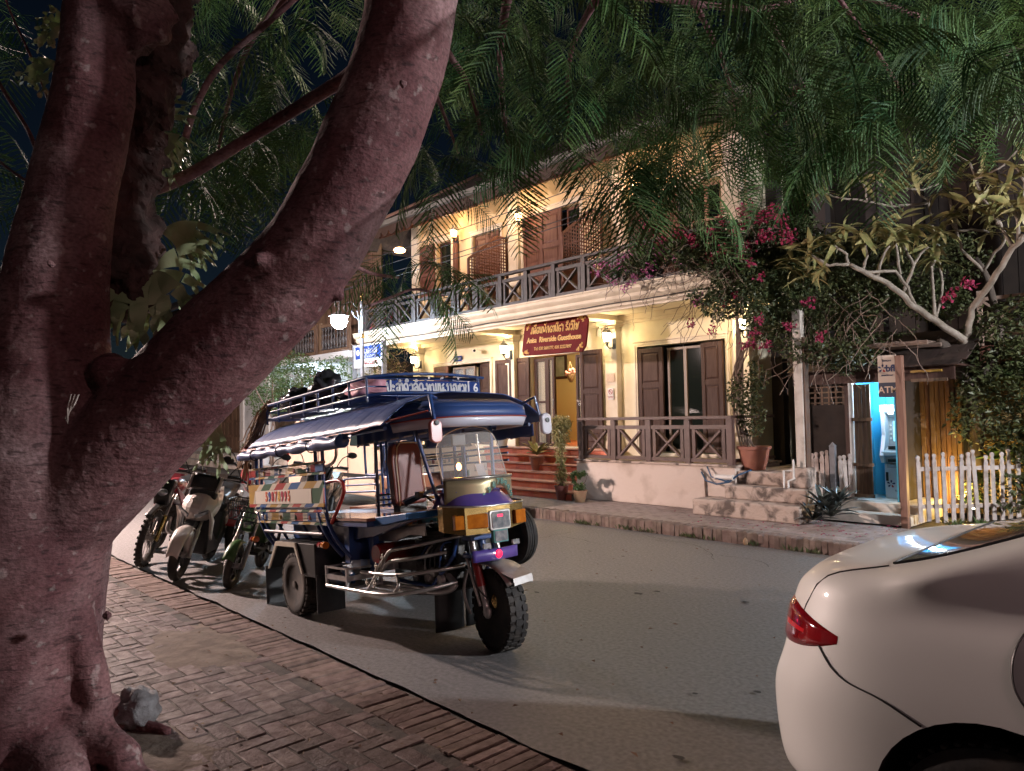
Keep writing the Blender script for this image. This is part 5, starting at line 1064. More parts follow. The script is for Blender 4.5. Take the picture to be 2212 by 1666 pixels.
# overhead wires
wr = thing('overhead_wires', 'bundle of thin overhead wires crossing in front of the upper floor', 'wires', (-12, 8.6, 4.5))
wm = mat('wire_dark', (.03,.03,.035), .6)
for (a, c, sag) in (((-26,8.4,5.3),(-4,8.7,5.4),.25),((-26,8.4,5.15),(-4,8.7,5.2),.3),((-26,8.5,5.0),(-4,8.8,5.0),.28),((-26,8.5,4.9),(-4,8.6,4.85),.3),((-40,8.4,6.6),(-13.6,8.4,4.9),.5),((-40,8.5,6.2),(-13.6,8.5,4.8),.5),((-40,8.6,5.9),(-13.6,8.5,4.7),.4),((-40,8.6,5.6),(-13.6,8.5,4.6),.4),((-6,9,5.2),(3,12,5.3),.2),((-6,9,5.35),(3,12,5.5),.2)):
    b = MB(); b.tube([(a[0]+(c[0]-a[0])*k/16, a[1]+(c[1]-a[1])*k/16, a[2]+(c[2]-a[2])*k/16-sag*4*(k/16)*(1-k/16)) for k in range(17)], .008, 5); b.build('wire', wm, wr)
# ================================================================ TUK-TUK  (body frame: x forward, y to the far side, z up, pitched nose up)
TH = radians(4.9); PIT = Matrix.Rotation(-TH, 4, 'Y')
tk = thing('three_wheeled_taxi', 'blue canopied three wheeled passenger taxi with striped side panel and brass headlamp box', 'tuk-tuk', (-5.506,3.522,0), radians(-3.5), xf=PIT)
FLAT = Matrix()
stripes = [red_p, wht_p, blue_b, wht_p, yel_p, wht_p, grn_p, wht_p]
def striped_bar(parent, x0, x1, y, z0, z1, t=.012, step=.105, lean=.05, off=0, name='striped_board'):
    b = MB(); k = 0; x = x0; h = z1-z0; mats = stripes
    while x < x1-1e-4:
        xn = min(x1, x+step*(.55 if (k+off) % 2 else 1.0)); b.m = (k+off) % 8
        a0 = min(x1, x+(lean if x > x0 else 0)); a1 = min(x1, xn+(lean if xn < x1 else 0)); 
        b.add([(x,y-t,z0),(xn,y-t,z0),(a1,y-t,z1),(a0,y-t,z1),(x,y,z0),(xn,y,z0),(a1,y,z1),(a0,y,z1)],[(0,1,2,3),(7,6,5,4),(0,4,5,1),(3,2,6,7),(0,3,7,4),(1,5,6,2)])
        x = xn; k += 1
    return b.build(name, mats, parent)
def tubep(name, pts, r, mt, parent=None, n=8, **k):
    b = MB(); b.tube(pts, r, n, **k); return b.build(name, mt, parent or tk, 50)
def curve(pts, n=4):
    """Catmull-Rom through points"""
    P_ = [Vector(p) for p in pts]; out = []
    for i in range(len(P_)-1):
        p0, p1, p2, p3 = P_[max(0,i-1)], P_[i], P_[i+1], P_[min(len(P_)-1,i+2)]
        for k in range(n):
            t = k/n; out.append(.5*((2*p1)+(p2-p0)*t+(2*p0-5*p1+4*p2-p3)*t*t+(3*p1-p0-3*p2+p3)*t**3))
    out.append(P_[-1]); return out
# ---- wheels (upright, not pitched)
def wheel(name, parent, c, R, w, rim_r, yaw, mt_t, mt_r, xf, lugs=26, spokes=5, disc=False, dust=True, hubout=1):
    """axle along y, outer face toward -y*hubout"""
    wp_ = part(name, parent); M = xf @ Matrix.Translation(c) @ Matrix.Rotation(yaw, 4, 'Z'); XF[wp_.name] = M
    b = MB(); prof = [(rim_r,-w*.42),(rim_r+.012,-w*.48),(R*.80,-w*.52),(R*.92,-w*.49),(R*.975,-w*.40),(R*.985,0),(R*.975,w*.40),(R*.92,w*.49),(R*.80,w*.52),(rim_r+.012,w*.48),(rim_r,w*.42)]
    b.lathe(prof, 40, (0,0,0), 'y'); b.build('tyre', mt_t, wp_, 60)
    if lugs:
        b = MB()
        for k in range(lugs):
            for row, (yy, ph) in enumerate(((-w*.36,0),(-.0,.5),(w*.36,0))):
                a = 2*pi*(k+ph)/lugs; ww = w*(.13 if row != 1 else .18); da = .62*pi/lugs
                pts = []
                for r_ in (R*.955, R+.004):
                    for aa in (a-da, a+da):
                        for y_ in (yy-ww, yy+ww): pts.append((r_*cos(aa), y_, r_*sin(aa)))
                b.add(pts, [(0,1,3,2),(4,6,7,5),(0,4,5,1),(2,3,7,6),(0,2,6,4),(1,5,7,3)])
        for k in range(lugs*2):
            a = 2*pi*(k+.25)/(lugs*2); da = .4*pi/lugs/2
            for sy in (-1, 1):
                pts = [(r_*cos(aa), sy*y_, r_*sin(aa)) for r_, y_ in ((R*.90,w*.50),(R*.985,w*.45)) for aa in (a-da,a+da)]+[(r_*cos(aa), sy*(y_+.006), r_*sin(aa)) for r_, y_ in ((R*.90,w*.50),(R*.99,w*.45)) for aa in (a-da,a+da)]
                b.add(pts, [(0,1,3,2),(4,6,7,5),(0,4,5,1),(2,3,7,6),(0,2,6,4),(1,5,7,3)])
        o = b.build('tread_blocks', mt_t, wp_); o['kind'] = 'stuff'
    o_ = -hubout
    b = MB(); b.lathe([(rim_r+.008,o_*w*.44),(rim_r-.004,o_*w*.40),(rim_r-.012,o_*w*.15),(rim_r*.74,o_*w*.10),(rim_r*.70,o_*w*.22),(rim_r*.40,o_*w*.26),(rim_r*.22,o_*w*.30),(0,o_*w*.30)] if not spokes else [(rim_r+.008,o_*w*.44),(rim_r-.008,o_*w*.38),(rim_r-.018,0),(rim_r-.008,-o_*w*.38),(rim_r+.006,-o_*w*.43)], 32, (0,0,0), 'y'); 
    b.f = b.f[:-2]; b.mi = b.mi[:len(b.f)]
    b.build('rim', mt_r, wp_, 40)
    if not spokes:
        b = MB()
        for k in range(5): a = 2*pi*k/5; b.lathe([(.010,0),(.010,o_*.012)], 6, (.047*cos(a),o_*w*.29,.047*sin(a)), 'y')
        b.build('wheel_nuts', rimgrey, wp_)
        b = MB()
        for k in range(8): a = 2*pi*(k+.5)/8; b.lathe([(.013,0),(.013,o_*.004)], 8, (rim_r*.56*cos(a),o_*w*.25,rim_r*.56*sin(a)), 'y')
        b.build('rim_holes', darkv, wp_); b = MB(); b.lathe([(.03,0),(.028,o_*.03),(.0,o_*.032)], 12, (0,o_*w*.29,0),'y'); b.build('hub_cap', rimgrey, wp_, 40)
    else:
        for k in range(spokes):
            a = 2*pi*k/spokes; MB().bar((.02*cos(a),0,.02*sin(a)),((rim_r-.01)*cos(a+.12),0,(rim_r-.01)*sin(a+.12)),.035,.022,(0,1,0)).build('spoke', mt_r, wp_, bevel=.005)
        b = MB(); b.lathe([(.03,-w*.5),(.035,-w*.3),(.035,w*.3),(.03,w*.5)], 14, (0,0,0),'y'); b.build('hub', gunmetal, wp_, 40)
    if disc:
        b = MB(); n = 28
        for k in range(n):
            a, c_ = 2*pi*k/n, 2*pi*(k+1)/n
            b.add([(r_*cos(x_), o_*w*.36+d_, r_*sin(x_)) for r_, x_, d_ in ((.06,a,0),(.10,a,0),(.10,c_,0),(.06,c_,0),(.06,a,.005),(.10,a,.005),(.10,c_,.005),(.06,c_,.005))], [(0,1,2,3),(7,6,5,4),(1,5,6,2),(0,3,7,4)])
        b.build('brake_disc', steel, wp_)
    return wp_
rt = 0.0
wheel('rear_wheel', tk, (-.12,-.665,.25), .25, .14, .145, 0, dustyr, rimgrey, FLAT, 24, 0)
wheel('rear_wheel', tk, (-.12,.665,.25), .25, .14, .145, 0, rubber, dustyr, FLAT, 24, 0, hubout=-1)
fwc = (1.725,-.04,.275)
wheel('front_wheel', tk, fwc, .275, .135, .155, radians(-9), rubber, chrome, FLAT, 28, 5, True)
# ---- chassis
b = MB(); b.tube([(-.12,-.6,.27),(-.12,.6,.27)],.03,10); b.build('axle', gunmetal, tk, 40)
for y in (-.35,.35): MB().box(-1.05,1.25,y-.03,y+.03,.40,.47).build('chassis_beam', gunmetal, tk)
for x in (-1.0,-.5,.3,.9): MB().box(x-.025,x+.025,-.5,.5,.47,.52).build('cross_member', gunmetal, tk)
MB().box(-1.08,1.07,-.66,.66,.735,.775).build('platform_edge', blue_p, tk, bevel=.006)
MB().box(-1.06,.60,-.30,.30,.56,.575).build('floor_pan', gunmetal, tk)
MB().box(-1.06,.55,-.32,-.30,.57,.735).build('bench_front', blue_p, tk); MB().box(-1.06,.55,.30,.32,.57,.735).build('bench_front', blue_p, tk)
for s_ in (-1,1):
    MB().box(-1.10,1.09,min(s_*.30,s_*.67),max(s_*.30,s_*.67),.776,.80).build('bench_board', mat('varnish%d'%(s_+1), (.16,.05,.03), .12, coat=.8, col2=(.22,.09,.05), ns=7, stretch=(1,6,1)), tk, bevel=.006)
MB().box(.62,1.10,-.30,.30,.70,.74).build('footboard', blue_p, tk)
MB().box(1.08,1.56,-.60,.40,.755,.80).build('driver_deck', blue_b, tk, bevel=.006) if False else None
b = MB(); b.prism([(.60,.735),(1.09,.735),(1.52,.79),(1.52,.835),(1.05,.80),(.60,.80)], -.60,-.34,'xz'); b.build('driver_deck', blue_b, tk, bevel=.005)
b = MB(); b.prism([(.60,.62),(.98,.66),(1.15,.70),(1.52,.785),(1.09,.734),(.60,.734)], -.56,-.50,'xz'); b.build('side_skirt', blue_p, tk)
MB().box(.58,.66,-.60,-.3,.45,.735).build('side_board', blue_p, tk); MB().box(-.95,.55,-.36,-.33,.50,.735).build('side_board', blue_p, tk)
for x in (-.62,-.1,.18,.33): tubep('strut', [(x,-.64,.74),(x+.10,-.55,.50)], .013, blue_p)
tubep('lower_rail', [(-.78,-.70,.675),(.42,-.70,.675)], .014, lamppost)
for x in (.62,.82): MB().box(x-.03,x+.03,-.5,-.45,.40,.75).build('bracket', blue_p, tk)
MB().box(.55,1.0,-.42,-.37,.40,.52).build('battery_box', steel, tk, bevel=.005)
# ---- side posts, rails and striped panels, both sides
fan = [(-1.0,0),(-.88,0),(.30,1),(.43,1)]
for s_ in (-1, 1):
    for x, k in fan:
        dx = .19 if k else .2
        o = MB().tube(curve([(x,s_*.68,1.40),(x,s_*.68,1.15),(x+.01,s_*.685,.92),(x+dx*.45,s_*.69,.76),(x+dx,s_*.67,.62),(x+dx+.06,s_*.6,.50)],3), .0155, 8).build('post', [blue_p], tk, 50)
    for z, x0 in ((1.235,-1.15),(1.15,-1.15),(.855,-.99),(.755,-.98)):
        striped_bar(tk, x0, .49, s_*.685-(.0 if s_ < 0 else -.012), z-.009, z+.009, .016, .15, .03, int(z*100) % 8, 'striped_rail')
    for k in range(6):
        striped_bar(tk, -1.14, .485, s_*.69, 1.168+.0112*k, 1.174+.0112*k, .005, .165, 0, 5, 'thin_bar'); striped_bar(tk, -.98, .485, s_*.69, .774+.0112*k, .780+.0112*k, .005, .165, 0, 1, 'thin_bar')
    for i, x in enumerate((-.78,-.42,-.10,.18)):
        for z in (1.19,.80):
            b = MB()
            for k in range(8):
                a = k*pi/4; b.ball((x+.010*cos(a), s_*.698, z+.015*sin(a)), .0065, 6, 4)
            b.build('flower_ornament', [yel_p,wht_p,red_p,blue_b][i] if z > 1 else [wht_p,yel_p,grn_p,red_p][i], tk)
    for x0, x1, m_ in ((-1.14,-.98,red_p),(.34,.48,blue_b)): MB().box(x0,x1,s_*.70-.004,s_*.70+.004,1.165,1.222).build('end_plate', m_, tk)
    striped_bar(tk, -1.14, .485, s_*.70, 1.036, 1.092, .012, .20, .09, 4); striped_bar(tk, -1.13, .485, s_*.70, .888, .915, .012, .16, .05, 0)
    striped_bar(tk, -1.13, -.96, s_*.70, .916, 1.035, .012, .10, .06, 4); striped_bar(tk, .275, .485, s_*.70, .916, 1.035, .012, .13, .09, 6)
    MB().box(-.955,.272,s_*.70-.016,s_*.70+.0,.917,1.034).build('number_board', mat('number_board%d'%(s_+1), (.66,.60,.52), .45), tk)
digits = '59878995'; cols = ['orange','blue','red','ember','yellow','rose','red','orange']
pal = {'orange':(.62,.13,.05),'blue':(.02,.06,.32),'red':(.45,.03,.05),'ember':(.55,.10,.06),'yellow':(.68,.42,.10),'rose':(.42,.03,.07)}
pm = {k: mat('digit_'+k, v, .5) for k, v in pal.items()}
for i, ch in enumerate(digits):
    piece(txt(ch, .115, pm[cols[i]], .002, sx=.86, bold=.004), 'lettering', tk, (-.68+.072*i, -.718, .976), (pi/2,0,0))
tubep('grab_rail', curve([(.49,-.68,1.075),(.66,-.68,1.085),(.755,-.68,1.06),(.77,-.68,.99),(.66,-.68,.87),(.54,-.68,.76)],4), .014, red_p)
tubep('grab_rail', curve([(.36,-.68,1.43),(.56,-.66,1.44),(.62,-.66,1.40),(.63,-.66,1.28),(.58,-.67,1.22),(.49,-.68,1.20)],4), .012, chrome)
tubep('rear_hoop', curve([(-1.10,-.66,1.38),(-1.22,-.64,1.2),(-1.26,-.62,1.10),(-1.20,-.60,1.06),(-1.0,-.62,1.05)],3), .013, chrome)
for z in (.995,.93): tubep('rear_rail', curve([(-1.0,-.67,z),(-1.2,-.66,z),(-1.32,-.62,z-.01),(-1.34,-.4,z-.02)],3), .012, chrome)
tubep('rear_rail', curve([(-1.30,-.60,.92),(-1.28,-.60,.83),(-1.1,-.60,.80)],3), .012, chrome)
tubep('rear_step', [(-1.3,-.5,.45),(-1.35,-.45,.42),(-1.35,.45,.42),(-1.3,.5,.45)], .016, gunmetal)
# far side interior: tan back pads and loops
MB().box(-.98,.30,.615,.65,.95,1.085).build('back_pad', tanv, tk, bevel=.012); MB().box(-.93,.30,-.655,-.645,.80,.88).build('back_pad', blue_p, tk)
tubep('divider_loop', curve([(-.30,.2,1.085),(-.92,.2,1.085),(-1.0,.2,1.05),(-1.0,.2,.99),(-.92,.2,.955),(-.30,.2,.955)],3), .012, blue_p)
tubep('divider_loop', [(-.30,.2,1.02),(-.98,.2,1.02)], .01, blue_p)
for x in (-.34,-.24,-.14): tubep('divider_post', [(x,.22,1.5),(x,.22,.80)], .013, blue_p)
tubep('window_frame', curve([(-.62,.45,1.52),(-.96,.45,1.52),(-.99,.45,1.45),(-.99,.45,1.15),(-.95,.45,1.115),(-.66,.45,1.11),(-.62,.45,1.2),(-.68,.45,1.5)],3), .013, blue_p)
for z in (1.26,1.21,1.15): tubep('side_rail', [(-.22,.66,z),(1.1,.66,z)], .009, blue_p)
for z in (.86,.90,.94): tubep('partition_rail', [(.56,-.3,z),(.56,.6,z)], .008, chrome)
for y in (-.28,.1,.35,.6): tubep('partition_post', [(.56,y,.80),(.56,y,1.45)], .013, blue_p)
# ---- fenders and flaps
for s_ in (-1, 1):
    o = s_*.745; i = s_*.50; lo, hi = min(o,i), max(o,i)
    b = MB(); P4 = [(-.60,.36),(-.41,.60),(.0,.60),(.13,.36)]
    for (x0,z0),(x1,z1) in zip(P4[:-1],P4[1:]): b.add([(x0,lo,z0),(x0,hi,z0),(x1,hi,z1),(x1,lo,z1)],[(0,1,2,3)])
    b.build('mudguard', blackm, tk, solid=.008)
    b = MB()
    for (x0,z0),(x1,z1) in zip(P4[:-1],P4[1:]): b.bar((x0,o,z0),(x1,o,z1),.012,.032,(0,1,0)) if False else b.add([(x0,o-.006,z0),(x1,o-.006,z1),(x1-.02 if x1>0 else x1+.02,o-.006,z1-.035 if z1>.5 else z1),(x0+.02 if x0<-.1 else x0-.02,o-.006,z0-.035 if z0>.5 else z0)],[(0,1,2,3)])
    b.build('mudguard_edge', wht_p, tk, solid=.014)
    MB().box(.01,.33,min(s_*.50,s_*.735),max(s_*.50,s_*.735),.34,.60).build('tool_box', blackm, tk, bevel=.006)
    MB().box(-.625,-.617,min(s_*.52,s_*.77),max(s_*.52,s_*.77),.03,.38).build('mud_flap', blackm, tk); MB().box(.335,.343,min(s_*.5,s_*.735),max(s_*.5,s_*.735),.07,.36).build('mud_flap', blackm, tk)
    for x, z in ((.50,.60),(-.95,.60)):
        b = MB(); b.lathe([(.0,-.035),(.022,-.03),(.028,-.01),(.028,.03),(.0,.03)], 12, (x+.02,s_*.74,z),'x'); b.build('indicator_lamp', amber, tk, 40)
        b = MB(); b.lathe([(.0,-.035),(.018,-.03),(.024,-.01),(.024,.03),(.0,.03)], 12, (x-.05,s_*.74,z),'x'); b.build('marker_lamp', redlens, tk, 40)
# ---- roof awning
def roofz(y): return 1.425+.245*(1-(abs(y)/.755)**3.2)
def roofp(u, v, x0=-1.17, x1=1.50):
    x = x0+(x1-x0)*u; y = -.745+1.49*v; e = abs(sin(u*(x1-x0)/.19*pi))
    dz = -.007*(1-e)**4; tail = max(0, (x0+.22-x)/.22); z = roofz(y)+dz-.05*tail**2+.010*noise.noise((x*5,y*5,2))+.004*noise.noise((x*16,y*9,5))
    return (x, y, z)
b = MB(); b.grid(roofp, 150, 28); b.build('canopy', blue_v, tk, True, solid=.006)
b = MB(); b.grid(lambda u, v: (-1.16+2.26*u, -.75+.01*sin(u*60)-.015*v, 1.425-.05*v+.006*sin(u*35)), 80, 3); b.build('canopy_valance', blue_v, tk, True, solid=.004)
tubep('canopy_piping', [(-1.17+.1*k,-.757,1.418+.004*sin(k)) for k in range(24)]+[(1.3,-.74,1.435),(1.5,-.70,1.46),(1.8,-.56,1.50)], .006, mat('piping_red', (.35,.05,.03), .5))
rpts = [(-1.19+.06*k,-.765+.004*sin(k*1.7),1.362+.006*sin(k*1.1)) for k in range(37)]
b = MB(); b.tube(rpts, [.036+.007*sin(k*.9)+(.012 if k > 28 else 0) for k in range(37)], 10); b.build('rolled_curtain', blue_v, tk, True)
b = MB(); b.tube(rpts[36:37]+[(.975,-.765,1.38)], .05, 10) if False else None
for x in (-.8,-.2,.42):
    b = MB(); b.tube([(x+.0,-.765+.046*cos(a),1.362+.048*sin(a)) for a in [k*pi/6 for k in range(12)]], .005, 5, closed=True); b.build('curtain_tie', blackm, tk)
b = MB(); b.grid(lambda u, v: (-.2+1.6*u, .70+.006*sin(u*50), 1.43-.10*v-.01*abs(sin(u*28))), 60, 4); b.build('canopy_valance', blue_v, tk, True, solid=.004)
b = MB(); b.grid(lambda u, v: (.62+.95*u, -.70+.1*u*u-.01*sin(u*40), 1.44+.045*u-.075*v), 50, 4); b.build('canopy_valance', blue_v, tk, True, solid=.004) if False else None
tubep('canopy_frame', [(-1.1,.66,1.41),(1.4,.66,1.42)], .014, blue_p); tubep('canopy_frame', [(-1.1,-.68,1.40),(1.4,-.66,1.42)], .014, blue_p)
for x in (-1.05,-.3,.56,1.1): tubep('canopy_bow', [(x,-.68+1.36*k/12,roofz(-.68+1.36*k/12)-.03) for k in range(13)], .011, blue_p)
b = MB(); b.grid(lambda u, v: (.58+1.12*u, -.45+.008*sin(u*40)+.05*u*u, 1.47+.03*u-.13*v-.012*(1-abs(sin(u*1.12/.16*pi)))**3), 90, 5); b.build('driver_valance', blue_v, tk, True, solid=.005)
tubep('valance_hem', [(.58+.112*k, -.45+.05*(k/10)**2, 1.345+.03*k/10) for k in range(11)], .007, steel)
# visor nose
def nose(u, v, z0, z1, bulge=0, shr=0):
    a = -pi/2+pi*u; X = 1.30; rx = .55-shr; ry = .485-shr*.6
    sx = abs(cos(a))**.55; y = -.07+ry*(1 if a > 0 else -1)*abs(sin(a))**.62; return (X+rx*sx, y, z0+(z1-z0)*v+bulge*sin(pi*v))
def strip(z0, z1, s0, s1, mt, name):
    b = MB(); b.grid(lambda u, v: tuple(Vector(nose(u,0,z0,z0,0,s0)).lerp(Vector(nose(u,0,z1,z1,0,s1)), v)), 48, 2); b.build(name, mt, tk, True, solid=.006)
strip(1.455,1.53,0,.012,blue_v,'visor_band'); strip(1.53,1.585,.012,.12,blue_v,'visor_top'); strip(1.39,1.452,.03,.0,mat('visor_white', (.58,.58,.66), .35, coat=.4),'visor_skirt')
b = MB(); pts = [nose(k/48,0,1.583,1.583,0,.118) for k in range(49)]; b.add(pts+[(1.2,-.07,1.62)], [(k,k+1,49) for k in range(48)]); b.build('visor_top', blue_v, tk, True)
tubep('visor_piping', [nose(k/48,0,1.455,1.455,0,-.004) for k in range(49)], .005, MATS['piping_red'])
# ---- roof rack
r_ = part('roof_rack', tk); RX0, RX1 = -1.08, .93
for z, rr_ in ((1.705,.013),(1.845,.014)):
    tubep('rack_rail', [(RX0,-.53,z),(RX1,-.53,z),(RX1,.53,z),(RX0,.53,z)], rr_, blue_p, r_, closed=True, cap=False)
for y in (-.53,.53):
    tubep('rack_rail', [(RX0,y,1.775),(RX1,y,1.775)], .007, blue_p, r_)
    for k in range(8): x = RX0+(RX1-RX0)*k/7; tubep('rack_upright', [(x,y,1.66),(x,y,1.845)], .011, blue_p, r_)
for k in range(1,4): y = -.53+1.06*k/4; tubep('rack_upright', [(RX1,y,1.66),(RX1,y,1.845)], .01, blue_p, r_)
tubep('rack_rail', [(RX0,-.53,1.775),(RX0,.53,1.775)], .007, blue_p, r_); tubep('rack_rail', [(RX1,-.53,1.775),(RX1,.53,1.775)], .007, blue_p, r_)
for k in range(21): x = RX0+(RX1-RX0)*(k+.5)/21; MB().box(x-.012,x+.012,-.52,.52,1.70,1.71).build('rack_slat', blue_p, r_)
for k in range(5): y = -.42+.21*k; tubep('rack_bar', [(RX0,y,1.715),(RX1,y,1.715)], .007, blue_p, r_)
tubep('front_hoop', curve([(.93,-.53,1.845),(1.02,-.3,1.86),(1.05,.1,1.865),(1.0,.53,1.85)],4), .012, blue_p, r_)
tubep('front_hoop', curve([(.93,-.53,1.705),(1.08,-.35,1.71),(1.15,.05,1.70),(1.08,.5,1.70)],4), .012, blue_p, r_)
b = MB(); b.box(.995,1.012,-.40,.48,1.715,1.815); b.build('route_board', signblue, tk, bevel=.008)
piece(lao(['p','u','ch','am','kh','I','w','l','O','d','-','t','T','a','ae','h','V','ng','.','h','m','T','w','y'], .076, mat('route_white', (.80,.78,.80), .6), .19, .003, .78), 'lettering', tk, (1.0135,-.02,1.757), (pi/2,0,pi/2))
piece(txt('6', .10, MATS['route_white'], .001, bold=.002), 'lettering', tk, (1.0135,.435,1.762), (pi/2,0,pi/2))
# ---- mirrors
for y0, y1, tl, mt_ in ((-.50,-.47,'mirror', mat('mirror_red', (.50,.16,.14), .3, coat=.5)),(.44,.49,'mirror', mat('mirror_white', (.62,.60,.66), .3, coat=.5))):
    mi_ = part('side_mirror', tk)
    tubep('mirror_arm', [(1.66,y0*.8,1.60 if y0 < 0 else 1.53),(1.74,y0,1.61),(1.75,y1-.005,1.40)] if y0 < 0 else [(1.60,.34,1.53),(1.75,.43,1.60),(1.755,.47,1.42)], .014, blue_p, mi_)
    yy = y1-.03 if y0 < 0 else y1; b = MB(); poly = []
    for cx_, cy_, a0 in ((.0,.045,0),(.0,-.045,pi)):
        for k in range(9): a = a0+pi*k/8; poly.append((yy+.047*cos(a), 1.365+ (.0 if y0 < 0 else .03) + cy_+.035*sin(a)))
    b.prism(poly, 1.765, 1.80, 'yz'); b.build('mirror_shell', mt_, mi_, bevel=.008, smooth=30)
    b = MB(); b.lathe([(.0,0),(.018,.004),(.018,.012),(.0,.014)],8,(1.80,yy+.0,1.42),'x'); b.build('mirror_knob', blackm, mi_)
# ---- windscreen
def ws(u, v):
    a = (u-.5)*2; w = .285*(1-max(0,(v-.45)/.55)**2.6)**.5 if v > .45 else .285; y = -.065+w*a
    wr_ = .10*(a*w/.285)**2; return (1.75-.14*v-wr_*1.3, y, 1.005+.40*v)
b = MB(); b.grid(ws, 20, 24); b.build('windscreen', screenp, tk, True)
tubep('windscreen_edge', [ws(0,k/24) for k in range(25)]+[ws(1,k/24) for k in range(24,-1,-1)], .004, mat('perspex_edge', (.7,.66,.6), .2, alpha=.6))
def band(u, v, off=0):
    a = (u-.5)*2; y = -.065+.30*a; x = 1.765-.10*a*a*1.3+off; top = 1.035; bot = .865 + .105*max(0, cos(max(-1.57,min(1.57,(y-.03)/.16*1.57))))
    return (x, y, bot+(top-bot)*v)
b = MB(); b.grid(band, 30, 3); b.build('number_band', goldb, tk, True, solid=.004)
tubep('screen_trim', [(p[0]+.004,p[1],p[2]) for p in [band(k/30,1) for k in range(31)]], .011, chrome)
for k in range(5): p = band(.1+.2*k,1); b = MB(); b.ball((p[0]+.014,p[1],p[2]), .006, 8, 5); b.build('rivet', chrome, tk)
for i, ch in enumerate('59878995'):
    u = .40+.073*i; p = band(u,.40); y = p[1]; z = band(u,0)[2]+.030; dz = band(u+.02,0)[2]-band(u-.02,0)[2]
    a = (u-.5)*2; piece(txt(ch, .056, mat('band_digit', (.02,.16,.12), .5), .001, bold=.002), 'lettering', tk, (p[0]+.016,y,z), (pi/2-math.atan2(dz,.024)*0,0,pi/2-a*.0), (1,1,1))
# hood, lamp box, lamps
b = MB(); b.grid(lambda u, v: (1.50+.37*sin(pi*min(1,u*1.0))**.6*(1-.35*v), -.09+.29*cos(pi*u)*(1-.25*v), .84+.10*v-.0*u), 24, 5); b.build('headlamp_hood', purple, tk, True, solid=.005)
b = MB(); b.add([(1.48,-.37,.945),(1.48,.17,.945),(1.69,.10,.945),(1.72,-.1,.95),(1.69,-.30,.945)],[(0,1,2,3,4)]); b.build('headlamp_hood', purple, tk, solid=.006)
HB = [(1.66,-.44),(1.74,-.455),(1.86,-.36),(1.89,-.20),(1.89,.0),(1.87,.13),(1.78,.20),(1.66,.20)]
b = MB(); zt = [.86,.86,.845,.84,.84,.845,.85,.86]; zb = [.70,.69,.665,.665,.68,.70,.71,.72]; n = len(HB)
for k in range(n-1): (x0,y0),(x1,y1) = HB[k],HB[k+1]; b.add([(x0,y0,zb[k]),(x1,y1,zb[k+1]),(x1,y1,zt[k+1]),(x0,y0,zt[k])],[(0,1,2,3)])
b.add([(x,y,zt[k]) for k,(x,y) in enumerate(HB)],[tuple(range(n))]); b.add([(x,y,zb[k]) for k,(x,y) in enumerate(HB)],[tuple(range(n))[::-1]])
b.build('headlamp_box', gold, tk, bevel=.006)
tubep('box_trim', [(x+.004,y,zt[k]+.004) for k,(x,y) in enumerate(HB)], .006, chrome)
b = MB(); b.prism([(-.19,.69),(-.19,.80),(-.18,.812),(-.02,.812),(-.01,.80),(-.01,.69),(-.02,.678),(-.18,.678)],1.885,1.905,'yz'); hl = b.build('headlight', chrome, tk, bevel=.004)
b = MB(); b.prism([(-.175,.70),(-.175,.79),(-.165,.80),(-.035,.80),(-.025,.79),(-.025,.70),(-.035,.69),(-.165,.69)],1.904,1.912,'yz'); b.build('headlight_lens', clearl, hl, bevel=.003)
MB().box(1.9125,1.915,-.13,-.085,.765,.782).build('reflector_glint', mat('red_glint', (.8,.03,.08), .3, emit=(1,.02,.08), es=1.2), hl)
for y0, y1, xf0, xf1 in ((-.42,-.215,1.80,1.895),(.03,.14,1.885,1.865)):
    b = MB(); b.add([(xf0,y0,.70),(xf1,y1,.70),(xf1,y1,.80),(xf0,y0,.80),(xf0+.03,y0,.705),(xf1+.025,y1,.705),(xf1+.025,y1,.795),(xf0+.03,y0,.795)],[(0,1,2,3),(4,5,6,7),(0,1,5,4),(1,2,6,5),(2,3,7,6),(3,0,4,7)]); b.build('indicator', amber, tk, bevel=.004)
MB().box(1.89,1.90,-.218,-.196,.70,.80).build('lamp_strip', clearl, tk)
b = MB(); b.box(1.88,1.91,-.17,-.045,.595,.68); b.build('spot_light', teal, tk, bevel=.004); b = MB(); b.box(1.911,1.916,-.16,-.055,.605,.672); b.build('spot_lens', clearl, tk)
for y in (-.22,.03): b = MB(); b.box(1.88,1.90,y-.03,y+.03,.565,.60); b.build('fog_light', clearl, tk, bevel=.004)
b = MB(); b.grid(lambda u, v: (1.88+.03*sin(pi*u), -.335+.38*u, .485+.075*v), 14, 2); b.build('bumper_bar', purple, tk, True, solid=.01)
b = MB(); b.lathe([(.03,0),(.025,.006),(.0,.008)],14,(1.915,-.14,.523),'x'); b.build('bumper_lamp', mat('red_lamp_lit', (.7,.02,.06), .3, emit=(1,.01,.06), es=1.2), tk)
lamp('bumper_glow', (2.0,-.14,.523), .06, (1,.02,.08), .01, tk)
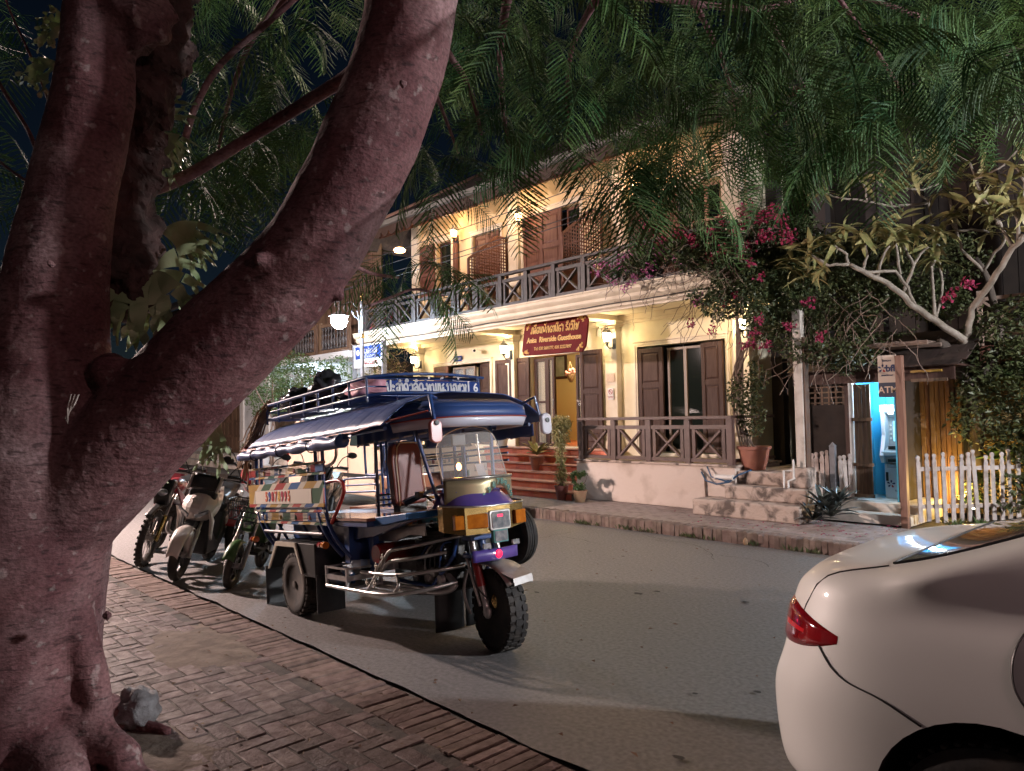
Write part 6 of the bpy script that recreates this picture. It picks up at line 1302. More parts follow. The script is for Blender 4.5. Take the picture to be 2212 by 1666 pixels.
# fork (steered) and mudguards
FK = [((1.60,-.135,.62),(1.735,-.135,.12)),((1.60,.075,.62),(1.735,.075,.12))]
for a, c in FK:
    a = Vector(a); c = Vector(c); m1 = a.lerp(c,.28); m2 = a.lerp(c,.66)
    tubep('fork_leg', [m1,m2], .034, red_p); tubep('fork_leg', [a,m1], .022, chrome); tubep('fork_leg', [m2,c], .024, steel)
    tubep('damper', [a+Vector((-.055,-.02,-.10)),c+Vector((-.05,-.02,.04))], .012, chrome)
    b = MB(); b.ball(c, (.04,.025,.045), 10, 6); b.build('fork_lug', steel, tk, True)
b = MB(); b.ball((1.78,-.10,.19),(.035,.022,.05),10,6); b.build('brake_caliper', gold, tk, True)
for z in (.62,.50): MB().box(1.57,1.68,-.20,.14,z-.015,z+.015).build('fork_yoke', blue_p, tk, bevel=.006)
tubep('steering_column', [(1.50,-.04,.95),(1.61,-.04,.50)], .03, blue_p)
b = MB(); b.grid(lambda u, v: (1.725+.33*cos(radians(35+75*u)), -.15+.22*v, .13+.315*sin(radians(35+75*u))+.02*sin(pi*v)), 12, 4); b.build('front_mudguard', steel, tk, True, solid=.006)
b = MB(); b.add([(1.92,-.14,.395),(2.02,-.12,.36),(2.0,.06,.37),(1.90,.07,.41),(2.03,-.12,.315),(2.01,.06,.325)],[(0,1,2,3),(1,4,5,2)]); b.build('mudguard_lip', steel, tk, solid=.005)
b = MB(); b.grid(lambda u, v: (1.545-.05*sin(pi*u)*1.0-.02*v, -.20, .42-.28*u) if False else (1.60-.06*sin(pi*u)-.035*v, -.17, .40-.30*u), 8, 2); b.build('fork_shield', steel, tk, True, solid=.005)
for y0 in (-.27,.0): 
    b = MB(); b.grid(lambda u, v: (1.30+.03*sin(pi*v)-.02*u, y0+.25*v, .33-.38*u), 4, 8); b.build('front_mud_flap', blackm, tk, True, solid=.008)
tubep('brake_hose', curve([(1.62,-.18,.6),(1.68,-.2,.42),(1.72,-.2,.3),(1.78,-.14,.2)],4), .006, blackm)
# handlebar
tubep('handlebar', curve([(1.60,-.20,.95),(1.55,-.25,.99),(1.46,-.30,.985),(1.33,-.37,.93)],4), .013, chrome); tubep('grip', [(1.33,-.37,.93),(1.22,-.42,.885)], .02, blackm)
MB().box(1.31,1.37,-.40,-.34,.915,.965).build('switch_box', blackm, tk, bevel=.008); tubep('brake_lever', [(1.38,-.34,.95),(1.30,-.41,.93),(1.22,-.45,.90)], .006, chrome)
tubep('handlebar', curve([(1.60,.0,.95),(1.55,.08,.99),(1.46,.17,.985),(1.33,.25,.93)],4), .013, chrome); tubep('grip', [(1.33,.25,.93),(1.22,.30,.885)], .02, blackm)
for k in range(3): tubep('control_cable', curve([(1.36,-.36,.94),(1.45,-.3+.02*k,.90-.03*k),(1.55,-.2,.86),(1.6,-.1,.84)],4), .004, blackm)
# driver's seat
b = MB(); b.prism([(-.22,.85),(-.225,1.02),(-.235,1.2),(-.22,1.31),(-.19,1.345),(-.03,1.34),(.0,1.30),(.01,1.05),(.035,.86)], .72,.80,'yz'); b.build('seat_back', leather, tk, bevel=.02, smooth=40)
b = MB(); P5 = [(-.22,.85),(-.225,1.02),(-.235,1.2),(-.22,1.31),(-.19,1.345),(-.03,1.34),(.0,1.30),(.01,1.05),(.035,.86)]
for xx in (.802,.718): b.tube([(xx,y,z) for y,z in P5],.005,5)
b.build('seat_piping', creamv, tk)
b = MB(); b.prism([(-.25,.86),(-.26,1.05),(-.27,1.2),(-.255,1.32),(-.22,1.345),(-.215,.86)], .71,.79,'yz'); b.build('seat_back_side', leather, tk, bevel=.012)
MB().box(.74,1.10,-.36,.06,.72,.80).build('seat_cushion', tanv, tk, bevel=.02); MB().box(.76,1.12,-.35,.05,.69,.72).build('seat_base', steel, tk); MB().box(.66,.76,-.2,.05,.70,.88).build('seat_support', gunmetal, tk)
# tank with painted lorry, engine
b = MB(); b.ball((1.24,-.10,.755),(.22,.15,.095),20,12); b.build('fuel_tank', mat('tank_cream', (.42,.50,.42), .2, coat=.8, col2=(.20,.36,.38), ns=9), tk, True)
b = MB(); b.prism([(1.09,.72),(1.09,.755),(1.15,.76),(1.18,.80),(1.27,.805),(1.29,.77),(1.36,.765),(1.37,.72)],-.262,-.252,'xz'); b.build('tank_mural', mat('mural_teal', (.03,.20,.30), .3, coat=.5), tk); b = MB()
for x in (1.15,1.31): b.lathe([(.026,0),(.026,-.008)],12,(x,-.262,.725),'y'); b.lathe([(.012,0),(.012,-.010)],8,(x,-.262,.725),'y')
b.build('tank_mural', blackm, tk); MB().box(1.19,1.26,-.268,-.262,.765,.795).build('tank_mural', clearl, tk)
b = MB(); b.prism([(.50,.42),(.50,.62),(.58,.655),(.95,.68),(1.30,.725),(1.42,.735),(1.42,.655),(1.2,.655),(1.0,.60),(.72,.60),(.60,.58),(.56,.42)],-.40,-.385,'xz'); b.build('heat_shield', steel, tk, bevel=.004)
b = MB(); b.prism([(.50,.62),(.58,.655),(.95,.68),(1.30,.725),(1.42,.735),(1.42,.745),(1.30,.735),(.95,.69),(.58,.665),(.50,.63)],-.385,-.15,'xz'); b.build('heat_shield', steel, tk)
b = MB(); b.lathe([(.0,0),(.068,0),(.073,.01),(.073,.30),(.0,.30)], 20, (.94,-.52,.525),'y'); b.build('air_tank', mat('tank_red', (.16,.02,.015), .4), tk, 40); b = MB(); b.lathe([(.068,0),(.066,-.012),(.0,-.015)],20,(.94,-.52,.525),'y'); b.build('air_tank_cap', red_p, tk, 40)
en = part('engine', tk); rr = random.Random(8)
MB().box(1.0,1.42,-.25,.12,.24,.44).build('crankcase', gunmetal, en, bevel=.02)
for k in range(9): MB().box(1.12+.0,1.46,-.27,.10,.455+.022*k,.465+.022*k).build('cooling_fin', gunmetal, en)
MB().box(1.14,1.44,-.25,.08,.44,.67).build('cylinder_block', blackm, en)
for k in range(5): b = MB(); b.lathe([(.03+.01*(k%3),0),(.035,-.03),(.0,-.035)],12,(1.06+.08*k,-.25,.33+.05*(k%2)),'y'); b.build('engine_cover', steel, en, 40)
for k in range(7): tubep('engine_hose', curve([(1.0+.06*k,-.26,.34),(1.05+.07*k,-.30,.45+.02*k),(1.15+.06*k,-.24,.60)],4), .008, [blackm,gunmetal,blue_p,steel][k%4], en)
tubep('exhaust', curve([(1.40,-.22,.36),(1.52,-.24,.30),(1.40,-.28,.25),(1.0,-.32,.24),(.4,-.34,.26)],4), .022, steel)
for y in (-.22,.14): tubep('down_tube', [(1.56,y*.7,.86),(1.50,y,.50),(1.30,y*1.3,.28),(.9,y*1.4,.30)], .016, blue_p)
tubep('down_tube', [(1.45,-.16,.72),(1.35,-.18,.30)], .014, blue_p); tubep('frame_brace', [(1.55,-.08,.8),(1.30,-.24,.42)], .012, blue_p)
MB().box(1.46,1.50,-.2,.15,.40,.66).build('radiator_grille', gunmetal, tk)
# tubular guards and step
tubep('side_guard', curve([(.46,-.70,.288),(.82,-.70,.288),(1.22,-.69,.288),(1.42,-.62,.295),(1.55,-.46,.315),(1.60,-.28,.335)],4), .0155, chrome)
tubep('side_guard', curve([(.84,-.60,.40),(1.20,-.60,.405),(1.42,-.56,.415),(1.56,-.40,.43),(1.62,-.22,.44)],4), .0145, chrome)
tubep('side_guard', curve([(.98,-.56,.405),(1.10,-.55,.50),(1.16,-.54,.555),(1.24,-.53,.575),(1.42,-.46,.60),(1.56,-.26,.635),(1.58,-.2,.64)],4), .0145, chrome)
tubep('side_guard', curve([(1.10,-.59,.41),(1.18,-.58,.47),(1.24,-.57,.495),(1.42,-.50,.515),(1.56,-.32,.54)],4), .0135, chrome)
tubep('side_guard', curve([(1.34,-.60,.41),(1.40,-.62,.35),(1.36,-.64,.29)],4), .012, chrome); tubep('side_guard', [(1.10,-.62,.405),(1.06,-.68,.29)], .01, chrome)
for k in range(5): MB().bar((.86,-.62+.07*k,.275),(1.36-.05*k,-.62+.07*k,.275),.03,.008).build('step_slat', steel, tk)
tubep('side_guard', [(1.30,-.36,.28),(.5,-.36,.28)], .013, chrome)
for x, y, z in ((1.16,-.60,.52),(1.06,-.60,.455),(1.03,-.66,.345),(1.14,-.66,.345)):
    b = MB()
    for k in range(4): a = k*pi/2; b.ball((x+.013*cos(a),y,z+.016*sin(a)),(.011,.005,.012),6,4)
    b.ball((x,y-.004,z),.007,6,4); b.build('flower_ornament', wht_p, tk, True)
for k in range(3): tubep('guard_wire', curve([(.98+.05*k,-.61,.33),(1.08+.03*k,-.61,.40),(1.12+.04*k,-.60,.50)],3), .003, chrome)
bs = part('side_basket', tk)
for z in (.43,.36,.29):
    for p, q in (((.46,-.70),(.80,-.70)),((.80,-.70),(.80,-.42)),((.46,-.70),(.46,-.42))): MB().bar((*p,z),(*q,z),.012,.035 if z == .36 else .014).build('basket_rail', steel, bs)
for x, y in ((.46,-.70),(.63,-.70),(.80,-.70),(.46,-.42),(.80,-.42)):
    if x != .63: MB().box(x-.009,x+.009,y-.009,y+.009,.28,.44).build('basket_post', steel, bs)
MB().box(.46,.80,-.70,-.42,.280,.288).build('basket_floor', gunmetal, bs)
# spare wheel
wheel('spare_wheel', tk, (1.21,.56,.545), .235, .13, .14, radians(6), rubber, dustyr, PIT, 0, 0, hubout=-1)
b = MB()
for yy in (-.035,-.012,.012,.035): b.lathe([(.2345,-.003),(.236,0),(.2345,.003)],36,(1.21,.56+yy,.545),'y')
b.build('tread_ribs', blackm, tk)
# dashboard glow bulb behind the windscreen, phone card, small mirror
b = MB(); b.ball((1.60,-.20,1.12),(.018,.018,.026),10,6); b.build('dash_bulb', mat('dash_lamp_lit', (1,.6,.3), .3, emit=(1,.36,.08), es=26), tk, True); lamp('dash_glow', (1.60,-.22,1.155), 1.0, (1,.45,.14), .015, tk)
MB().box(1.56,1.64,-.30,-.10,.93,1.03).build('dash_box', mat('dash_white', (.55,.45,.4), .5), tk, bevel=.008); b = MB(); b.add([(1.66,-.07,1.03),(1.66,-.0,1.03),(1.64,-.02,1.13),(1.64,-.09,1.13)],[(0,1,2,3)]); b.build('permit_card', mat('card_grey', (.45,.47,.5), .6), tk, solid=.003)
tubep('screen_stay', curve([(1.58,.02,1.0),(1.55,.02,1.2),(1.54,.02,1.35)],3), .007, chrome); MB().box(1.52,1.54,-.20,-.08,1.27,1.36).build('inner_mirror', blackm, tk, bevel=.006)
for y in (-.33,.18): tubep('front_post', [(1.50,y,.90),(1.42,y*1.35,1.45)], .014, blue_p)
# ---- load on the rack and baskets: things of their own
TW = Matrix.Translation((-5.506,3.522,0)) @ Matrix.Rotation(radians(-3.5),4,'Z') @ PIT
def tw(x, y, z): return TW @ Vector((x, y, z))
def sack(name, label, cat, c, r, mt, jit=.5, seed=0):
    p = tw(*c); t = thing(name, label, cat, tuple(p-Vector((0,0,r[2]))), world=True); b = MB(); b.ball(tuple(p), r, 22, 14, jit); o = b.build('bag', mt, t, True); o.modifiers.new('d','DISPLACE').strength = .02
    tx = bpy.data.textures.new('wrinkle', 'CLOUDS'); tx.noise_scale = .09; tx.noise_depth = 1; o.modifiers['d'].texture = tx; o.modifiers['d'].mid_level = .5; return t
sack('black_bag', 'shiny black plastic sack lying at the rear of the roof rack', 'bag', (-.86,-.28,1.86), (.24,.16,.13), bagblack)
sack('black_bag', 'black knotted sack standing upright in the middle of the roof rack', 'bag', (-.50,-.18,1.92), (.13,.12,.17), bagblack, .8)
sack('black_bag', 'small dark blue-black sack between the upright sack and the pink bundle', 'bag', (-.24,-.08,1.86), (.16,.12,.09), bagblack)
sack('pink_bundle', 'pink cloth bundle tucked inside the roof rack', 'bundle', (.08,-.05,1.85), (.22,.17,.11), pinkcloth)
t = thing('rope_bundle', 'frayed bundle of brown twine and straw hanging off the rear corner of the rack', 'rope', tuple(tw(-1.15,-.62,1.35))); b = MB(); rr = random.Random(12)
for k in range(46):
    o1 = [rr.gauss(0,.022) for _ in range(3)]; o2 = [rr.gauss(0,.03) for _ in range(3)]; o3 = [rr.gauss(0,.05) for _ in range(3)]
    b.tube([tw(-1.08+o1[0],-.50+o1[1],1.86+o1[2]), tw(-1.13+o2[0]*.5,-.56+o2[1],1.76+o1[2]), tw(-1.20+o2[0],-.62+o2[1],1.58+o2[2]), tw(-1.26+o3[0],-.66+o3[1],1.42+o3[2]), tw(-1.30+o3[0]*1.5,-.68+o3[1],1.30+o3[2]*2)], .0055, 4)
o = b.build('strands', straw, t); o['kind'] = 'stuff'
b = MB(); b.ball(tuple(tw(-1.27,-.66,1.42)),(.05,.05,.05),8,6,.6); b.build('red_knot', red_p, t, True)
for k, (c, lab) in enumerate((((.56,-.62,.325),'clear plastic bottle with a blue cap lying at the bottom of the side basket'),((.62,-.60,.385),'clear plastic bottle lying uppermost across the side basket'),((.72,-.50,.44),'empty clear bottle leaning out over the back of the side basket'))):
    p = tw(*c); t = thing('water_bottle', lab, 'bottle', tuple(p), (.3,-.2,1.1)[k], world=False)
    b = MB(); b.lathe([(0,-.11),(.03,-.11),(.034,-.09),(.031,-.06),(.034,-.03),(.031,0),(.034,.03),(.030,.06),(.014,.09),(.013,.10),(0,.10)], 14, (0,0,0), 'x'); b.build('bottle', plastic_b, t, True)
    b = MB(); b.lathe([(.016,.098),(.016,.115),(0,.116)], 12, (0,0,0), 'x'); b.build('cap', blue_b, t); b = MB(); b.lathe([(.0345,-.04),(.0345,.01)], 14, (0,0,0), 'x'); b.f = b.f[:-2]; b.mi = b.mi[:-2]; b.build('label', mat('bottle_label%d'%k, (.3,.42,.6), .4), t)

# ================================================================ CREAM VAN on the far side
vn = thing('parked_van', 'cream van parked by the far kerb behind the three wheeled taxi', 'van', (-11.0,7.25,0))
def loft(sections, mt, name, parent, smooth=True, close=True):
    b = MB(); n = len(sections[0]); vs = [p for s_ in sections for p in s_]
    fs = [(i*n+j, i*n+j+1, (i+1)*n+j+1, (i+1)*n+j) for i in range(len(sections)-1) for j in range(n-1)]
    if close: fs += [tuple(range(n)), tuple(range((len(sections)-1)*n, len(sections)*n))[::-1]]
    b.add(vs, fs); return b.build(name, mt, parent, smooth)
prof_v = [(-13.4,.32),(-13.45,.8),(-13.35,1.5),(-13.1,1.72),(-12.0,1.78),(-10.2,1.76),(-9.75,1.62),(-9.35,1.08),(-9.15,.95),(-9.08,.6),(-9.12,.3)]
b = MB(); hw = .72; cy = 7.22
vs = []; 
for (x, z) in prof_v: vs += [(x, cy-hw+.10*max(0,(z-1.0)/.75), z),(x, cy+hw-.10*max(0,(z-1.0)/.75), z)]
n = len(prof_v); b.add(vs, [(2*i,2*i+1,2*i+3,2*i+2) for i in range(n-1)]+[tuple(2*i for i in range(n)), tuple(2*i+1 for i in range(n))[::-1]+(),(0,1,2*n-1,2*n-2)]); b.build('body', vanc, vn, bevel=.04, smooth=40)
def vw(x0,x1,x2,x3,z0,z1,name='side_window'):
    yy = lambda z: cy-hw+.10*max(0,(z-1.0)/.75)-.004
    b = MB(); b.add([(x0,yy(z0),z0),(x1,yy(z0),z0),(x2,yy(z1),z1),(x3,yy(z1),z1)],[(0,1,2,3)]); b.build(name, carglass, vn, solid=.006)
vw(-13.1,-12.25,-12.25,-13.05,1.15,1.58); vw(-12.15,-11.2,-11.2,-12.15,1.15,1.58); vw(-11.1,-10.35,-10.4,-11.1,1.15,1.58); vw(-10.25,-9.62,-9.95,-10.25,1.12,1.55)
b = MB(); b.add([(-9.345,cy-.58,1.12),(-9.345,cy+.58,1.12),(-9.72,cy+.52,1.60),(-9.72,cy-.52,1.60)],[(0,1,2,3)]); b.build('windscreen', carglass, vn, solid=.01)
for x in (-12.6,-9.95):
    w_ = part('wheel', vn); b = MB(); b.lathe([(.18,-.08),(.30,-.085),(.31,-.05),(.31,.05),(.18,.08)],24,(x,cy-hw+.06,.31),'y'); b.build('tyre', rubber, w_, 40); b = MB(); b.lathe([(.18,-.07),(.1,-.05),(0,-.06)],20,(x,cy-hw+.06,.31),'y'); b.build('rim', steel, w_, 40)
for x in (-12.2,-11.15,-10.3): MB().box(x-.004,x+.004,cy-hw-.004,cy-hw+.01,.4,1.14).build('door_gap', blackm, vn)
MB().box(-13.4,-9.2,cy-hw-.012,cy-hw+.0,.62,.68).build('rub_strip', blackm, vn)
MB().box(-9.11,-9.07,cy-.66,cy-.42,.72,.88).build('headlight', clearl, vn); MB().box(-9.11,-9.07,cy+.42,cy+.66,.72,.88).build('headlight', clearl, vn)
MB().box(-13.46,-13.40,cy-.72,cy-.58,.8,1.1).build('tail_lamp', redlens, vn); b = MB(); b.box(-10.35,-10.2,cy-hw-.06,cy-hw-.02,1.12,1.26); b.build('door_mirror', vanc, vn, bevel=.01)
# ================================================================ MOTORCYCLES  (local frame: x forward, z up; lean then placed)
def bike(name, label, loc, heading, lean, kind, colm, col2m):
    t = thing(name, label, 'scooter' if kind != 'dirt' else 'motorcycle', loc, 0, None, world=False)
    t.rotation_euler = Euler((radians(lean), 0, heading), 'XYZ'); XF[t.name] = None
    R = {'scooter':.265,'moped':.22,'dirt':.32,'road':.29}[kind]; WB = {'scooter':1.12,'moped':1.0,'dirt':1.25,'road':1.15}[kind]
    tw_ = .045 if kind in ('scooter','road') else .035
    for x, st_ in ((WB, -.0),(0,0)):
        w_ = part('wheel', t)
        b = MB(); b.lathe([(R-.075,-tw_*.7),(R-.03,-tw_),(R-.006,-tw_*.6),(R,0),(R-.006,tw_*.6),(R-.03,tw_),(R-.075,tw_*.7)],30,(x,0,R),'y'); b.f=b.f[:-2]; b.mi=b.mi[:-2]; b.build('tyre', rubber, w_, 50)
        b = MB(); b.lathe([(R-.07,-tw_*.65),(R-.085,-.01),(R-.085,.01),(R-.07,tw_*.65)],30,(x,0,R),'y'); b.f=b.f[:-2]; b.mi=b.mi[:-2]; b.build('rim', blackm, w_, 40)
        b = MB(); b.lathe([(.03,-.05),(.035,0),(.03,.05)],12,(x,0,R),'y'); b.build('hub', steel, w_, 40)
        if kind == 'dirt':
            b = MB()
            for k in range(30):
                a = 2*pi*k/30
                for yy in (-.028,.0,.028): b.bar((x+(R-.01)*cos(a+yy*2),yy-.009,R+(R-.01)*sin(a+yy*2)),(x+(R-.01)*cos(a+yy*2),yy+.009,R+(R-.01)*sin(a+yy*2)),.022,.026)
            o = b.build('tread_blocks', rubber, w_); o['kind'] = 'stuff'
            for k in range(16): a = 2*pi*k/16; MB().tube([(x,.02*(-1)**k,R),(x+(R-.08)*cos(a),0,R+(R-.08)*sin(a))],.003,4).build('spoke', chrome, w_)
        else:
            for k in range(5): a = 2*pi*k/5+.3; MB().bar((x,0,R),(x+(R-.08)*cos(a),0,R+(R-.08)*sin(a)),.03,.02,(0,1,0)).build('spoke', blackm if kind != 'moped' else gunmetal, w_)
        b = MB(); b.lathe([(.05,0),(.09,0),(.09,.004),(.05,.004)],20,(x,-.052,R),'y'); b.build('brake_disc', steel, w_)
    HZ = {'scooter':1.0,'moped':.95,'dirt':1.08,'road':1.0}[kind]; top = Vector((WB-.42,0,HZ-.12)); ax = Vector((WB,0,R))
    for s_ in (-1,1):
        q = Vector((0,s_*.075,0)); a = ax.lerp(top,.75); tubeb = MB(); tubeb.tube([a+q,ax.lerp(top,.35)+q],.016,8); tubeb.build('fork_tube', chrome, t, 50); b = MB(); b.tube([ax.lerp(top,.38)+q,ax+q+Vector((0,0,-.02))],.024,8); b.build('fork_leg', {'dirt':gold}.get(kind, steel), t, 50)
    b = MB(); b.tube(curve([top+Vector((.02,-.34,.16)),top+Vector((.04,-.2,.16)),top+Vector((.06,-.06,.10)),top+Vector((.06,.06,.10)),top+Vector((.04,.2,.16)),top+Vector((.02,.34,.16))],3),.011,8); b.build('handlebar', blackm, t, 50)
    for s_ in (-1,1):
        b = MB(); b.tube([top+Vector((.02,s_*.34,.16)),top+Vector((.0,s_*.23,.165))],.018,8); b.build('grip', blackm, t, 50); b = MB(); b.tube([top+Vector((.08,s_*.2,.15)),top+Vector((.07,s_*.35,.14))],.006,5); b.build('brake_lever', steel, t)
        mi_ = part('mirror', t); b = MB(); b.tube(curve([top+Vector((.04,s_*.2,.16)),top+Vector((.05,s_*.26,.28)),top+Vector((.03,s_*.33,.32))],3),.006,5); b.build('stalk', blackm, mi_); b = MB(); b.ball(tuple(top+Vector((.03,s_*.37,.33))),(.02,.065,.04),14,8); b.build('shell', blackm, mi_, True)
    if kind in ('scooter','moped','road'):
        if kind != 'road':
            # front shield, nose, leg apron, floor, seat and tail
            w = .20 if kind == 'scooter' else .11
            nose_ = MB()
            if kind == 'scooter':
                secs = []
                for i in range(9):
                    u = i/8; z = .60+.32*u; hwid = .20*sin(pi*(.18+.62*u))**.8*(1-.15*u); xf_ = WB-.12-.30*u+.12*sin(pi*u)
                    secs.append([(xf_-.25+.25*cos(a_)*1.0*(1 if abs(a_) < 1.2 else .9), hwid*sin(a_), z) for a_ in [(-1+k/6)*pi/2 for k in (0,2,4,5,7,8,10,12)]])
                b = MB(); nn = 8; b.add([p for s2 in secs for p in s2], [(i*nn+j,i*nn+j+1,(i+1)*nn+j+1,(i+1)*nn+j) for i in range(8) for j in range(7)]); b.build('front_cowl', colm, t, 14, solid=.01)
                for s_ in (-1,1):
                    b = MB(); b.prism([(WB-.20,.60),(WB-.06,.74),(WB-.16,.70),(WB-.30,.60),(WB-.34,.38),(WB-.27,.44)], s_*.17-.012, s_*.17+.012, 'xz'); b.v = [(x,y+s_*.03*(x-WB+.3)*-1,z) for x,y,z in b.v]; b.build('side_fairing', colm, t, bevel=.006)
                    b = MB(); b.add([(WB-.055,s_*.03,.665),(WB-.10,s_*.15,.73),(WB-.12,s_*.165,.71),(WB-.075,s_*.04,.635)],[(0,1,2,3)]); b.build('headlight', clearl, t, solid=.02)
                b = MB(); b.ball((WB-.045,0,.83),(.012,.022,.018),10,6); b.build('badge', steel, t, True)
                b = MB(); b.prism([(WB-.10,.60),(WB-.02,.56),(WB-.12,.53),(WB-.2,.56)],-.05,.05,'xz'); b.build('chin', blackm, t)
                b = MB(); b.grid(lambda u, v: (WB-.34+.05*cos((u-.5)*2.2)-.04*v, .17*(u-.5)*2*(1-.25*v), .90+.16*v), 10, 4); b.build('inner_visor', blackm, t, True, solid=.008)
                for s_ in (-1,1): b = MB(); b.prism([(WB-.30,.88),(WB-.22,.90),(WB-.36,1.06),(WB-.42,1.02)],s_*.15-.012,s_*.15+.012,'xz'); b.build('handle_cowl', colm, t, bevel=.008)
                b = MB(); b.grid(lambda u, v: (WB+R*1.12*cos(radians(8+118*u)), (.055+.02*sin(pi*u))*(v-.5)*2, R+(R*1.12)*sin(radians(8+118*u))-.03*((v-.5)*2)**2), 16, 6); b.build('front_mudguard', colm, t, True, solid=.006)
                b = MB(); b.prism([(WB-.12,.50),(WB-.02,.52),(WB+.02,.44),(WB-.02,.30),(WB-.07,.25)],-.06,.06,'xz'); b.build('front_mudguard', colm, t, bevel=.02)
                b = MB(); b.prism([(WB-.28,.56),(WB-.30,.9),(WB-.40,.92),(WB-.42,.34),(.30,.30),(.22,.62),(-.30,.78),(-.34,.70),(-.1,.5),(.05,.30),(.25,.18),(WB-.4,.20)],-.14,.14,'xz'); b.build('body_shell', blackm, t, bevel=.03)
                b = MB(); b.prism([(.36,.70),(.30,.80),(.0,.84),(-.25,.90),(-.36,.86),(-.1,.74),(.2,.68)],-.13,.13,'xz'); b.build('seat', blackm, t, bevel=.03)
                b = MB(); b.prism([(.2,.55),(-.05,.60),(-.36,.80),(-.40,.76),(-.1,.48),(.1,.40)],-.155,.155,'xz'); b.build('tail_fairing', colm, t, bevel=.02)
            else:
                b = MB(); b.prism([(WB-.30,.50),(WB-.20,.52),(WB-.30,.84),(WB-.38,.84)],-.06,.06,'xz'); b.build('head_cover', colm, t, bevel=.02)
                b = MB(); b.prism([(WB-.27,.62),(WB-.20,.60),(WB-.22,.50),(WB-.3,.50)],-.045,.045,'xz'); b.build('headlight', clearl, t, bevel=.015)
                b = MB(); b.grid(lambda u, v: (WB+R*1.13*cos(radians(25+95*u)), .055*(v-.5)*2, R+R*1.13*sin(radians(25+95*u))-.025*((v-.5)*2)**2), 12, 6); b.build('front_mudguard', colm, t, True, solid=.006)
                b = MB(); b.tube(curve([(WB-.36,0,.8),(WB-.42,0,.45),(WB-.52,0,.30),(.35,0,.27),(.2,0,.4),(.05,0,.68)],4),.03,8); b.build('frame', blackm, t, 50)
                b = MB(); b.prism([(.30,.66),(.28,.73),(-.25,.76),(-.28,.70)],-.10,.10,'xz'); b.build('seat', blackm, t, bevel=.025); MB().box(.3,.62,-.11,.11,.26,.29).build('footboard', blackm, t); b = MB(); b.box(-.05,.3,-.08,.08,.32,.62); b.build('battery_box', colm, t, bevel=.02)
                bk_ = part('basket', t); x0, x1, z0, z1 = WB-.22, WB+.06, .66, .84
                for z, e in ((z1,.0),(z0,.04),((z0+z1)/2,.02)): MB().tube([(x0+e,-.16+e,z),(x1-e,-.16+e,z),(x1-e,.16-e,z),(x0+e,.16-e,z)],.006,5,closed=True).build('basket_rim', blackm, bk_)
                for k in range(7):
                    y = -.16+.32*k/6; MB().tube([(x1,y,z1),(x1-.04,y*.78,z0),(x0+.04,y*.78,z0),(x0,y,z1)],.0035,4).build('basket_wire', blackm, bk_)
                for k in range(5):
                    x = x0+(x1-x0)*k/4
                    for s_ in (-1,1): MB().tube([(x,s_*.16,z1),(x0+.04+(x1-x0-.08)*k/4,s_*.12,z0)],.0035,4).build('basket_wire', blackm, bk_)
        else:
            b = MB(); b.ball((.62,0,.80),(.24,.12,.11),16,10); b.build('fuel_tank', colm, t, True); b = MB(); b.prism([(.45,.74),(.40,.80),(-.1,.80),(-.3,.86),(-.3,.78),(.1,.70)],-.11,.11,'xz'); b.build('seat', blackm, t, bevel=.025)
            b = MB(); b.prism([(.1,.70),(-.3,.78),(-.42,.80),(-.15,.62)],-.10,.10,'xz'); b.build('tail_fairing', colm, t, bevel=.02); MB().box(.35,.75,-.12,.12,.28,.62).build('engine', gunmetal, t, bevel=.02)
            b = MB(); b.ball((WB-.32,0,.86),(.10,.10,.11),14,10); b.build('headlight', clearl, t, True); b = MB(); b.prism([(WB-.45,.80),(WB-.20,.84),(WB-.28,1.02),(WB-.42,1.0)],-.12,.12,'xz'); b.build('front_cowl', colm, t, bevel=.03)
            b = MB(); b.grid(lambda u, v: (WB+R*1.08*cos(radians(20+100*u)), .055*(v-.5)*2, R+R*1.08*sin(radians(20+100*u))), 12, 4); b.build('front_mudguard', colm, t, True, solid=.006)
    else:
        b = MB(); b.prism([(WB-.20,.98),(WB-.06,.78),(WB-.12,.66),(WB-.30,.84),(WB-.34,.96)],-.085,.085,'xz'); b.build('headlight_mask', blackm, t, bevel=.03); b = MB(); b.ball((WB-.12,0,.80),(.05,.075,.07),14,10); b.build('headlight', clearl, t, True)
        b = MB(); b.grid(lambda u, v: (WB-.30+.55*u, .055*(v-.5)*2*(1-.4*u), .70+.03*sin(pi*u)-.10*u), 10, 3); b.build('front_mudguard', blackm, t, True, solid=.006)
        b = MB(); b.ball((.65,0,.86),(.22,.11,.10),16,10); b.build('fuel_tank', colm, t, True); b = MB(); b.prism([(.55,.84),(.45,.92),(-.2,.93),(-.35,.95),(-.2,.86)],-.09,.09,'xz'); b.build('seat', blackm, t, bevel=.02)
        for s_ in (-1,1): b = MB(); b.prism([(WB-.34,.86),(WB-.16,.92),(.62,.62),(.58,.74)],s_*.11-.01,s_*.11+.01,'xz'); b.build('shroud', colm, t, bevel=.006)
        MB().box(.38,.78,-.12,.12,.30,.66).build('engine', gunmetal, t, bevel=.03); b = MB(); b.tube(curve([(.78,.05,.5),(.85,.08,.35),(.5,.14,.32),(.0,.16,.5),(-.3,.15,.66)],4),.025,8); b.build('exhaust', steel, t, 50)
        for a_, c_ in (((.8,0,.95),(.75,0,.35)),((.8,0,.92),(.1,0,.88)),((.1,0,.88),(.3,0,.35)),((.3,0,.35),(0,0,R))): MB().tube([a_,c_],.02,7).build('frame_tube', col2m, t)
    b = MB(); b.tube([(.35,-.10,.22),(.22,-.26,.0)],.011,6); b.build('side_stand', blackm, t)
    for s_ in (-1,1): b = MB(); b.tube([(-.02,s_*.13,R),(-.12,s_*.12,.68)],.018,7); b.build('rear_shock', gunmetal, t)
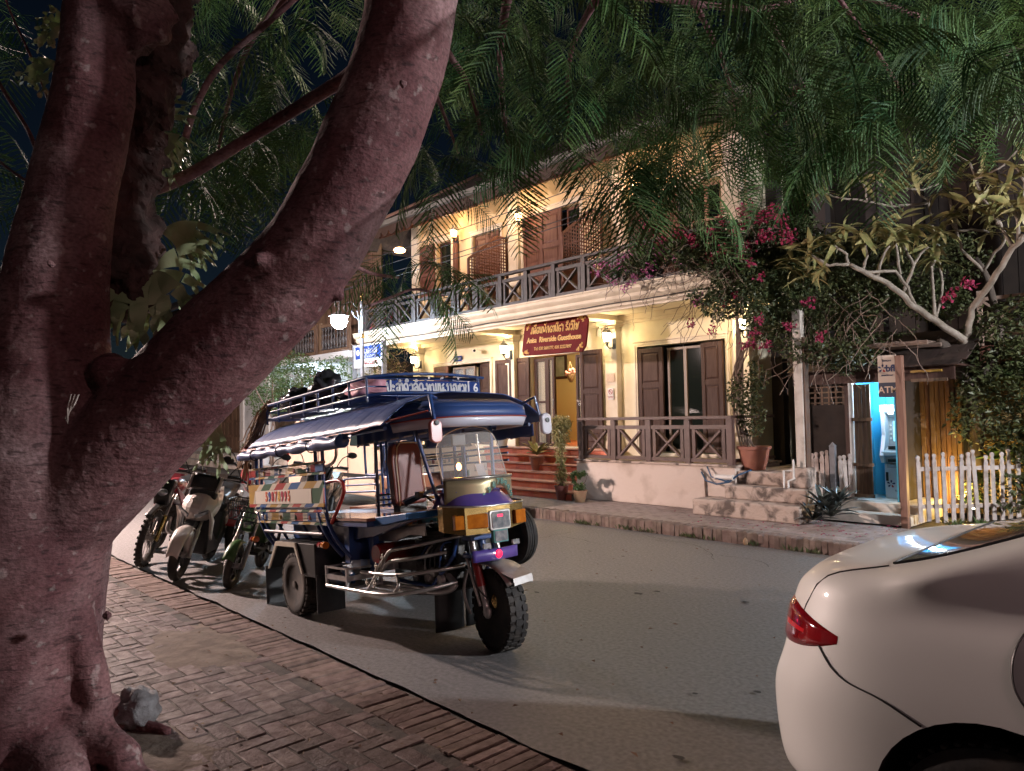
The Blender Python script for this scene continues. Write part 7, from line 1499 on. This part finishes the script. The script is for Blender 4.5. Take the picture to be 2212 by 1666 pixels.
    b = MB(); b.box(-.42,-.38,-.06,.06,.60,.68); b.build('tail_lamp', redlens, t, bevel=.005)
    return t
def place(fx, fy, hd, WB): return (fx-WB*cos(hd), fy-WB*sin(hd), 0)
wb_paint = mat('white_scooter_paint', (.62,.56,.52), .3, coat=.6)
hd = radians(-36); bike('scooter', 'white motor scooter leaning with its front wheel against the kerb', place(-7.80,2.56,hd,1.12), hd, -12, 'scooter', wb_paint, blackm)
hd = radians(-40); bike('electric_scooter', 'small green electric moped with a black front basket beside the taxi', place(-7.02,2.80,hd,1.0), hd, -11, 'moped', mat('lime_paint', (.05,.13,.035), .35, coat=.4), blackm)
hd = radians(-34); bike('dirt_bike', 'dark trail motorcycle with gold fork legs and knobbly tyre nearest the trunk', place(-8.85,2.55,hd,1.25), hd, -13, 'dirt', mat('bike_maroon', (.25,.02,.03), .35, coat=.4), gunmetal)
hd = radians(-38); bike('motorcycle', 'red motorcycle parked behind the white scooter', place(-8.7,3.5,hd,1.15), hd, -9, 'road', mat('bike_red', (.35,.015,.02), .3, coat=.6), blackm)
hd = radians(-38); bike('motorcycle', 'dark red motorcycle with pale seat parked farther along the kerb', place(-9.9,3.0,hd,1.15), hd, -9, 'road', mat('bike_wine', (.22,.02,.03), .3, coat=.6), blackm)
hd = radians(-40); bike('scooter', 'dark scooter standing between the red motorcycle and the taxi', place(-8.1,4.1,hd,1.12), hd, -8, 'scooter', mat('scooter_black', (.03,.03,.035), .25, coat=.6), blackm)

# ================================================================ WHITE CAR
CX, CYn = -1.42, 2.42     # tail x, near flank y
car = thing('white_car', 'white sedan parked at the right with its red tail lamp toward the taxi', 'car', (CX+2.2, CYn+.84, 0))
Wd = 1.68; cyc = CYn+Wd/2
def top_z(x):   # deck, rear window, roof, bonnet silhouette along the centre
    pts = [(0,.93),(.03,1.00),(.10,1.045),(.30,1.072),(.46,1.085),(.60,1.115),(1.0,1.28),(1.36,1.395),(1.8,1.455),(2.3,1.46),(2.75,1.42),(3.2,1.22),(3.5,1.06),(3.9,1.0),(4.2,.92),(4.38,.78)]
    for (a, za), (c, zc) in zip(pts[:-1], pts[1:]):
        if a <= x <= c: return za+(zc-za)*(x-a)/(c-a)
    return pts[0][1] if x < 0 else pts[-1][1]
def half_w(x):   # plan shape
    f = 1
    if x < .55: f = (1-((.55-x)/.62)**2.6*.42)
    if x > 3.7: f = 1-((x-3.7)/.75)**2.2*.35
    return Wd/2*f
def section(x):
    hw_ = half_w(x); tz = top_z(x); belt = min(tz-.05, .90+.03*min(1,x)); cabin = tz > 1.10
    pts = [(0,.20),(.72*hw_,.20),(.90*hw_,.23),(.965*hw_,.32),(.985*hw_,.45),(1.0*hw_,.59),(1.0*hw_,.66),(.99*hw_,.74),(.962*hw_,.85)]
    # shoulder then up to the top
    sh = (.93*hw_, belt)
    pts.append(sh)
    if cabin:
        k = min(1,(tz-1.10)/.25); in_w = .93*hw_*(1-k)+k*.66*Wd/2*1.02
        pts += [(.93*hw_*(1-k*.08)-.02, belt+.04), (.5*(.9*hw_+in_w), belt+(tz-belt)*.52), (in_w+.02, tz-.06), (in_w-.05, tz-.015), (.35*hw_, tz+.006), (0, tz+.01)]
    else:
        pts += [(.91*hw_, belt+(tz-belt)*.35), (.87*hw_, belt+(tz-belt)*.68), (.80*hw_, tz-.028), (.68*hw_, tz-.006), (.35*hw_, tz+.004), (0, tz+.008)]
    return pts
xsn = [.0,.03,.08,.16,.28,.42,.56,.70,.84,1.0,1.2,1.42,1.65,1.9,2.2,2.5,2.8,3.05,3.3,3.6,3.9,4.15,4.32,4.40]
def inset(pts, x):
    # bumper bulges low, tail leans in higher
    return pts
b = MB(); secs = []
for x in xsn:
    pts = section(x); sec = []
    for (yy, z) in pts:
        k = max(0, 1-x/.45)        # tail face shaping: bumper sticks out below, lamp zone stands in
        q_ = max(0,min(1,(z-.60)/.12)); dx = k*(.055*q_*q_*(3-2*q_) + .05*max(0,(z-.72)/.4) + .03*max(0,(.55-z)/.35)**2)
        sec.append((x+dx, yy, z))
    secs.append(sec)
n = len(secs[0]); full = []
for sec in secs: full.append([(x,-y,z) for x,y,z in sec[::-1]]+[(x,y,z) for x,y,z in sec[1:]])
nn = len(full[0]); vs = [(CX+x, cyc+y, z) for s_ in full for x,y,z in s_]
fs = [(i*nn+j,i*nn+j+1,(i+1)*nn+j+1,(i+1)*nn+j) for i in range(len(full)-1) for j in range(nn-1)]
# underside and ends
fs += [(i*nn,(i+1)*nn,(i+1)*nn+nn-1,i*nn+nn-1) for i in range(len(full)-1)]
def capf(i, rev):
    out = []; o_ = i*nn; h_ = nn//2
    for k in range(h_): q = (o_+k,o_+k+1,o_+nn-2-k,o_+nn-1-k); out.append(q if not rev else q[::-1])
    return [tuple(dict.fromkeys(q)) for q in out if len(set(q)) > 2]
fs += capf(0, False)+capf(len(full)-1, True)
b.add(vs, fs); body = b.build('body', [carwhite, darkv], car, True, sub=2)
# wheel arches cut out
arch = MB(); RWX, FWX = .82, 3.42
for wx in (RWX, FWX):
    for s_ in (-1, 1):
        y0 = cyc+s_*(Wd/2+.06); y1 = cyc+s_*(Wd/2-.26)
        arch.lathe([(.365, min(y0,y1)),(.365, max(y0,y1))], 40, (CX+wx, 0, .33), 'y')
cut = arch.build('arch_cutter', darkv, None); 
md = body.modifiers.new('cut','BOOLEAN'); md.operation = 'DIFFERENCE'; md.solver = 'EXACT'; 
# cutter is in world space, body local to car
cut.matrix_world = Matrix(); md.object = cut
dg = bpy.context.evaluated_depsgraph_get(); bpy.context.view_layer.update()
me2 = bpy.data.meshes.new_from_object(body.evaluated_get(bpy.context.evaluated_depsgraph_get())); body.modifiers.clear(); body.data = me2; bpy.data.objects.remove(cut)
for p_ in me2.polygons: p_.use_smooth = True
me2.set_sharp_from_angle(angle=radians(38))
bvh = BVHTree.FromPolygons([v.co+Vector(car.location) for v in me2.vertices], [tuple(p_.vertices) for p_ in me2.polygons])
def on_side(x, z, off=.003, from_y=-3):
    h = bvh.ray_cast(Vector((CX+x, from_y, z)), Vector((0,1,0))); 
    if h[0] is None: return None
    nrm = h[1] if h[1].y < 0 else -h[1]; return h[0]+nrm*off
def on_rear(y, z, off=.003, dirv=None):
    h = bvh.ray_cast(Vector((CX-3, y, z)), Vector((1,0,0)))
    if h[0] is None: return None
    nrm = h[1] if h[1].x < 0 else -h[1]; return h[0]+nrm*off
def on_diag(s_, z, off=.003):
    """wrap-around: s runs from the rear face (0) round the corner to the flank (1)"""
    a = radians(0+90*s_); o_ = Vector((CX+.55, CYn+.62, z)); d_ = Vector((-cos(a), -sin(a), 0)); h = bvh.ray_cast(o_+d_*4, -d_)
    if h[0] is None: return None
    nrm = h[1] if h[1].dot(d_) > 0 else -h[1]; return h[0]+nrm*off
def seam(pts2, fn, name='panel_gap', r=.0032):
    P_ = [fn(*p) for p in pts2]; P_ = [p for p in P_ if p]; b = MB(); b.tube(P_, r, 5); return b.build(name, blackm, car)
def dens(pts, n=8): return [tuple(v[:2]) for v in curve([(a,c,0) for a,c in pts], n)]
# tail lamp, wraps the corner
def lampgrid(u, v, off):
    s0, s1 = -.05, 1.0; s_ = s0+(s1-s0)*u; lo = .745+.0*u+.07*max(0,(u-.55)/.45)**2; hi = .935-.05*u-.045*max(0,(u-.35)/.65)**1.5
    lo2 = min(lo, (lo+hi)/2); z = lo+(hi-lo)*v; p = on_diag(max(-.1,s_*.78), z, off); return tuple(p) if p else (CX, CYn+.6, z)
b = MB(); b.grid(lambda u, v: lampgrid(u,v,.012*min(1,8*min(u+.02,1-u,v,1-v))+.001), 30, 12); b.build('tail_lamp', redlens, car, True)
b = MB(); b.grid(lambda u, v: lampgrid(.2+.6*u,.42+.12*v,.0135), 20, 2); b.build('tail_lamp_strip', mat('lamp_strip_red', (.7,.02,.03), .1, coat=1), car, True)
# bumper seam, fuel-side door seam, boot shut line
seam(dens([(.265,.80),(.30,.765),(.335,.735),(.39,.71),(.49,.69),(.58,.655),(.66,.62)]), on_side)
seam(dens([(.96,1.02),(.89,.97),(.86,.92),(.85,.86),(.86,.80),(.90,.745),(.96,.70)]), on_side)
def on_top(x, y, off=.002):
    h = bvh.ray_cast(Vector((CX+x, y, 4)), Vector((0,0,-1))); return h[0]+Vector((0,0,off)) if h[0] else None
seam([(.15+.04*k, CYn+.17+.012*k*.3) for k in range(9)], on_top); seam([(.10+.05*k, CYn+Wd-.17) for k in range(12)], on_top)

# rear window glass on the sloping screen
def rw(u, v, off=.004):
    x = .52+.76*v; e = .52-.05*v; p = on_top(x+(.06*(1-v))*(1-(2*u-1)**2)-.04*(1-v), cyc+(2*u-1)*(e+.10*(1-v)), off); return tuple(p)
b = MB(); b.grid(lambda u, v: rw(u,v), 24, 16); b.build('rear_window', mat('grey_window', (.16,.15,.15), .06, coat=1), car, True)
b = MB(); b.tube([Vector(rw(k/24,0,.002)) for k in range(25)], .006, 5); b.tube([Vector(rw(0,k/16,.002)) for k in range(17)], .006, 5); b.tube([Vector(rw(1,k/16,.002)) for k in range(17)], .006, 5); b.build('window_seal', blackm, car)
def sw(u, v, x0, x1, x2, x3):
    x = (x0+(x1-x0)*u)*(1-v)+(x3+(x2-x3)*u)*v; z = 1.0+.34*v; p = on_side(x, z, .004); return tuple(p) if p else (CX+x, cyc-.6, z)
for q in ((1.22,1.95,1.95,1.52),(2.02,3.0,2.7,2.02)): b = MB(); b.grid(lambda u, v: sw(u,v,*q), 12, 8); b.build('side_window', carglass, car, True)
for wx in (RWX, FWX):
    for s_ in (-1,1):
        w_ = part('wheel', car); yc = cyc+s_*(Wd/2-.12)
        b = MB(); b.lathe([(.20,-.095),(.27,-.105),(.305,-.09),(.312,-.05),(.312,.05),(.305,.09),(.27,.105),(.20,.095)],40,(CX+wx,yc,.312),'y'); b.build('tyre', rubber, w_, 50)
        b = MB(); b.lathe([(.205,s_*.09),(.19,s_*.05),(.18,s_*.02),(.06,s_*.05),(0,s_*.055)],30,(CX+wx,yc,.312),'y'); b.f = b.f[:-2]; b.mi = b.mi[:-2]; b.build('rim', gunmetal, w_, 40)
        for k in range(9): a = 2*pi*k/9; MB().bar((CX+wx+.04*cos(a),yc+s_*.07,.312+.04*sin(a)),(CX+wx+.195*cos(a),yc+s_*.075,.312+.195*sin(a)),.03,.02,(0,1,0)).build('spoke', steel, w_)
        b = MB()
        for k in range(48): a = 2*pi*k/48; b.bar((CX+wx+.311*cos(a),yc-.085,.312+.311*sin(a)),(CX+wx+.311*cos(a),yc-.05,.312+.311*sin(a)),.018,.01); b.bar((CX+wx+.311*cos(a),yc+.05,.312+.311*sin(a)),(CX+wx+.311*cos(a),yc+.085,.312+.311*sin(a)),.018,.01)
        o = b.build('tread_blocks', rubber, w_); o['kind'] = 'stuff'
# ================================================================ BIG TREE
base = at(80,1640,D=3.15); base.z = .12
tr = thing('rain_tree', 'massive forked tree trunk leaning over the brick pavement under feathery foliage', 'tree', tuple(base))
def tpts(lst): return [at(x,y,D) for x,y,D,r in lst], [r*D/F_PX for x,y,D,r in lst]
def dense(P_, R_, n=5):
    Q = curve(P_, n); rr_ = []
    for i in range(len(R_)-1):
        for k in range(n): rr_.append(R_[i]+(R_[i+1]-R_[i])*k/n)
    return Q, rr_+[R_[-1]]
stem = [(225,-120,3.0,55),(210,0,3.0,62),(205,200,3.03,80),(160,400,3.08,86),(130,560,3.1,98),(114,700,3.12,110),(100,850,3.13,132),(85,1000,3.14,150),(65,1180,3.15,158),(60,1400,3.15,142),(62,1560,3.15,148),(60,1720,3.15,185)]
limb_ = [(60,1180,3.15,120),(180,1060,3.14,118),(262,972,3.12,116),(350,880,3.1,114),(480,748,3.06,112),(640,585,3.02,103),(722,458,3.0,100),(797,308,2.98,103),(862,140,2.96,99),(892,-20,2.94,97),(915,-180,2.92,92),(960,-420,2.9,85)]
trunk = MB()
for l in (stem, limb_):
    Q, rr_ = dense(*tpts(l)); trunk.tube(Q, rr_, 28)
roots = [[(120,1500,3.1,60),(185,1560,3.05,44),(235,1610,2.98,38),(300,1635,2.9,32),(360,1650,2.86,26),(410,1668,2.83,15)],
         [(130,1420,3.2,60),(190,1500,3.35,34),(230,1520,3.45,24),(275,1525,3.5,18),(320,1555,3.45,14),(370,1562,3.4,11)],
         [(60,1560,3.1,80),(120,1660,2.9,60),(150,1740,2.75,48),(170,1820,2.6,40)],
         [(150,1300,3.1,40),(195,1450,3.08,34),(225,1545,3.02,26),(270,1600,2.96,18)],
         [(0,1500,3.1,80),(-60,1640,3.0,60),(-140,1720,2.9,45)]]
for l in roots:
    P_, R_2 = tpts(l)
    Q, rr_ = dense(P_, R_2, 4)
    for i, q in enumerate(Q):
        if i > len(Q)*.5: q.z = min(q.z, .15+rr_[i]*.3)
        if q.z < .11: q.z = .11
    trunk.tube(Q, rr_, 14)
# ridges and knots
for x, y, D, r in ((238,800,3.02,40),(250,870,2.98,34),(560,560,2.82,17),(232,1330,2.85,14),(110,570,2.86,12),(735,640,3.0,14),(870,180,2.70,14)): trunk.ball(tuple(at(x,y,D)), r*D/F_PX, 14, 10)
# burl on the left stem
trunk.ball(tuple(at(300,30,3.02)), (.14,.14,.15), 16, 12, .5)
trk = trunk.build('trunk', bark, tr, True)
md = trk.modifiers.new('r','REMESH'); md.mode = 'VOXEL'; md.voxel_size = .016
md = trk.modifiers.new('s','SMOOTH'); md.iterations = 7; md.factor = .6
tx = bpy.data.textures.new('bark_lumps','CLOUDS'); tx.noise_scale = .22; tx.noise_depth = 2
md = trk.modifiers.new('d','DISPLACE'); md.texture = tx; md.strength = .012; md.mid_level = .5; md.texture_coords = 'LOCAL'
tx = bpy.data.textures.new('bark_fine','STUCCI'); tx.noise_scale = .035
md = trk.modifiers.new('d2','DISPLACE'); md.texture = tx; md.strength = .003; md.mid_level = .5; md.texture_coords = 'LOCAL'
# ring scars and small knots on the bark
b = MB()
for x, y, D, r in ((430,870,2.87,8),(418,858,2.87,6),(440,905,2.88,8),(418,975,2.90,10),(560,640,2.80,7),(372,1010,2.92,6),(95,610,2.86,6),(215,600,2.93,8),(330,1040,2.90,7),(620,700,2.85,5)):
    c = at(x,y,D); rr_ = r*D/F_PX; u_ = CR*rr_; v_ = CU*rr_
    b.tube([c+u_*cos(a)+v_*sin(a) for a in [k*pi/6 for k in range(12)]], rr_*.22, 5, closed=True)
b.build('bark_scar', bark, tr, True) if False else None
def br_(lst, name='branch', mt=None):
    Q, rr_ = dense(*tpts(lst), 4); b = MB(); b.tube(Q, rr_, 8); return b.build(name, mt or bark, tr, True)
br_([(790,140,3.0,26),(745,170,3.1,15),(640,235,3.3,13),(520,310,3.5,12),(400,382,3.6,13),(320,412,3.65,15),(270,425,3.7,9),(230,455,3.7,6)])
br_([(400,300,3.9,8),(425,225,3.9,7),(480,135,3.9,7),(590,40,3.9,6),(700,-60,3.9,6)]); br_([(425,225,3.9,5),(470,150,4.1,4),(560,60,4.3,3),(640,-60,4.4,3)])
br_([(86,345,3.2,6),(60,280,3.3,4),(10,200,3.4,4),(-60,80,3.5,4)]); br_([(80,405,3.2,4),(40,380,3.3,3),(0,350,3.4,3),(-60,300,3.5,3)]); br_([(110,230,3.2,3),(70,130,3.3,3),(20,20,3.4,2),(0,-40,3.4,2)])
br_([(930,-60,2.9,30),(1100,-30,3.4,18),(1300,-20,3.9,13),(1455,2,4.2,8),(1560,15,4.4,7),(1655,18,4.5,6),(1800,-20,4.7,6),(2000,40,4.9,5)]); br_([(1300,-20,3.9,10),(1240,90,4.2,6),(1225,200,4.4,4),(1230,330,4.5,3)]); br_([(1500,5,4.3,7),(1560,130,4.5,5),(1590,240,4.6,3)])
br_([(1655,18,4.5,6),(1700,120,4.7,5),(1760,230,4.9,3)]); br_([(1800,-20,4.7,5),(1900,120,5,4),(1960,220,5.1,3)]); br_([(1100,-30,3.4,12),(1080,120,3.8,7),(1090,260,4.1,5),(1110,360,4.2,3)]); br_([(940,80,3.1,10),(1010,180,3.5,6),(1040,290,3.8,4)]); br_([(935,190,3.1,6),(960,250,3.4,4),(990,330,3.7,3)])
br_([(700,-80,4.5,9),(560,60,5,7),(500,200,5.3,5),(470,330,5.5,3)]); br_([(800,660,3.6,3),(850,640,4.2,3),(900,625,4.6,3),(960,640,4.8,2)]); br_([(740,560,3.1,6),(800,590,3.7,4),(860,600,4.3,3)])
# feathery twice-divided fronds
def frond_mesh(seed, L=.60, npair=22, teeth=9, lod=1):
    rr = random.Random(seed); b = MB(); droop = rr.uniform(.12,.55); N = npair+4; bend = rr.uniform(-.08,.08)
    pts = [Vector((L*i/N, bend*(i/N)**2, -droop*L*(i/N)**2)) for i in range(N+1)]
    b.tube(pts, .0022, 3)
    for i in range(npair):
        u = .14+.86*(i+.5)/npair; k = min(N-1, int(u*N)); p = pts[k].lerp(pts[k+1], u*N-k); t = (pts[k+1]-pts[k]).normalized()
        pl = L*.31*(sin(pi*(.14+.80*u))**.75)
        for s_ in (-1,1):
            if rr.random() < .04: continue
            d = (t*.60+Vector((0,s_*.9,rr.uniform(-.22,.06)))).normalized(); dr = rr.uniform(.15,.5); side = d.cross(Vector((0,0,1))).normalized(); tw_ = Vector((0,0,rr.uniform(-.5,.5)))
            side = (side+tw_).normalized(); w = .0052*(L/.6)*rr.uniform(.85,1.15); vs = []; n = teeth*2
            for j in range(n+1):
                v = j/n; c = p+d*pl*v+Vector((0,0,-dr*pl*v*v)); ww = w*(sin(pi*min(1,.12+.86*v))**.45)*(1 if j % 2 else .42)+.0003
                vs += [c-side*ww-d*(.003 if j % 2 else 0), c+side*ww-d*(.003 if j % 2 else 0)]
            b.add(vs, [(2*q,2*q+1,2*q+3,2*q+2) for q in range(n)])
    return b
fmb = [frond_mesh(i, .44+.06*(i%4)) for i in range(7)]; fm = [q.mesh('frond', leaf_p) for q in fmb]
lob = [frond_mesh(20+i, .62, 16, 2, 0) for i in range(4)]
rr = random.Random(31)
low = [(880,330),(950,350),(1000,370),(1080,390),(1150,400),(1220,450),(1300,500),(1350,490),(1400,460),(1450,480),(1500,440),(1560,430),(1620,400),(1700,395),(1760,425),(1830,400),(1900,360),(1950,300),(2000,265),(2100,245),(2260,225)]
def lowy(x):
    for (a,ya),(c,yc) in zip(low[:-1],low[1:]):
        if a <= x <= c: return ya+(yc-ya)*(x-a)/(c-a)
    return 0
spots = []
def scatter(n, fx, fy, D0, D1, cond=lambda x,y: True, hang=False):
    k = 0
    while k < n:
        x, y = rr.uniform(*fx), rr.uniform(*fy)
        if not cond(x, y): continue
        D = rr.uniform(D0, D1); spots.append((D, at(x,y,D), x, y, hang)); k += 1
scatter(200, (900,2260), (-160,560), 3.0, 5.0, lambda x,y: y < lowy(x)-110)
scatter(110, (940,2260), (-120,420), 5.0, 7.2, lambda x,y: y < lowy(x)-110)
scatter(55, (1380,2230), (120,420), 3.4, 5.4, lambda x,y: y < lowy(x)-50)
for i in range(46):
    x = rr.uniform(960,2200); spots.append((4.3, at(x, lowy(x)-rr.uniform(110,180), rr.uniform(3.6,4.8)), x, 0, True))
scatter(62, (300,760), (-100,330), 3.8, 6.5, lambda x,y: not (480 < x < 620 and y > 250))
scatter(30, (290,470), (250,480), 4.0, 6.0); scatter(16, (560,700), (250,420), 4.2, 6.0, lambda x,y: y < 700-x*.6)
scatter(16, (-60,90), (250,520), 3.8, 5.5); scatter(8, (-60,120), (-60,140), 4, 5.5)
scatter(7, (820,920), (530,590), 4.2, 4.8); scatter(8, (870,960), (560,620), 4.2, 4.8); scatter(14,(880,1010),(250,400),3.6,4.8)
spots.sort(key=lambda q: q[0]); far_b = MB(); nf = 0
for i, (D, p, x, y, hang) in enumerate(spots):
    a = rr.uniform(0, 2*pi); pitch = rr.gauss(.38,.35) if not hang else rr.gauss(.8,.3); roll = rr.gauss(0,.5); s_ = rr.uniform(.8,1.15)
    if nf < 300: piece(fm[i % 7], 'frond', tr, p, (roll, pitch, a), (s_,)*3); nf += 1
    else:
        M = Matrix.Translation(p) @ Matrix.Rotation(a,4,'Z') @ Matrix.Rotation(pitch,4,'Y') @ Matrix.Rotation(roll,4,'X') @ Matrix.Scale(s_,4)
        q = lob[i % 4]; far_b.add([tuple(M @ Vector(v)) for v in q.v], q.f)
# extra deep layer to close the crown
for k in range(150):
    x = rr.uniform(900,2260); y = rr.uniform(-150, max(0,lowy(min(x,2250))-170)); D = rr.uniform(6.5,9); p = at(x,y,D)
    M = Matrix.Translation(p) @ Matrix.Rotation(rr.uniform(0,6.28),4,'Z') @ Matrix.Rotation(rr.gauss(.5,.4),4,'Y') @ Matrix.Scale(rr.uniform(.9,1.3),4); q = lob[k % 4]; far_b.add([tuple(M @ Vector(v)) for v in q.v], q.f)
for k in range(45):
    x = rr.uniform(300,760); y = rr.uniform(-150,300); D = rr.uniform(6.5,8.5); p = at(x,y,D)
    M = Matrix.Translation(p) @ Matrix.Rotation(rr.uniform(0,6.28),4,'Z') @ Matrix.Rotation(rr.gauss(.5,.4),4,'Y') @ Matrix.Scale(rr.uniform(.9,1.3),4); q = lob[k % 4]; far_b.add([tuple(M @ Vector(v)) for v in q.v], q.f)
o = far_b.build('crown', leaf_p, tr); o['kind'] = 'stuff'
# ---- staghorn ferns
def antler(b, p, d, up, L, W, fork=3, rr=rr, droop=.8):
    """a flat strap leaf that widens like a moose antler and splits into lobes"""
    p = Vector(p); up = Vector(up).normalized()
    def ribbon(p0, d0, L_, w0, w1, n, round_end, dr):
        d_ = d0.normalized(); q = p0.copy(); vs = []; ph = rr.uniform(0,6)
        for i in range(n+1):
            u = i/n; sd = d_.cross(up).normalized(); w = (w0+(w1-w0)*u)*.5
            if round_end: w *= max(.02,(1-max(0,(u-.45)/.55)**2.2))**.5
            wav = up*(.012*sin(u*5+ph)); vs += [q-sd*w+wav, q+wav*.3, q+sd*w-wav]
            d_ = (d_+Vector((0,0,-dr/n))).normalized(); q = q+d_*(L_/n)
        b.add(vs, [(3*i+j,3*i+j+1,3*i+j+4,3*i+j+3) for i in range(n) for j in (0,1)]); return q, d_, d_.cross(up).normalized()
    q, d1, sd = ribbon(p, Vector(d), L*.45, W*.22, W, 7, False, droop*.6)
    q = q-d1*(L*.45/7)
    for k in range(fork):
        s_ = (k/(fork-1)-.5)*2 if fork > 1 else 0; o_ = q+sd*s_*W*.5*(1-1/fork)
        q2, d2, sd2 = ribbon(o_, d1+sd*s_*.35, L*rr.uniform(.16,.30), W/fork*1.02, W/fork*.85, 5, False, droop*.3)
        q2 = q2-d2*.03
        for m_ in (-1,1): ribbon(q2+sd2*m_*W/fork*.2, d2+sd2*m_*.38, L*rr.uniform(.14,.30), W/fork*.48, W/fork*.36, 6, True, droop*.3)
tx2 = bpy.data.textures.new('shield','CLOUDS'); tx2.noise_scale = .07; tx2.noise_depth = 3
def staghorn(label, c, leaves, shield, mtl=leaf_f):
    t = thing('staghorn_fern', label, 'fern', tuple(c)); b = MB()
    for i, (dx, dy, dz, L, W, fk) in enumerate(leaves): 
        b = MB(); antler(b, c, CR*dx+CU*dz+CD*dy, -CD, L, W, fk, droop=1.25); b.build('leaf', mtl, t, True)
    for (x, y, D, r) in shield:
        b = MB(); b.ball(tuple(at(x,y,D)), (r*1.0,r*.8,r*1.25), 26, 18, .9); o = b.build('shield_leaf', leaf_c, t, True); md = o.modifiers.new('d','DISPLACE'); md.texture = tx2; md.strength = .07; md.texture_coords = 'LOCAL'
    return t
staghorn('big staghorn fern with broad pale green antlers hanging in the fork of the trunk', at(330,590,3.35),
    [(-.7,-.3,-.1,.44,.20,3),(-.3,-.5,-.5,.42,.15,2),(.12,-.5,-.6,.40,.15,2),(.6,-.4,-.2,.38,.13,2),(1,-.1,.12,.32,.09,2),(-.1,.2,-.9,.40,.14,2),(.35,.1,.5,.30,.09,2)],
    [])
staghorn('staghorn fern with spread antlers sticking out left of the upper trunk', at(125,140,3.1), [(-.9,0,.1,.22,.06,3),(-.7,-.2,-.5,.2,.05,2),(-.8,.1,.5,.18,.05,2)], [])
staghorn('small staghorn fern high on the left side of the trunk', at(150,60,3.1), [(-.9,0,.3,.18,.05,3),(-.8,-.2,-.2,.2,.05,2),(-.5,0,.8,.18,.05,2)], [])
staghorn('staghorn fern hanging below the leaning limb over the parked motorcycles', at(470,900,3.35), [(-.2,-.1,-1,.30,.08,3),(.1,-.1,-1,.26,.07,2),(-.5,0,-.8,.22,.06,2)], [])
staghorn('tiny staghorn shoots dangling beneath the trunk above the trail motorcycle', at(345,1000,3.2), [(-.1,-.1,-1,.16,.03,2),(.2,-.1,-1,.13,.03,2)], [])
t = staghorn('shaggy brown staghorn clump between the stem and the high branch', at(330,290,3.5), [(.6,-.1,-.3,.3,.08,3),(.2,0,-.6,.32,.08,3),(.9,0,.1,.28,.07,3),(.4,0,.8,.3,.08,3)], [])
b = MB(); Q, rr_ = dense(*tpts([(350,-80,3.2,62),(345,60,3.25,60),(325,150,3.3,50),(318,240,3.35,42),(300,330,3.4,34),(292,420,3.4,38),(285,500,3.4,46),(295,570,3.38,50),(280,640,3.35,42)])); b.tube(Q, rr_, 16)
for k in range(26): i_ = rr.randrange(len(Q)); b.ball(tuple(Q[i_]+Vector((rr.gauss(0,.05),rr.gauss(0,.05),rr.gauss(0,.06)))), rr.uniform(.05,.11), 12, 8, .8)
o = b.build('root_mass', leaf_c, t, True); md = o.modifiers.new('r','REMESH'); md.mode = 'VOXEL'; md.voxel_size = .018; md = o.modifiers.new('d','DISPLACE'); md.texture = tx2; md.strength = .09; md.texture_coords = 'LOCAL'
staghorn('silver ribbed staghorn frond spreading behind the fork', at(350,500,3.9), [(.9,-.1,.35,.42,.12,3),(.8,0,.1,.40,.10,3),(.9,0,-.25,.36,.10,3)], [])
# paint-like sap streak, pale rock among the roots
sp_ = thing('wax_drip', 'pale wax drip hanging from the knot below the fork', 'drip', tuple(at(150,870,2.78))); b = MB()
for k in range(3): b.tube([at(170-8*k,852,2.74), at(160-7*k,875+4*k,2.73), at(140+3*k,905+5*k,2.76)], [.003,.004,.002], 5)
b.build('strands', mat('pale_sap', (.36,.30,.26), .6), sp_) 
rk = thing('rock', 'pale rough rock lying between the tree roots', 'rock', tuple(at(292,1540,z=.16))); b = MB(); c = at(295,1530,z=.22)
b.ball(tuple(c), (.12,.095,.095), 28, 20, .3); o = b.build('stone', mat('pale_rock', (.22,.22,.225), .9, col2=(.12,.11,.11), ns=14, bump=1, bs=45), rk, True); md = o.modifiers.new('d','DISPLACE'); md.texture = tx2; md.strength = .03; md.texture_coords = 'LOCAL'
